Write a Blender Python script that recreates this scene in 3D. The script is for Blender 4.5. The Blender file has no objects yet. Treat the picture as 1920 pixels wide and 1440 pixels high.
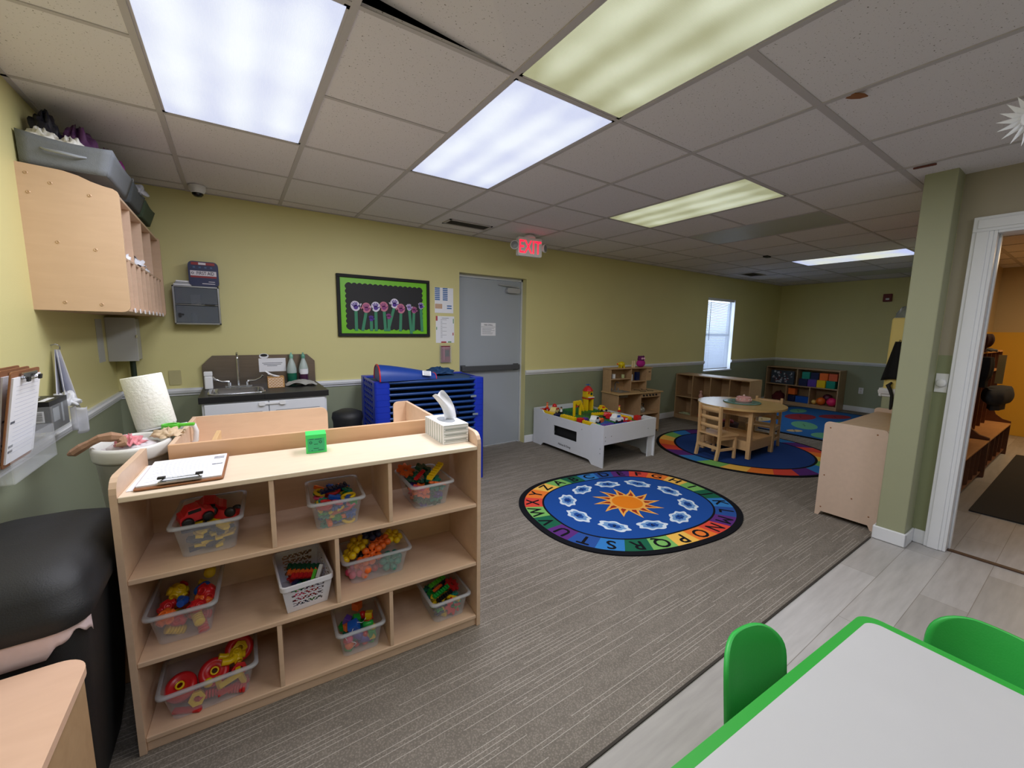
import bpy, math, random
from mathutils import Matrix, Vector

# ------------------------------------------------------------------ camera, world, exposure
SC = bpy.context.scene
COL = SC.collection
PI = math.pi
cam = bpy.data.cameras.new('camera')
cam.sensor_width = 36.0
cam.lens = 762.46 / 1920 * 36.0
cam.clip_start = 0.02
camo = bpy.data.objects.new('camera', cam)
COL.objects.link(camo)
camo.location = (0.231, -2.688, 1.42)
camo.rotation_euler = (math.radians(82.4517), math.radians(-0.8785), math.radians(-34.0948))
SC.camera = camo
SC.view_settings.view_transform = 'Standard'
SC.view_settings.look = 'None'
SC.view_settings.exposure = 0.0
SC.view_settings.gamma = 1.0
SC.view_settings.use_curve_mapping = False
try:
    SC.cycles.max_bounces = 10
    SC.cycles.diffuse_bounces = 5
    SC.cycles.transparent_max_bounces = 16
    SC.cycles.sample_clamp_indirect = 6.0
    SC.cycles.caustics_reflective = False
    SC.cycles.caustics_refractive = False
except Exception:
    pass
world = bpy.data.worlds.new('daylight')
SC.world = world
world.use_nodes = True
bg = world.node_tree.nodes['Background']
bg.inputs[0].default_value = (0.72, 0.84, 1.0, 1)
bg.inputs[1].default_value = 5.5

H = 2.427          # ceiling height
U = 0.6096         # ceiling module
def area(name, x, y, z, sx, sy, watts, col, rx=0.0, ry=0.0):
    l = bpy.data.lights.new(name, 'AREA')
    l.shape = 'RECTANGLE'; l.size = sx; l.size_y = sy; l.energy = watts; l.color = col
    o = bpy.data.objects.new(name, l); COL.objects.link(o)
    o.location = (x, y, z); o.rotation_euler = (rx, ry, 0)
    return o
COOL = (0.90, 0.91, 1.0); WARM = (1.0, 0.95, 0.86)
# one lamp in each lit troffer: (module i, module j of the far end, watts, colour)
LIT = [(0, -2, 17, COOL, 'bright'), (2, -2, 29, COOL, 'bright'), (2, -4, 14, WARM, 'dim'), (5, -2, 7.0, WARM, 'dim'), (11, -2, 7.0, COOL, 'mixed'),
       (0, -6, 10, COOL, 'bright'), (4, -7, 20, COOL, 'bright')]  # this pair is unseen, added behind the camera to brighten the green table
UNLIT = [(7, -2), (14, -2)]
for (i, j, w, c, k) in LIT:
    area('troffer_lamp', (i + .5) * U, (j + 1) * U, H - .012, .5, 1.1, w, c)
area('hall_lamp', 7.9, -2.9, H - .045, .9, .5, 22, (1.0, 0.80, 0.52))

# ------------------------------------------------------------------ helpers
def srgb(h):
    if isinstance(h, str):
        h = h.lstrip('#'); h = [int(h[k:k + 2], 16) / 255 for k in (0, 2, 4)]
    return tuple((c / 12.92 if c <= .04045 else ((c + .055) / 1.055) ** 2.4) for c in h)

MATS = {}
def mat(name, col, rough=.55, metal=0.0, var=.06, scale=12.0, stretch=(1, 1, 1), bump=0.0, bscale=60.0, alpha=1.0, spec=.5, trans=0.0, emit=None, es=0.0, coat=0.0, transl=0.0):
    if name in MATS: return MATS[name]
    m = bpy.data.materials.new(name); m.use_nodes = True
    nt = m.node_tree; p = nt.nodes['Principled BSDF']; N = nt.nodes.new; L = nt.links.new
    c = srgb(col)
    tc = N('ShaderNodeTexCoord'); mp = N('ShaderNodeMapping'); L(tc.outputs['Object'], mp.inputs['Vector'])
    mp.inputs['Scale'].default_value = stretch
    if var > 0:
        no = N('ShaderNodeTexNoise'); no.inputs['Scale'].default_value = scale; no.inputs['Detail'].default_value = 4
        L(mp.outputs[0], no.inputs['Vector'])
        mx = N('ShaderNodeMix'); mx.data_type = 'RGBA'
        mx.inputs['A'].default_value = tuple(x * (1 - var) for x in c) + (1,)
        mx.inputs['B'].default_value = tuple(min(1, x * (1 + var)) for x in c) + (1,)
        L(no.outputs['Fac'], mx.inputs['Factor']); L(mx.outputs['Result'], p.inputs['Base Color'])
    else:
        p.inputs['Base Color'].default_value = c + (1,)
    p.inputs['Roughness'].default_value = rough; p.inputs['Metallic'].default_value = metal
    p.inputs['Specular IOR Level'].default_value = spec
    p.inputs['Alpha'].default_value = alpha
    if trans: p.inputs['Transmission Weight'].default_value = trans
    if coat: p.inputs['Coat Weight'].default_value = coat
    if emit is not None:
        p.inputs['Emission Color'].default_value = srgb(emit) + (1,); p.inputs['Emission Strength'].default_value = es
    if bump:
        nb = N('ShaderNodeTexNoise'); nb.inputs['Scale'].default_value = bscale; nb.inputs['Detail'].default_value = 3
        L(mp.outputs[0], nb.inputs['Vector'])
        bn = N('ShaderNodeBump'); bn.inputs['Strength'].default_value = bump; bn.inputs['Distance'].default_value = .004
        L(nb.outputs['Fac'], bn.inputs['Height']); L(bn.outputs[0], p.inputs['Normal'])
    if transl:
        out = nt.nodes['Material Output']; tl = N('ShaderNodeBsdfTranslucent'); tl.inputs[0].default_value = c + (1,)
        ms = N('ShaderNodeMixShader'); ms.inputs[0].default_value = transl
        L(p.outputs[0], ms.inputs[1]); L(tl.outputs[0], ms.inputs[2]); L(ms.outputs[0], out.inputs[0])
    MATS[name] = m
    return m

class MB:
    """collects shapes; build() links them as ONE mesh object"""
    def __init__(s): s.v = []; s.f = []; s.m = []; s.s = []; s.M = Matrix.Identity(4)
    def add(s, vs, fs, mi=0, smooth=False):
        b = len(s.v); M = s.M
        s.v += [tuple(M @ Vector(v)) for v in vs]
        for f in fs: s.f.append([b + k for k in f]); s.m.append(mi); s.s.append(smooth)
        return s
    def box(s, x0, x1, y0, y1, z0, z1, mi=0):
        vs = [(x0, y0, z0), (x1, y0, z0), (x1, y1, z0), (x0, y1, z0), (x0, y0, z1), (x1, y0, z1), (x1, y1, z1), (x0, y1, z1)]
        return s.add(vs, [(0, 3, 2, 1), (4, 5, 6, 7), (0, 1, 5, 4), (1, 2, 6, 5), (2, 3, 7, 6), (3, 0, 4, 7)], mi)
    def prism(s, poly, a, b, axis='z', mi=0, mi_cap=None, smooth=False):
        n = len(poly)
        def P(p, h):
            return (p[0], p[1], h) if axis == 'z' else ((p[0], h, p[1]) if axis == 'y' else (h, p[0], p[1]))
        vs = [P(p, a) for p in poly] + [P(p, b) for p in poly]
        s.add(vs, [(k, (k + 1) % n, n + (k + 1) % n, n + k) for k in range(n)], mi, smooth)
        mc = mi if mi_cap is None else mi_cap
        s.add(vs[:n], [tuple(range(n))[::-1]], mc); s.add(vs[n:], [tuple(range(n))], mc)
        return s
    def ring(s, outer, inner, a, b, mi=0, smooth=False):
        n = len(outer)
        vs = [(p[0], p[1], a) for p in outer] + [(p[0], p[1], a) for p in inner] + [(p[0], p[1], b) for p in outer] + [(p[0], p[1], b) for p in inner]
        fs = []
        for k in range(n):
            q = (k + 1) % n
            fs += [(k, q, 2 * n + q, 2 * n + k), (n + q, n + k, 3 * n + k, 3 * n + q), (2 * n + k, 2 * n + q, 3 * n + q, 3 * n + k), (k, n + k, n + q, q)]
        return s.add(vs, fs, mi, smooth)
    def lathe(s, prof, c=(0, 0, 0), n=20, mi=0, smooth=True, sx=1.0, sy=1.0, cap=True):
        vs = []; m = len(prof)
        for (r, z) in prof:
            for k in range(n):
                t = 2 * PI * k / n; vs.append((c[0] + r * sx * math.cos(t), c[1] + r * sy * math.sin(t), c[2] + z))
        fs = [(a * n + k, a * n + (k + 1) % n, (a + 1) * n + (k + 1) % n, (a + 1) * n + k) for a in range(m - 1) for k in range(n)]
        s.add(vs, fs, mi, smooth)
        if cap:
            if prof[0][0] > 1e-5: s.add(vs[:n], [tuple(range(n))[::-1]], mi)
            if prof[-1][0] > 1e-5: s.add(vs[-n:], [tuple(range(n))], mi)
        return s
    def ball(s, c, r, n=14, mi=0, sz=1.0, sx=1.0, sy=1.0):
        m = max(6, n // 2)
        return s.lathe([(max(r * math.sin(PI * k / m), 1e-6), -r * math.cos(PI * k / m) * sz) for k in range(m + 1)], c, n, mi, True, sx, sy, cap=False)
    def tube(s, pts, r, n=10, mi=0, closed=False, smooth=True):
        pts = [Vector(p) for p in pts]; m = len(pts); rr = r if isinstance(r, (list, tuple)) else [r] * m
        vs = []; up = None
        for k in range(m):
            if closed: d = pts[(k + 1) % m] - pts[k - 1]
            else: d = pts[min(k + 1, m - 1)] - pts[max(k - 1, 0)]
            d.normalize()
            if up is None: up = Vector((0, 0, 1)) if abs(d.z) < .9 else Vector((1, 0, 0))
            a = d.cross(up)
            if a.length < 1e-6: a = d.orthogonal()
            a.normalize(); b = a.cross(d).normalized(); up = b
            for q in range(n):
                t = 2 * PI * q / n; vs.append(tuple(pts[k] + (a * math.cos(t) + b * math.sin(t)) * rr[k]))
        e = m if closed else m - 1
        fs = [(k * n + q, k * n + (q + 1) % n, ((k + 1) % m) * n + (q + 1) % n, ((k + 1) % m) * n + q) for k in range(e) for q in range(n)]
        s.add(vs, fs, mi, smooth)
        if not closed:
            s.add(vs[:n], [tuple(range(n))], mi); s.add(vs[-n:], [tuple(range(n))[::-1]], mi)
        return s
    def cyl(s, p0, p1, r, n=14, mi=0, r1=None):
        return s.tube([p0, p1], [r, r if r1 is None else r1], n, mi)
    def surf(s, fn, nu, nv, mi=0, smooth=True):
        vs = [fn(i / nu, j / nv) for j in range(nv + 1) for i in range(nu + 1)]
        w = nu + 1
        return s.add(vs, [(j * w + i, j * w + i + 1, (j + 1) * w + i + 1, (j + 1) * w + i) for j in range(nv) for i in range(nu)], mi, smooth)
    def rot(s, ax, ang, at=(0, 0, 0)):
        s.M = Matrix.Translation(at) @ Matrix.Rotation(ang, 4, ax); return s
    def at(s, M=None): s.M = M if M is not None else Matrix.Identity(4); return s
    def mesh(s, name, mats):
        me = bpy.data.meshes.new(name)
        me.from_pydata(s.v, [], s.f); me.validate()
        if not isinstance(mats, (list, tuple)): mats = [mats]
        for m in mats: me.materials.append(m)
        if len(me.polygons) == len(s.f):
            me.polygons.foreach_set('material_index', s.m); me.polygons.foreach_set('use_smooth', s.s)
        me.update()
        return me
    def build(s, name, mats, parent=None, bevel=0.0, seg=2, loc=None, rz=None, solid=0.0):
        o = bpy.data.objects.new(name, s.mesh(name, mats)); COL.objects.link(o)
        if parent is not None: o.parent = parent
        if loc is not None: o.location = loc
        if rz is not None: o.rotation_euler = (0, 0, rz)
        if solid:
            md = o.modifiers.new('solid', 'SOLIDIFY'); md.thickness = solid; md.offset = 0
        if bevel:
            md = o.modifiers.new('bevel', 'BEVEL'); md.width = bevel; md.segments = seg; md.limit_method = 'ANGLE'; md.angle_limit = math.radians(40)
        return o

def mesh_obj(name, me, parent=None, loc=None, rot=None, bevel=0.0):
    o = bpy.data.objects.new(name, me); COL.objects.link(o)
    if parent is not None: o.parent = parent
    if loc is not None: o.location = loc
    if rot is not None: o.rotation_euler = rot
    if bevel:
        md = o.modifiers.new('bevel', 'BEVEL'); md.width = bevel; md.segments = 2; md.limit_method = 'ANGLE'
    return o
def tag(o, label, cat, group=None, kind=None):
    o['label'] = label; o['category'] = cat
    if group: o['group'] = group
    if kind: o['kind'] = kind
    return o
def thing(name, label, cat, loc=(0, 0, 0), rz=0.0, group=None):
    o = bpy.data.objects.new(name, None); COL.objects.link(o)
    o.location = loc; o.rotation_euler = (0, 0, rz); o.empty_display_size = .05
    return tag(o, label, cat, group)
def struct(o): o['kind'] = 'structure'; return o
def clone(o, parent=None, **kw):
    c = o.copy(); COL.objects.link(c); c.parent = parent
    for ch in list(o.children): clone(ch, c)
    return c

TXT = {}
def text_geo(t, size=1.0):
    k = (t,)
    if k not in TXT:
        cu = bpy.data.curves.new('lettering', 'FONT'); cu.body = t; cu.size = 1.0; cu.align_x = 'CENTER'; cu.align_y = 'CENTER'; cu.resolution_u = 3
        o = bpy.data.objects.new('lettering', cu); COL.objects.link(o)
        bpy.context.view_layer.update()
        me = bpy.data.meshes.new_from_object(o.evaluated_get(bpy.context.evaluated_depsgraph_get()))
        TXT[k] = ([tuple(v.co) for v in me.vertices], [tuple(p.vertices) for p in me.polygons])
        bpy.data.objects.remove(o); bpy.data.curves.remove(cu); bpy.data.meshes.remove(me)
    return TXT[k]
def text(mb, t, M, size, mi, bold=0.0, sx=1.0):
    vs, fs = text_geo(t)
    old = mb.M; mb.M = old @ M @ Matrix.Diagonal((size * sx, size, size, 1))
    for dx, dy in (((0, 0),) if not bold else ((-bold, 0), (bold, 0), (0, bold), (0, -bold), (0, 0))):
        mb.add([(v[0] + dx, v[1] + dy, (dx + dy * .7) * .004) for v in vs], fs, mi)
    mb.M = old
FRONT = Matrix.Rotation(PI / 2, 4, 'X')      # text standing, read from -Y
def face_y(x, y, z): return Matrix.Translation((x, y, z)) @ FRONT
def rrect(x0, x1, y0, y1, r, n=5):
    P = []
    for cx, cy, a in ((x1 - r, y1 - r, 0), (x0 + r, y1 - r, 90), (x0 + r, y0 + r, 180), (x1 - r, y0 + r, 270)):
        for k in range(n + 1):
            t = math.radians(a + 90 * k / n); P.append((cx + r * math.cos(t), cy + r * math.sin(t)))
    return P
def circ(r, n=24, cx=0, cy=0, sy=1.0): return [(cx + r * math.cos(2 * PI * k / n), cy + sy * r * math.sin(2 * PI * k / n)) for k in range(n)]

# ------------------------------------------------------------------ materials
def wood(name, col, var=.09, rough=.42):
    m = mat(name, col, rough=rough, var=0)
    nt = m.node_tree; N = nt.nodes.new; L = nt.links.new; p = nt.nodes['Principled BSDF']; c = srgb(col)
    tc = [n for n in nt.nodes if n.type == 'TEX_COORD'][0]; mp = [n for n in nt.nodes if n.type == 'MAPPING'][0]
    mp.inputs['Scale'].default_value = (3.0, 14, 14)
    no = N('ShaderNodeTexNoise'); no.inputs['Scale'].default_value = 2.2; no.inputs['Detail'].default_value = 7; no.inputs['Distortion'].default_value = .8
    n2 = N('ShaderNodeTexNoise'); n2.inputs['Scale'].default_value = 3.5; n2.inputs['Detail'].default_value = 3
    L(mp.outputs[0], no.inputs['Vector']); L(tc.outputs['Object'], n2.inputs['Vector'])
    a = N('ShaderNodeMath'); a.operation = 'ADD'; L(no.outputs['Fac'], a.inputs[0]); L(n2.outputs['Fac'], a.inputs[1])
    r = N('ShaderNodeMapRange'); r.inputs['From Min'].default_value = .7; r.inputs['From Max'].default_value = 1.3; L(a.outputs[0], r.inputs['Value'])
    mx = N('ShaderNodeMix'); mx.data_type = 'RGBA'
    mx.inputs['A'].default_value = (c[0] * (1 - var), c[1] * (1 - var * 1.4), c[2] * (1 - var * 1.7), 1)
    mx.inputs['B'].default_value = (c[0] * (1 + var * .6), c[1] * (1 + var * .6), c[2] * (1 + var * .6), 1)
    L(r.outputs[0], mx.inputs['Factor']); L(mx.outputs['Result'], p.inputs['Base Color'])
    return m
BIRCH = wood('birch_plywood', 'd7baa1', var=.07)
BIRCHTOP = wood('birch_worktop', 'e6d6c0', var=.05, rough=.35)
RAILW = wood('beech_rail', 'd5ac88', var=.07)
EDGE = wood('plywood_edge', 'd9a97f', var=.15)
MAPLE = wood('maple_play_furniture', 'b59672', var=.1)
PINE = wood('pine_chair', 'd8b384', var=.08)
PINKLAM = mat('beige_laminate', 'cbb3a1', rough=.5, var=.07, scale=30)
WHITE = mat('white_plastic', 'e4e6ea', rough=.35, var=.02)
WHITEP = mat('white_painted', 'd7dbe3', rough=.4, var=.03)
TRIMW = mat('white_trim_paint', 'dfe2e8', rough=.35, var=.03)
PAPER = mat('white_paper', 'e9ebf2', rough=.8, var=.02)
INK = mat('grey_ink', '5b5f6c', rough=.9, var=0)
BLACK = mat('black_plastic', '1a1b1e', rough=.58, var=.1, bump=.2, bscale=300)
BLACKG = mat('matt_black', '101114', rough=.7, var=.05)
CHROME = mat('chrome', 'c9ccd0', rough=.18, metal=1, var=.02)
STEEL = mat('brushed_steel', '8f8680', rough=.32, metal=1, var=.16, scale=5, stretch=(1, 30, 30))
GREYM = mat('grey_metal', '8d9094', rough=.45, metal=.4, var=.04)
CARD = mat('cardboard_brown', '8a5a38', rough=.8, var=.12)
P_RED = mat('red_plastic', 'c81e24', rough=.3, var=.04); P_YEL = mat('yellow_plastic', 'e8c414', rough=.3, var=.04)
P_BLU = mat('blue_plastic', '1656b8', rough=.3, var=.04); P_GRN = mat('green_plastic', '1e9a3c', rough=.3, var=.04)
P_ORG = mat('orange_plastic', 'f0702a', rough=.3, var=.04); P_PUR = mat('purple_plastic', '5a3c9c', rough=.3, var=.04)
P_TEAL = mat('teal_plastic', '148a78', rough=.3, var=.04); P_PINK = mat('pink_plastic', 'e0507c', rough=.3, var=.04)
P_NAVY = mat('navy_plastic', '16224e', rough=.3, var=.04); P_LIME = mat('lime_plastic', '5cc83c', rough=.3, var=.04)
P_DGRN = mat('dark_green_plastic', '0f4f38', rough=.35, var=.05)
P_BLK = mat('black_toy_plastic', '15151a', rough=.4, var=.05)
CLEAR = mat('clear_plastic', 'dde2ee', rough=.15, var=.0, alpha=.27, spec=.7)
CLEARF = mat('frosted_plastic', 'cfd4de', rough=.3, var=.0, alpha=.38, spec=.5)
GLASS = mat('window_glass', 'e8f0f4', rough=.02, var=0, alpha=.15, spec=.6)
CB = {'red': P_RED, 'yellow': P_YEL, 'blue': P_BLU, 'green': P_GRN, 'orange': P_ORG, 'purple': P_PUR, 'teal': P_TEAL, 'pink': P_PINK, 'navy': P_NAVY, 'lime': P_LIME, 'dark green': P_DGRN, 'black': P_BLK, 'white': WHITE}

# two tone wall paint (yellow above the chair rail, sage below)
def wall_mat(name, top, low, zsplit, var=.05):
    m = bpy.data.materials.new(name); m.use_nodes = True; nt = m.node_tree; N = nt.nodes.new; L = nt.links.new
    p = nt.nodes['Principled BSDF']; p.inputs['Roughness'].default_value = .5
    g = N('ShaderNodeNewGeometry'); sp = N('ShaderNodeSeparateXYZ'); L(g.outputs['Position'], sp.inputs[0])
    gt = N('ShaderNodeMath'); gt.operation = 'GREATER_THAN'; gt.inputs[1].default_value = zsplit; L(sp.outputs['Z'], gt.inputs[0])
    no = N('ShaderNodeTexNoise'); no.inputs['Scale'].default_value = 2.0; no.inputs['Detail'].default_value = 5; L(g.outputs['Position'], no.inputs['Vector'])
    mx = N('ShaderNodeMix'); mx.data_type = 'RGBA'; mx.inputs['A'].default_value = srgb(low) + (1,); mx.inputs['B'].default_value = srgb(top) + (1,)
    L(gt.outputs[0], mx.inputs['Factor'])
    hs = N('ShaderNodeHueSaturation'); mr = N('ShaderNodeMapRange'); mr.inputs['To Min'].default_value = 1 - var; mr.inputs['To Max'].default_value = 1 + var
    L(no.outputs['Fac'], mr.inputs['Value']); L(mr.outputs[0], hs.inputs['Value']); L(mx.outputs['Result'], hs.inputs['Color']); L(hs.outputs[0], p.inputs['Base Color'])
    nb = N('ShaderNodeTexNoise'); nb.inputs['Scale'].default_value = 180; L(g.outputs['Position'], nb.inputs['Vector'])
    b = N('ShaderNodeBump'); b.inputs['Strength'].default_value = .12; b.inputs['Distance'].default_value = .003; L(nb.outputs['Fac'], b.inputs['Height']); L(b.outputs[0], p.inputs['Normal'])
    return m
YEL, SAGE = 'd5ce93', '919880'
WALL = wall_mat('wall_paint', YEL, SAGE, .90)
SAGEW = wall_mat('sage_wall_paint', 'a39b88', '8a9170', 1.3)
SAGEC = mat('sage_column_paint', '9c9f82', rough=.5, var=.04, scale=2)
HALLW = wall_mat('hall_wall_paint', 'b9a684', 'd6a838', 1.50)
HALLY = HALLW
# ------------------------------------------------------------------ room shell
XL, XR, YB = -.5, 9.85, 1.39
def slab(name, x0, x1, y0, y1, z0, z1, m): return struct(MB().box(x0, x1, y0, y1, z0, z1).build(name, m))
# floors
def carpet_mat():
    m = bpy.data.materials.new('striped_carpet'); m.use_nodes = True; nt = m.node_tree; N = nt.nodes.new; L = nt.links.new
    p = nt.nodes['Principled BSDF']; p.inputs['Roughness'].default_value = .95; p.inputs['Specular IOR Level'].default_value = .1
    g = N('ShaderNodeNewGeometry')
    sp = N('ShaderNodeSeparateXYZ'); L(g.outputs['Position'], sp.inputs[0])
    row = N('ShaderNodeMath'); row.operation = 'MULTIPLY'; row.inputs[1].default_value = 1 / .017; L(sp.outputs['Y'], row.inputs[0])
    fl = N('ShaderNodeMath'); fl.operation = 'FLOOR'; L(row.outputs[0], fl.inputs[0])
    fr = N('ShaderNodeMath'); fr.operation = 'FRACT'; L(row.outputs[0], fr.inputs[0])
    wn = N('ShaderNodeTexWhiteNoise'); wn.noise_dimensions = '1D'; L(fl.outputs[0], wn.inputs['W'])
    # dash pattern along x, phase random per row
    ph = N('ShaderNodeMath'); ph.operation = 'MULTIPLY_ADD'; ph.inputs[1].default_value = 9.0; L(wn.outputs['Value'], ph.inputs[0]); L(sp.outputs['X'], ph.inputs[2])
    cv = N('ShaderNodeCombineXYZ'); L(ph.outputs[0], cv.inputs[0]); L(fl.outputs[0], cv.inputs[1])
    n1 = N('ShaderNodeTexNoise'); n1.inputs['Scale'].default_value = 1.6; n1.inputs['Detail'].default_value = 1; L(cv.outputs[0], n1.inputs['Vector'])
    g1 = N('ShaderNodeMath'); g1.operation = 'GREATER_THAN'; g1.inputs[1].default_value = .53; L(n1.outputs['Fac'], g1.inputs[0])
    lt = N('ShaderNodeMath'); lt.operation = 'LESS_THAN'; lt.inputs[1].default_value = .12; L(fr.outputs[0], lt.inputs[0])
    mu = N('ShaderNodeMath'); mu.operation = 'MULTIPLY'; L(g1.outputs[0], mu.inputs[0]); L(lt.outputs[0], mu.inputs[1])
    # weave
    vo = N('ShaderNodeTexVoronoi'); vo.inputs['Scale'].default_value = 150; L(g.outputs['Position'], vo.inputs['Vector'])
    nz = N('ShaderNodeTexNoise'); nz.inputs['Scale'].default_value = 9; nz.inputs['Detail'].default_value = 6
    mp = N('ShaderNodeMapping'); mp.inputs['Scale'].default_value = (.5, 2.2, 1); L(g.outputs['Position'], mp.inputs[0]); L(mp.outputs[0], nz.inputs['Vector'])
    mx = N('ShaderNodeMix'); mx.data_type = 'RGBA'; mx.inputs['A'].default_value = srgb('79726a') + (1,); mx.inputs['B'].default_value = srgb('999188') + (1,)
    L(nz.outputs['Fac'], mx.inputs['Factor'])
    m2 = N('ShaderNodeMix'); m2.data_type = 'RGBA'; m2.blend_type = 'MULTIPLY'; m2.inputs['Factor'].default_value = .55
    mr = N('ShaderNodeMapRange'); mr.inputs['From Max'].default_value = .6; mr.inputs['To Min'].default_value = 1.2; mr.inputs['To Max'].default_value = .4; L(vo.outputs['Distance'], mr.inputs['Value'])
    L(mx.outputs['Result'], m2.inputs['A']); L(mr.outputs[0], m2.inputs['B'])
    m3 = N('ShaderNodeMix'); m3.data_type = 'RGBA'; m3.inputs['B'].default_value = srgb('c6c0b8') + (1,)
    sc = N('ShaderNodeMath'); sc.operation = 'MULTIPLY'; sc.inputs[1].default_value = .62; L(mu.outputs[0], sc.inputs[0])
    L(m2.outputs['Result'], m3.inputs['A']); L(sc.outputs[0], m3.inputs['Factor']); L(m3.outputs['Result'], p.inputs['Base Color'])
    b = N('ShaderNodeBump'); b.inputs['Strength'].default_value = .5; b.inputs['Distance'].default_value = .003; L(vo.outputs['Distance'], b.inputs['Height']); b.invert = True; L(b.outputs[0], p.inputs['Normal'])
    return m
def plank_mat():
    m = bpy.data.materials.new('grey_laminate_planks'); m.use_nodes = True; nt = m.node_tree; N = nt.nodes.new; L = nt.links.new
    p = nt.nodes['Principled BSDF']; p.inputs['Roughness'].default_value = .38
    g = N('ShaderNodeNewGeometry')
    br = N('ShaderNodeTexBrick'); br.inputs['Scale'].default_value = 1.0; br.inputs['Brick Width'].default_value = 1.2; br.inputs['Row Height'].default_value = .185
    br.inputs['Mortar Size'].default_value = .0014; br.inputs['Color1'].default_value = srgb('bab8b8') + (1,); br.inputs['Color2'].default_value = srgb('9a9692') + (1,); br.inputs['Mortar'].default_value = srgb('847e78') + (1,)
    mp0 = N('ShaderNodeMapping'); mp0.inputs['Location'].default_value = (.3, .02, 0); L(g.outputs['Position'], mp0.inputs[0]); L(mp0.outputs[0], br.inputs['Vector'])
    mp = N('ShaderNodeMapping'); mp.inputs['Scale'].default_value = (2.0, 16, 1); L(g.outputs['Position'], mp.inputs[0])
    no = N('ShaderNodeTexNoise'); no.inputs['Scale'].default_value = 2.0; no.inputs['Detail'].default_value = 8; L(mp.outputs[0], no.inputs['Vector'])
    mr = N('ShaderNodeMapRange'); mr.inputs['To Min'].default_value = .72; mr.inputs['To Max'].default_value = 1.25; L(no.outputs['Fac'], mr.inputs['Value'])
    hs = N('ShaderNodeHueSaturation'); L(br.outputs['Color'], hs.inputs['Color']); L(mr.outputs[0], hs.inputs['Value']); L(hs.outputs[0], p.inputs['Base Color'])
    return m
CARPET = carpet_mat(); PLANK = plank_mat()
slab('floor_carpet', XL - .1, XR + .1, -1.872, YB + .4, -.05, 0, CARPET)
slab('floor_laminate', XL - .1, XR + .1, -5.6, -1.872, -.05, -.002, PLANK)
slab('trim_carpet_edge', XL, 3.88, -1.878, -1.869, -.003, .004, mat('carpet_binding', '35302b', rough=.9))
slab('trim_threshold', 4.10, 4.135, -3.1, -2.19, -.002, .006, mat('dark_wood_threshold', '4a3326', rough=.5))
# back wall with a doorway and a window opening (each piece continuous)
DX0, DX1, DZ = 2.29, 3.20, 2.035
WX0, WX1, WZ0, WZ1 = 7.13, 8.04, .745, 2.04
mb = MB()
mb.box(XL - .1, DX0, YB, YB + .14, 0, 2.75); mb.box(DX0, DX1, YB, YB + .14, DZ, 2.75); mb.box(DX1, WX0, YB, YB + .14, 0, 2.75)
mb.box(WX0, WX1, YB, YB + .14, 0, WZ0); mb.box(WX0, WX1, YB, YB + .14, WZ1, 2.75); mb.box(WX1, XR + .1, YB, YB + .14, 0, 2.75)
struct(mb.build('wall_back', WALL))
slab('wall_left', XL - .1, XL, -5.6, YB, 0, 2.75, WALL)
slab('wall_far', XR, XR + .1, -5.6, YB, 0, 2.75, WALL)
slab('wall_rear', XL, 4.08, -5.7, -5.6, 0, 2.75, WALL)
# partition: column end, low stepped-out stretch, full height stretch
struct(MB().box(3.90, 4.08, -2.04, -1.89, 0, H + .3).build('wall_column', SAGEC, bevel=.006))
slab('wall_partition', 4.08, 5.2, -2.04, -1.89, 0, 2.75, WALL)
PONY = wall_mat('pony_wall_paint', 'e3cf7c', '9ba284', .93)
struct(MB().box(5.2, 6.3, -1.64, -1.52, 0, 1.585).build('wall_half', PONY, bevel=.02, seg=3))
mb = MB(); mb.box(6.3, XR, -1.58, -1.52, 0, 2.75, 0); mb.box(6.3, XR, -1.64, -1.58, 0, 2.75, 1)
struct(mb.build('wall_hall_side', [WALL, HALLW]))
slab('wall_return', 5.2, 5.26, -1.89, -1.64, 0, 1.585, PONY)
slab('wall_hall_end', 9.60, 9.72, -5.6, -1.64, 0, 2.75, HALLY)
slab('wall_hall_opposite', 4.2, 9.6, -4.4, -4.3, 0, 2.75, HALLY)
# wall with the hall doorway
mb = MB(); mb.box(4.08, 4.2, -2.2, -2.04, 0, 2.75); mb.box(4.08, 4.2, -3.12, -2.2, 2.06, 2.75); mb.box(4.08, 4.2, -5.6, -3.12, 0, 2.75)
struct(mb.build('wall_right', SAGEW))
mb = MB()
for (a, b) in ((-2.2, -2.11), (-3.21, -3.12)):
    mb.box(4.055, 4.08, a, b, 0, 2.06); mb.box(4.048, 4.056, a + .018, b - .018, 0, 2.06)
mb.box(4.055, 4.08, -3.21, -2.11, 2.06, 2.15); mb.box(4.048, 4.056, -3.19, -2.13, 2.078, 2.132)
mb.box(4.056, 4.22, -2.216, -2.2, 0, 2.06); mb.box(4.056, 4.22, -3.12, -3.104, 0, 2.06); mb.box(4.056, 4.22, -3.104, -2.216, 2.044, 2.06)
mb.box(4.13, 4.17, -2.226, -2.216, 0, 2.044)
struct(mb.build('door_frame', TRIMW, bevel=.003))
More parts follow.
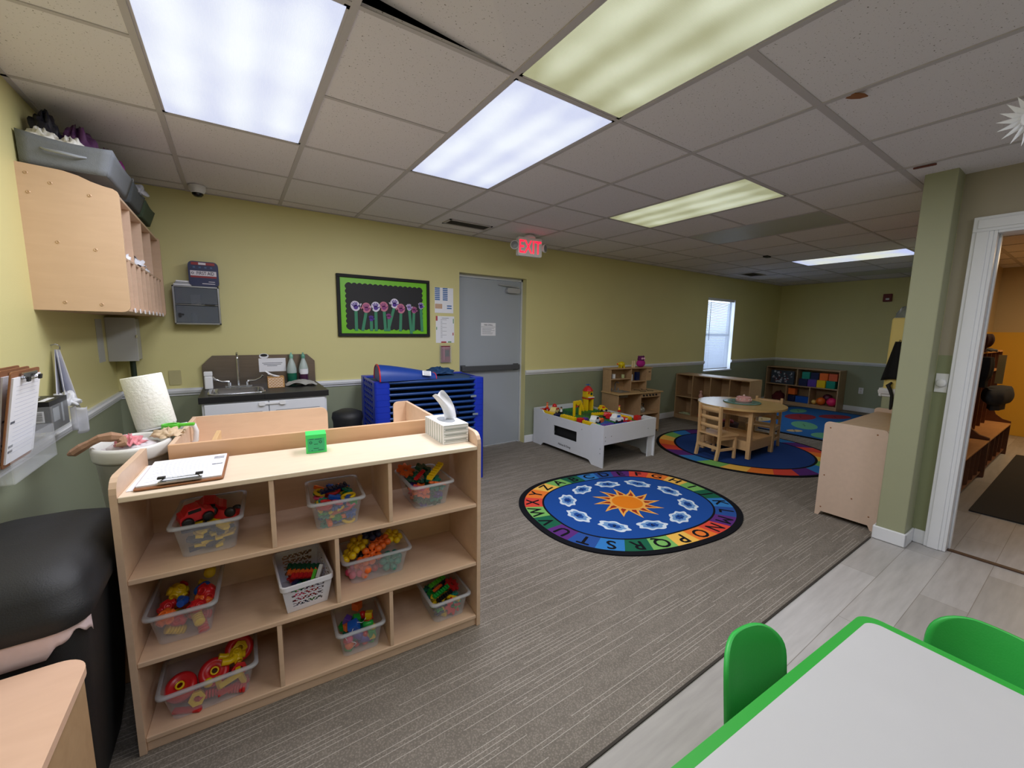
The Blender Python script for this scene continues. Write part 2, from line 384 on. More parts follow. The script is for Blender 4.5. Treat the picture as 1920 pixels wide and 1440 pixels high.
# chair rails and baseboards
def rail(mb, x0, y0, x1, y1, nx, ny, z=.865, h=.062, t=.014):
    """profiled moulding from point to point, (nx, ny) the normal into the room"""
    prof = [(0, 0), (t * .7, .006), (t * .8, h * .25), (t * 1.6, h * .42), (t * 1.9, h * .72), (t * 1.3, h * .85), (t * 1.3, h), (0, h)]
    n = len(prof); vs = []
    for (x, y) in ((x0, y0), (x1, y1)):
        vs += [(x + nx * a, y + ny * a, z + b) for (a, b) in prof]
    mb.add(vs, [(k, (k + 1) % n, n + (k + 1) % n, n + k) for k in range(n)]); mb.add(vs[:n], [tuple(range(n))]); mb.add(vs[n:], [tuple(range(n))[::-1]])
mb = MB()
for a, b in ((XL, DX0), (DX1, WX0), (WX1, XR)): rail(mb, a, YB, b, YB, 0, -1)
struct(mb.build('trim_chair_rail_back', TRIMW))
mb = MB(); rail(mb, XL, YB, XL, -5.5, 1, 0); struct(mb.build('trim_chair_rail_left', TRIMW))
mb = MB(); rail(mb, XR, YB, XR, -1.52, -1, 0); struct(mb.build('trim_chair_rail_far', TRIMW))
mb = MB(); rail(mb, 5.2, -1.50, 5.2, -1.89, -1, 0, .86, .08); rail(mb, 5.18, -1.52, 9.8, -1.52, 0, 1, .86, .08); rail(mb, 4.1, -1.89, 5.2, -1.89, 0, 1)
struct(mb.build('trim_chair_rail_partition', TRIMW))
mb = MB()
for a, b in ((XL, DX0), (DX1, XR)): mb.box(a, b, YB - .013, YB, 0, .095)
struct(mb.build('baseboard_back', TRIMW, bevel=.005))
struct(MB().box(XL, XL + .013, -5.5, YB, 0, .095).build('baseboard_left', TRIMW, bevel=.005))
struct(MB().box(XR - .013, XR, -1.5, YB, 0, .095).build('baseboard_far', TRIMW, bevel=.005))
mb = MB(); mb.box(3.886, 3.9, -2.054, -1.876, 0, .095); mb.box(3.886, 4.08, -2.054, -2.04, 0, .095); mb.box(3.9, 4.08, -1.89, -1.876, 0, .095)
struct(mb.build('baseboard_column', TRIMW, bevel=.008))
struct(MB().box(4.066, 4.08, -2.11, -2.054, 0, .095).build('baseboard_right', TRIMW, bevel=.003))
struct(MB().box(4.08, 9.8, -1.89, -1.876, 0, .095).build('baseboard_partition', TRIMW, bevel=.003))

# ceiling: lay-in tiles, grid, plenum
def tile_mat():
    m = mat('mineral_ceiling_tile', 'e2dee4', rough=.95, var=.04, scale=1.2, spec=.1)
    nt = m.node_tree; N = nt.nodes.new; L = nt.links.new; p = nt.nodes['Principled BSDF']
    g = N('ShaderNodeNewGeometry'); v = N('ShaderNodeTexNoise'); v.inputs['Scale'].default_value = 130; v.inputs['Detail'].default_value = 2; L(g.outputs['Position'], v.inputs['Vector'])
    r = N('ShaderNodeMapRange'); r.inputs['From Min'].default_value = .66; r.inputs['From Max'].default_value = .72; L(v.outputs['Fac'], r.inputs['Value'])
    old = p.inputs['Base Color'].links[0].from_socket
    mx = N('ShaderNodeMix'); mx.data_type = 'RGBA'; mx.inputs['B'].default_value = srgb('7c7674') + (1,)
    L(old, mx.inputs['A']); L(r.outputs[0], mx.inputs['Factor']); L(mx.outputs['Result'], p.inputs['Base Color'])
    return m
TILE = tile_mat(); BAR = mat('ceiling_grid_bar', 'bdb8bc', rough=.6, var=.03)
skip = set()
for (i, j, *_r) in LIT: skip |= {(i, j), (i, j + 1)}
for (i, j) in UNLIT: skip |= {(i, j), (i, j + 1)}
skip |= {(1, -3)}
FIX = [(t[0], t[1]) for t in LIT] + UNLIT
mb = MB()
for i in range(-1, 17):
    for j in range(-10, 3):
        if (i, j) in skip: continue
        x0, x1 = max(i * U, XL), min((i + 1) * U, XR); y0, y1 = max(j * U, -5.6), min((j + 1) * U, YB)
        if x1 <= x0 or y1 <= y0: continue
        mb.box(x0, x1, y0, y1, H + .003, H + .018)
x0, y0 = U, -3 * U                                    # the tile that does not sit down in its grid
vs = [(x0, y0, H + .003), (x0 + U, y0, H + .003), (x0 + U, y0 + U, H + .004), (x0, y0 + U, H + .055)]
mb.add(vs + [(a, b, c + .015) for a, b, c in vs], [(0, 3, 2, 1), (4, 5, 6, 7), (0, 1, 5, 4), (1, 2, 6, 5), (2, 3, 7, 6), (3, 0, 4, 7)])
struct(mb.build('ceiling', TILE))
mb = MB()
for i in range(0, 17):
    x = i * U
    if x < XR: mb.box(x - .012, x + .012, -5.6, YB, H - .002, H + .003)
for j in range(-9, 3):
    y = j * U
    if y >= YB: continue
    t_ = .016 if j == -3 else .009; x = XL
    for i in sorted([i for (i, q) in FIX if q + 1 == j] + [99]):   # the cross bars stop at the fixtures they meet
        x1 = min(i * U, XR)
        if x1 > x: mb.box(x, x1, y - t_, y + t_, H - .001, H + .003)
        x = (i + 1) * U
mb.box(XL, XR, YB - .02, YB, H - .001, H + .003); mb.box(XL, XL + .02, -5.6, YB, H - .001, H + .003); mb.box(XR - .02, XR, -5.6, YB, H - .001, H + .003)
struct(mb.build('trim_ceiling_grid', BAR))
slab('ceiling_plenum', XL - .1, XR + .1, -5.7, YB + .14, 2.75, 2.8, BLACKG)

# fixtures
def diffuser_mat(name, c0, c1, e, tubes=True, tint=None):
    m = bpy.data.materials.new(name); m.use_nodes = True; nt = m.node_tree; N = nt.nodes.new; L = nt.links.new
    p = nt.nodes['Principled BSDF']; p.inputs['Roughness'].default_value = .35; p.inputs['Base Color'].default_value = srgb('b8bab0') + (1,)
    tc = N('ShaderNodeTexCoord'); sp = N('ShaderNodeSeparateXYZ'); L(tc.outputs['Object'], sp.inputs[0])
    # brighter along the tubes inside (they run along the local y axis)
    w = N('ShaderNodeMath'); w.operation = 'MULTIPLY'; w.inputs[1].default_value = 2 * PI / .19; L(sp.outputs['X'], w.inputs[0])
    co = N('ShaderNodeMath'); co.operation = 'COSINE'; L(w.outputs[0], co.inputs[0])
    no = N('ShaderNodeTexNoise'); no.inputs['Scale'].default_value = 2.6; no.inputs['Detail'].default_value = 2; L(tc.outputs['Object'], no.inputs['Vector'])
    a = N('ShaderNodeMath'); a.operation = 'MULTIPLY_ADD'; a.inputs[1].default_value = .16 if tubes else .02; a.inputs[2].default_value = 0; L(co.outputs[0], a.inputs[0])
    ad = N('ShaderNodeMath'); ad.operation = 'ADD'; L(a.outputs[0], ad.inputs[0]); L(no.outputs['Fac'], ad.inputs[1])
    # dims towards the ends of the tubes
    ay = N('ShaderNodeMath'); ay.operation = 'ABSOLUTE'; L(sp.outputs['Y'], ay.inputs[0])
    er = N('ShaderNodeMapRange'); er.inputs['From Min'].default_value = .42; er.inputs['From Max'].default_value = .6; er.inputs['To Min'].default_value = 0; er.inputs['To Max'].default_value = .3; L(ay.outputs[0], er.inputs['Value'])
    sb = N('ShaderNodeMath'); sb.operation = 'SUBTRACT'; L(ad.outputs[0], sb.inputs[0]); L(er.outputs[0], sb.inputs[1])
    mr = N('ShaderNodeMapRange'); mr.inputs['From Min'].default_value = .2; mr.inputs['From Max'].default_value = .75; L(sb.outputs[0], mr.inputs['Value'])
    mx = N('ShaderNodeMix'); mx.data_type = 'RGBA'; mx.inputs['A'].default_value = srgb(c0) + (1,); mx.inputs['B'].default_value = srgb(c1) + (1,); L(mr.outputs[0], mx.inputs['Factor'])
    L(mx.outputs['Result'], p.inputs['Emission Color']); p.inputs['Emission Strength'].default_value = e
    ck = N('ShaderNodeTexVoronoi'); ck.distance = 'CHEBYCHEV'; ck.inputs['Scale'].default_value = 150; ck.inputs['Randomness'].default_value = 0; L(tc.outputs['Object'], ck.inputs['Vector'])
    b = N('ShaderNodeBump'); b.inputs['Strength'].default_value = .6; b.inputs['Distance'].default_value = .002; L(ck.outputs['Distance'], b.inputs['Height']); L(b.outputs[0], p.inputs['Normal'])
    return m
DIFF = {'bright': diffuser_mat('lit_prismatic_lens', 'c9d2f2', 'eaf2ff', .93), 'dim': diffuser_mat('dim_prismatic_lens', '9a9c74', 'd6dcc0', .82),
        'mixed': diffuser_mat('mottled_lit_lens', 'c4d0ff', 'eef0c8', .9, False), 'off': diffuser_mat('unlit_prismatic_lens', '000000', '000000', 0)}
def troffer(i, j, k, label):
    r = thing('ceiling_light', label, 'ceiling light', ((i + .5) * U, (j + 1) * U, H), 0, 'lay-in fluorescent ceiling lights')
    w, l = U / 2, U
    mb = MB()
    for s in (-1, 1):
        mb.box(min(s * w, s * (w - .03)), max(s * w, s * (w - .03)), -l, l, .001, .02); mb.box(-w, w, min(s * l, s * (l - .03)), max(s * l, s * (l - .03)), .001, .02)
    mb.box(-w, w, -l, l, .1, .104); mb.box(-w, -w + .004, -l, l, .02, .1); mb.box(w - .004, w, -l, l, .02, .1); mb.box(-w, w, -l, -l + .004, .02, .1); mb.box(-w, w, l - .004, l, .02, .1)
    mb.build('frame', BAR, r)
    MB().box(-w + .022, w - .022, -l + .022, l - .022, .0, .006).build('diffuser', DIFF[k], r)
LBL = ['bright fluorescent ceiling light nearest the birch wall cubby', 'bright fluorescent ceiling light over the gap between toy shelf and cots',
       'large dim yellow-green ceiling light end to end with a bright one', 'dim yellow-green ceiling light above the round play table', 'thin looking blue-yellow ceiling light over the lily pad rug',
       'added unseen ceiling light behind the green table near the yellow wall', 'added unseen ceiling light near the hall doorway behind the camera']
for (t, lb) in zip(LIT, LBL): troffer(t[0], t[1], t[4], lb)
troffer(7, -2, 'off', 'dark unlit ceiling light beside the dim yellow-green one'); troffer(14, -2, 'off', 'dark unlit ceiling light closest to the far wall')
mb = MB(); mb.box(-.45, .45, -.25, .25, -.03, 0); tag(mb.build('hall_light', mat('hall_lamp_lens', 'ffd890', emit='ffc060', es=3), loc=(7.9, -2.9, H)), 'warm lit ceiling lamp inside the yellow hallway', 'ceiling light')

# back door
d = thing('door_1', 'pale grey exit door with push bar and closer in the yellow wall', 'door', (DX0, YB + .10, 0)); d['kind'] = 'structure'
DOORM = mat('grey_door_paint', 'a3abb5', rough=.4, var=.04, scale=2)
MB().box(.03, .885, 0, .04, .012, 2.0).build('door_leaf', DOORM, d, bevel=.002)
mb = MB(); mb.box(0, .03, -.02, .04, 0, 2.035); mb.box(.885, .91, -.02, .04, 0, 2.035); mb.box(0, .91, -.02, .04, 2.002, 2.035); mb.build('door_jamb', mat('door_frame_paint', 'c2c6ca', rough=.4), d, bevel=.002)
mb = MB(); mb.box(.06, .86, -.055, -.02, .94, 1.0); mb.box(.06, .12, -.02, 0, .93, 1.01); mb.box(.79, .86, -.02, 0, .93, 1.01); mb.build('push_bar', mat('grey_push_bar', '54575c', rough=.45, metal=.3), d, bevel=.004)
mb = MB(); mb.prism(rrect(.66, .85, 1.86, 1.92, .025), -.05, 0, 'y'); mb.tube([(.84, -.03, 1.93), (.70, -.05, 1.94), (.56, -.015, 1.95)], .007); mb.build('door_closer', mat('closer_metal', 'b0b3b5', rough=.4, metal=.3), d)
mb = MB(); mb.box(.33, .53, -.003, 0, 1.35, 1.50, 0)
text(mb, 'FIRE DRILL', face_y(.43, -.004, 1.475), .026, 1, .01)
mb.box(.335, .525, -.0035, -.003, 1.452, 1.455, 1)
for k, w in enumerate((.16, .13, .17, .12, .15, .14)): mb.box(.345, .345 + w, -.0035, -.003, 1.435 - k * .013, 1.438 - k * .013, 1)
o = mb.build('door_notice', [PAPER, INK], loc=(DX0, YB + .10, 0)); tag(o, 'white printed notice taped on the grey exit door', 'notice')

slab('trim_door_reveal', DX1 - .004, DX1, YB + .001, YB + .10, 0, DZ, mat('yellow_reveal_paint', YEL, rough=.5, var=.03, scale=2))
# window with blind
w = thing('window_1', 'narrow window in the yellow wall', 'window', (WX0, YB, WZ0)); w['kind'] = 'structure'
ww, wh = WX1 - WX0, WZ1 - WZ0
mb = MB(); mb.box(0, .04, .08, .12, 0, wh); mb.box(ww - .04, ww, .08, .12, 0, wh); mb.box(0, ww, .08, .12, 0, .04); mb.box(0, ww, .08, .12, wh - .04, wh); mb.box(0, ww, .08, .12, wh * .48, wh * .48 + .04)
mb.build('window_frame', TRIMW, w, bevel=.003)
MB().box(.04, ww - .04, .098, .102, .04, wh - .04).build('glass_pane', GLASS, w)
mb = MB(); mb.box(0, .004, .0, .08, 0, wh); mb.box(ww - .004, ww, .0, .08, 0, wh); mb.box(0, ww, .0, .08, wh - .004, wh); mb.build('window_liner', TRIMW, w)
MB().box(-.01, ww + .01, -.025, .08, -.02, .005).build('window_sill', TRIMW, w, bevel=.004)
b = thing('window_blind', 'white slatted blind lowered in the bright narrow window', 'blind', (WX0, YB, WZ0))
SLAT = mat('blind_slat', 'dfe4ec', rough=.5, var=.02, transl=.35)
MB().box(.015, ww - .015, .01, .05, wh - .045, wh - .005).build('headrail', TRIMW, b, bevel=.003)
mb = MB(); n = 50
for k in range(n):
    z = .045 + k * (wh - .1) / n
    M = Matrix.Translation((0, .03, z)) @ Matrix.Rotation(math.radians(47), 4, 'X'); mb.at(M); mb.box(.02, ww - .07, -.0145, .0145, -.0005, .0005)
mb.at(); mb.build('slats', SLAT, b)
MB().box(.02, ww - .07, .018, .042, .02, .035).build('bottom_rail', TRIMW, b)
MB().cyl((.12, .012, wh - .04), (.12, .012, .55), .004).build('tilt_wand', INK, b)
mb = MB()
for x in (.16, ww - .22): mb.cyl((x, .017, .03), (x, .017, wh - .04), .0012, 6)
mb.build('ladder_cord', PAPER, b)
# ------------------------------------------------------------------ toy shelf in front (its own axes: x along the front, y into the depth)
TH = math.atan2(-.08, 1.244); SO = Vector((-.114, -1.04, 0))
def S(x, y, z): return SO + Matrix.Rotation(TH, 3, 'Z') @ Vector((x, y, z))
SW, SD = 1.248, .37
r = thing('toy_shelf', 'birch toy shelf with nine cubbies holding the clear bins', 'shelf', S(0, 0, 0), TH)
def side_poly(): # y, z outline of a shelf end panel
    return [(0, 0), (SD, 0), (SD, .955), (.05, .955)] + [(.05 - .05 * math.sin(math.radians(a)), .905 + .05 * math.cos(math.radians(a))) for a in (22, 45, 68, 90)]
for x in (0, SW - .018):
    MB().prism(side_poly(), x, x + .018, 'x', 0).build('side_panel', [BIRCH], r, bevel=.003)
MB().box(.018, SW - .018, 0, .335, .877, .895).build('top_board', BIRCHTOP, r, bevel=.003)
MB().box(.018, SW - .018, .004, SD - .02, .602, .62).build('shelf_board', BIRCH, r, bevel=.003)
MB().box(.018, SW - .018, .004, SD - .02, .312, .33).build('shelf_board', BIRCH, r, bevel=.003)
MB().box(.018, SW - .018, .004, SD - .02, .038, .056).build('bottom_board', BIRCH, r, bevel=.003)
MB().box(.018, SW - .018, .012, .03, 0, .038).build('toe_board', BIRCH, r, bevel=.002)
MB().box(.018, SW - .018, SD - .02, SD - .008, .02, .88).build('back_panel', BIRCH, r)
for x, z0, z1 in ((.42, .62, .877), (.838, .62, .877), (.627, .33, .602), (.417, .056, .312), (.83, .056, .312)):
    MB().box(x - .008, x + .008, .006, SD - .02, z0, z1).build('divider', BIRCH, r, bevel=.002)

# changing table standing against the back of the shelf
BX0, BX1, BY0, BY1, BZ = .078, 1.19, .376, .965, .955
r = thing('changing_table', 'birch changing table with raised guard rails behind the toy shelf', 'changing table', S(0, 0, 0), TH)
MB().box(BX0 + .018, BX1 - .018, BY0 + .018, BY1 - .018, .80, .82).build('table_top', BIRCHTOP, r)
MB().box(BX0, BX1, BY0, BY0 + .018, 0, BZ).build('guard_rail', RAILW, r, bevel=.003)
def rail_y(x0, x1, y0, y1, zb, zt, rl, rr):
    P = [(x0, zb), (x1, zb)]
    P += [(x1 - rr + rr * math.cos(a), zt - rr + rr * math.sin(a)) for a in [PI / 2 * k / 5 for k in range(6)]] if rr else [(x1, zt)]
    P += [(x0 + rl - rl * math.sin(a), zt - rl + rl * math.cos(a)) for a in [PI / 2 * k / 5 for k in range(6)]] if rl else [(x0, zt)]
    return MB().prism(P, y0, y1, 'y')
rail_y(BX0, .71, BY1 - .018, BY1, .05, BZ, 0, .035).build('guard_rail', BIRCH, r, bevel=.003)
rail_y(1.095, BX1, BY1 - .018, BY1, .05, BZ, .03, 0).build('guard_rail', BIRCH, r, bevel=.003)
for x in (BX0, BX1 - .018):
    MB().box(x, x + .018, BY0 + .018, BY1 - .018, 0, BZ).build('end_panel', BIRCH, r, bevel=.003)
MB().box(BX0 + .018, BX1 - .018, BY1 - .04, BY1 - .02, .05, .80).build('front_panel', BIRCH, r)
MB().box(.200, .218, BY0 + .018, BY1 - .25, .82, .925).build('divider', PINE, r, bevel=.002)
o = MB().box(0, .075, 0, .16, 0, .05).build('wipes_pack', PAPER, loc=S(.112, .52, .8215), rz=TH + .03, bevel=.012)
tag(o, 'white pack of wipes in the end tray of the changing table', 'wipes')
# step that closes the gap in the rails is hidden; things on the shelf top follow
def clipboard(name, label, loc, rz, cover=True):
    c = thing(name, label, 'clipboard', loc, rz)
    MB().prism(rrect(0, .235, 0, .32, .012), 0, .004).build('board', CARD, c)
    mb = MB().box(.004, .228, .02, .305, .004, .009)
    lines = [(.02 + .012 * (k % 3), .05 + k * .014) for k in range(17)]
    for x, y in lines: mb.box(x, .20, y, y + .0007, .009, .0094, 1)
    for y in (.245, .262, .165): mb.box(.19, .222, y, y + .008, .009, .0095, 2)
    mb.build('sheets', [PAPER, mat('pale_grey_ink', 'a9adc4', rough=.9), INK], c)
    mb = MB(); mb.tube([(.065, .02, .016), (.075, .03, .02), (.16, .03, .02), (.17, .02, .016)], .0022); mb.box(.06, .175, .006, .024, .009, .016)
    mb.build('clip', CHROME, c, bevel=.003)
    for gx in (.058, .157): MB().box(gx, gx + .02, .018, .034, .0225, .028).build('clip_grip', BLACK, c)
    return c
# the landscape clipboard: clip towards the room
c = clipboard('clipboard', 'brown clipboard with stacked white sheets lying on the toy shelf', S(.047, .03, .898), TH + .02)
c.scale = (1.0, 1.0, 1.0)
o = MB().box(0, .21, 0, .28, 0, .002).build('paper_sheet', PAPER, loc=S(.028, .045, .8955), rz=TH + .0); tag(o, 'loose white sheet sticking out from under the clipboard', 'paper')
# green cube
CUBEG = mat('green_cube_card', '3fd86c', rough=.4, var=.03); CUBEL = mat('green_cube_label', '2fae74', rough=.5, var=.05)
mb = MB(); mb.box(0, .078, 0, .078, 0, .078, 0)
mb.box(.007, .071, -.0008, 0, .006, .062, 1)
for (x, z, a, b) in ((.018, .045, 0, 0), (.055, .046, 0, 0)):
    mb.M = Matrix.Translation((x, -.001, z)) @ Matrix.Rotation(PI / 2, 4, 'X'); mb.ring(circ(.006, 14), circ(.0035, 14), 0, .0006, 2); mb.M = Matrix.Identity(4)
for (x0, x1, z) in ((.03, .045, .036), (.028, .048, .018), (.045, .065, .010), (.014, .03, .058), (.034, .06, .057), (.02, .024, .010)): mb.box(x0, x1, -.0014, -.0008, z, z + .0025, 2)
o = mb.build('cube_block', [CUBEG, CUBEL, mat('dark_green_print', '0d5a44', rough=.6)], loc=S(.549, .222, .896), rz=TH - .05, bevel=.004)
tag(o, 'bright green cube with a printed label on top of the toy shelf', 'cube')
# striped tissue box
def tissue_box(name, label, loc, rz, w, d, h, mats, tuft, pattern):
    t = thing(name, label, 'tissue box', loc, rz)
    mb = MB(); mb.box(0, w, 0, d, 0, h, 0); pattern(mb, w, d, h); mb.build('carton', mats, t)
    mb = MB(); mb.M = Matrix.Translation((w / 2, d / 2, h + .0006)); mb.add([(p[0], p[1], 0) for p in circ(w * .30, 24, 0, 0, d / w)], [tuple(range(24))], 0)
    mb.build('opening', mat('tissue_slot_grey', '8b9096', rough=.6), t)
    tuft(t, w, d, h)
    return t
def stripes(mb, w, d, h):
    n = 7
    for k in range(n):
        z = h * (k + .55) / n
        mb.box(.004, w - .002, -.0008, 0, z, z + h / n * .30, 1)
    m = 8
    for k in range(m):
        y = d * (k + .35) / m
        mb.box(-.0008, 0, y, y + d / m * .42, .003, h - .003, 1)
    for k in range(3): mb.box(.01, w - .01, -.0014 - k * .00001, -.0008, h * (2 * k + 1.1) / n, h * (2 * k + 1.1) / n + .004, 2)
def tuft_a(t, w, d, h):
    P = [(-.012, .02, 0), (.03, -.015, 0)]
    def fn(u, v):
        x = -.045 - .060 * v + (.075 - .02 * v) * u + .02 * math.sin(v * 3); y = .0 + .03 * (u - .5) * (1 - v) + .012 * math.sin(u * 7 + v * 3)
        z = .125 * v + .02 * u * v + .006 * math.sin(u * 9)
        return (w / 2 + .035 + x, d / 2 + y, h - .004 + z)
    MB().surf(fn, 10, 14).build('tissue', PAPER, t, solid=.001)
tissue_box('tissue_box', 'white and grey striped tissue box at the end of the toy shelf', S(1.100, .088, .896), TH + .02, .125, .24, .088, [WHITE, mat('tissue_stripe_grey', 'b4bab8', rough=.5), mat('tissue_stripe_dark', '8f9694', rough=.5)], tuft_a, stripes)

# white pail, towel roll and holder between the changing table and the wall
mb = MB().box(0, .25, 0, .27, 0, .602)
o = mb.build('step_stool', RAILW, loc=S(-.185, .39, 0), rz=TH, bevel=.01); tag(o, 'plain wooden stand under the white diaper pail', 'stand')
p = thing('waste_pail', 'white plastic pail with rolled rim beside the changing table', 'pail', S(-.055, .53, .602), TH)
PAILM = mat('white_pail_plastic', 'dcdcd8', rough=.35, var=.03, bump=.05)
MB().lathe([(.02, .003), (.098, 0), (.102, .01), (.128, .30), (.132, .302)], n=36, sx=.86, sy=1.12, cap=False).build('body', PAILM, p, solid=.003)
MB().lathe([(.130, .298), (.136, .294), (.140, .305), (.143, .34), (.139, .352), (.130, .352), (.126, .345), (.126, .31)], n=36, sx=.86, sy=1.12, cap=False).build('rim', PAILM, p)
def crumple(r0, amp, seed, n=20, m=10, sq=.35):
    rd = random.Random(seed); ph = [rd.uniform(0, 6.3) for _ in range(6)]
    def fn(u, v):
        t = 2 * PI * u; q = PI / 2 * v
        rr = r0 * (1 + amp * math.sin(5 * t + ph[0]) * math.sin(7 * q + ph[1]) + amp * .6 * math.sin(9 * t + ph[2] + 5 * q))
        return (rr * math.cos(t) * math.cos(q), rr * math.sin(t) * math.cos(q), max(0, rr * sq * math.sin(q) * (1 + amp * math.sin(8 * t + ph[3])) + amp * .03 * math.sin(11 * t + ph[4]) * (1 - v)) + .001 * v)
    return fn
BAGW = mat('thin_white_bag', 'e6dfe4', rough=.35, var=.05, transl=.3)
o = MB().surf(crumple(.088, .08, 3, sq=.42), 40, 12).build('plastic_bag', BAGW, loc=S(-.058, .53, .918), rz=TH); tag(o, 'crumpled white plastic bag lining the white pail', 'bag')
o = MB().surf(crumple(.042, .3, 8, sq=.7), 24, 8).build('red_printed_bag', mat('pink_red_print', 'd8848c', rough=.5, var=.25, scale=40), loc=S(-.06, .50, .945), rz=TH); tag(o, 'pink and red printed wrapper on the bag in the white pail', 'wrapper')
BROWN = mat('brown_paper_towel', 'a07c62', rough=.85, var=.18, scale=25, bump=.5, bscale=60)
pts = [S(-.075, .47, .985), S(-.10, .455, .993), S(-.13, .45, .992), S(-.155, .45, .978), S(-.18, .45, .963), S(-.205, .45, .945), S(-.22, .45, .94)]
mb = MB(); mb.tube(pts, [.014, .02, .015, .013, .016, .015, .005], 7, smooth=False); mb.tube([S(-.075, .47, .985), S(-.07, .46, .97), S(-.065, .45, .962), S(-.085, .44, .96)], [.014, .016, .014, .006], 7, smooth=False)
o = mb.build('paper_towel_wad', BROWN); tag(o, 'twisted brown paper towel draped over the rim of the white pail', 'paper towel')
HD = S(.0, .80, 0)
t = thing('towel_holder', 'white plastic towel holder hooked over the changing table rail', 'holder', S(.035, .75, .935), TH)
mb = MB(); mb.prism([(-.05, -.012), (.042, -.012), (.052, 0), (.052, .026), (.05, .032), (-.05, .02)], -.022, .022, 'y'); mb.tube([(.05, 0, .02), (.078, 0, .018), (.084, 0, -.01), (.08, 0, -.055), (.07, 0, -.07)], .011); mb.build('bracket', WHITE, t, bevel=.003)
mb = MB(); mb.M = Matrix.Translation((-.055, .0, .022)) @ Matrix.Rotation(math.radians(-10), 4, 'Y') @ Matrix.Rotation(math.radians(-3), 4, 'X'); mb.lathe([(.07, 0), (.07, .008)], n=24); mb.cyl((0, 0, 0), (0, 0, .20), .012); mb.build('spindle', WHITE, t)
t = thing('paper_towel_roll', 'big white paper towel roll leaning above the white pail', 'paper towel', S(-.02, .75, .966), TH)
t.rotation_euler = (math.radians(-3), math.radians(-10), TH)
TOWEL = mat('quilted_paper', 'eef0ea', rough=.9, var=.02, bump=.8, bscale=90)
MB().lathe([(.021, 0), (.070, 0), (.072, .004), (.072, .228), (.070, .232), (.021, .232)], n=40, cap=False).build('roll', TOWEL, t)
MB().lathe([(.019, .001), (.021, .001), (.021, .231), (.019, .231), (.019, .001)], n=24, cap=False).build('core', CARD, t)
g = thing('plastic_scoop', 'green plastic scoop tucked behind the white pail rim', 'scoop', S(.045, .655, .965), TH - .1)
mb = MB(); mb.ring(circ(.034, 20, sy=.75), circ(.024, 20, sy=.75), 0, .022); mb.box(.028, .085, -.011, .011, .008, .02); mb.build('handle', P_LIME, g, bevel=.003)
MB().lathe([(.024, .012), (.023, -.012), (.001, -.02)], n=18, sy=.75, cap=False).build('bowl', P_DGRN, g)
o = MB().surf(crumple(.05, .25, 21, sq=.5), 24, 8).build('crumpled_wrapper', mat('beige_wrapper', 'cbb394', rough=.7, var=.2, scale=30), loc=S(.05, .56, .955), rz=TH); tag(o, 'crumpled tan wrapper between the pail and the changing table', 'wrapper')

# ------------------------------------------------------------------ black bin and small table beside the wall
t = thing('trash_can', 'large black trash can with domed lid beside the toy shelf', 'trash can', (-.315, -1.0, 0), 0)
def rr(w, d, z, r=.07, n=6): return [(p[0], p[1], z) for p in rrect(-w, w, -d, d, r, n)]
def loft(mb, rings, mi=0, cap0=True, cap1=True):
    n = len(rings[0]); vs = [p for R_ in rings for p in R_]
    mb.add(vs, [(a * n + k, a * n + (k + 1) % n, (a + 1) * n + (k + 1) % n, (a + 1) * n + k) for a in range(len(rings) - 1) for k in range(n)], mi, True)
    if cap0: mb.add(rings[0], [tuple(range(n))[::-1]], mi)
    if cap1: mb.add(rings[-1], [tuple(range(n))], mi, True)
    return mb
loft(MB(), [rr(.125, .215, 0), rr(.14, .235, .10), rr(.172, .285, .62), rr(.174, .288, .66)]).build('body', BLACK, t)
LINER = mat('pink_white_liner', 'e9d3d6', rough=.3, var=.2, scale=18, bump=.4, bscale=18)
mb = MB(); n_ = 96
def skirt(u, v):
    a = 2 * PI * u; P = rrect(-.178, .178, -.292, .292, .07, 23); p = P[int(u * (len(P) - 1) + .5) % len(P)]
    d = .003 * math.sin(26 * a) * v
    return (p[0] * (1 + d + .008 * v), p[1] * (1 + d),   .66 - (.050 + .022 * math.sin(a * 3 + .6) + .006 * math.sin(11 * a)) * v)
mb.surf(skirt, 95, 4); mb.build('bin_liner', LINER, t, solid=.001)
lid = MB(); loft(lid, [rr(.186, .300, .655), rr(.19, .305, .662), rr(.19, .305, .70), rr(.182, .296, .712), rr(.178, .290, .745, .075), rr(.165, .27, .772, .08), rr(.13, .22, .795, .08), rr(.07, .13, .805, .06), rr(.02, .04, .807, .015)], 0, False); lid.build('lid', BLACK, t)
mb = MB()
for k, (x, y) in enumerate([(.10, .09), (.12, .05), (.13, .07), (.09, .05), (.135, .02), (.11, .01), (-.02, .08), (-.04, -.03)]):
    mb.M = Matrix.Translation((x, y, .799 - (.012 if x > .08 else 0) - (.012 if x > .125 else 0))) @ Matrix.Rotation(k * 1.3, 4, 'Z'); mb.ball((0, 0, 0), .006 + .002 * (k % 3), 8, sz=.15, sy=.4)
mb.M = Matrix.Identity(4); mb.build('paint_fleck', PAPER, t)

t = thing('side_table', 'light wooden side table with rounded corner in front of the black bin', 'table', (-.115, -1.335, 0), 0)
P = [(-.36, -.75), (0, -.75)] + [(-.06 + .06 * math.cos(a), -.06 + .06 * math.sin(a)) for a in [PI / 2 * k / 8 for k in range(9)]] + [(-.36, 0)]
MB().prism(P, .58, .6).build('table_top', wood('pale_birch_top', 'e3bda3', var=.05), t, bevel=.003)
MB().box(-.022, -.003, -.73, -.06, 0, .58).build('side_panel', MAPLE, t, bevel=.002)
MB().box(-.336, -.062, -.075, -.06, .05, .58).build('end_panel', MAPLE, t, bevel=.002)
MB().box(-.06, -.024, -.10, -.062, 0, .58).build('leg', MAPLE, t, bevel=.006)
MB().box(-.355, -.337, -.73, -.06, 0, .58).build('side_panel', MAPLE, t, bevel=.002)

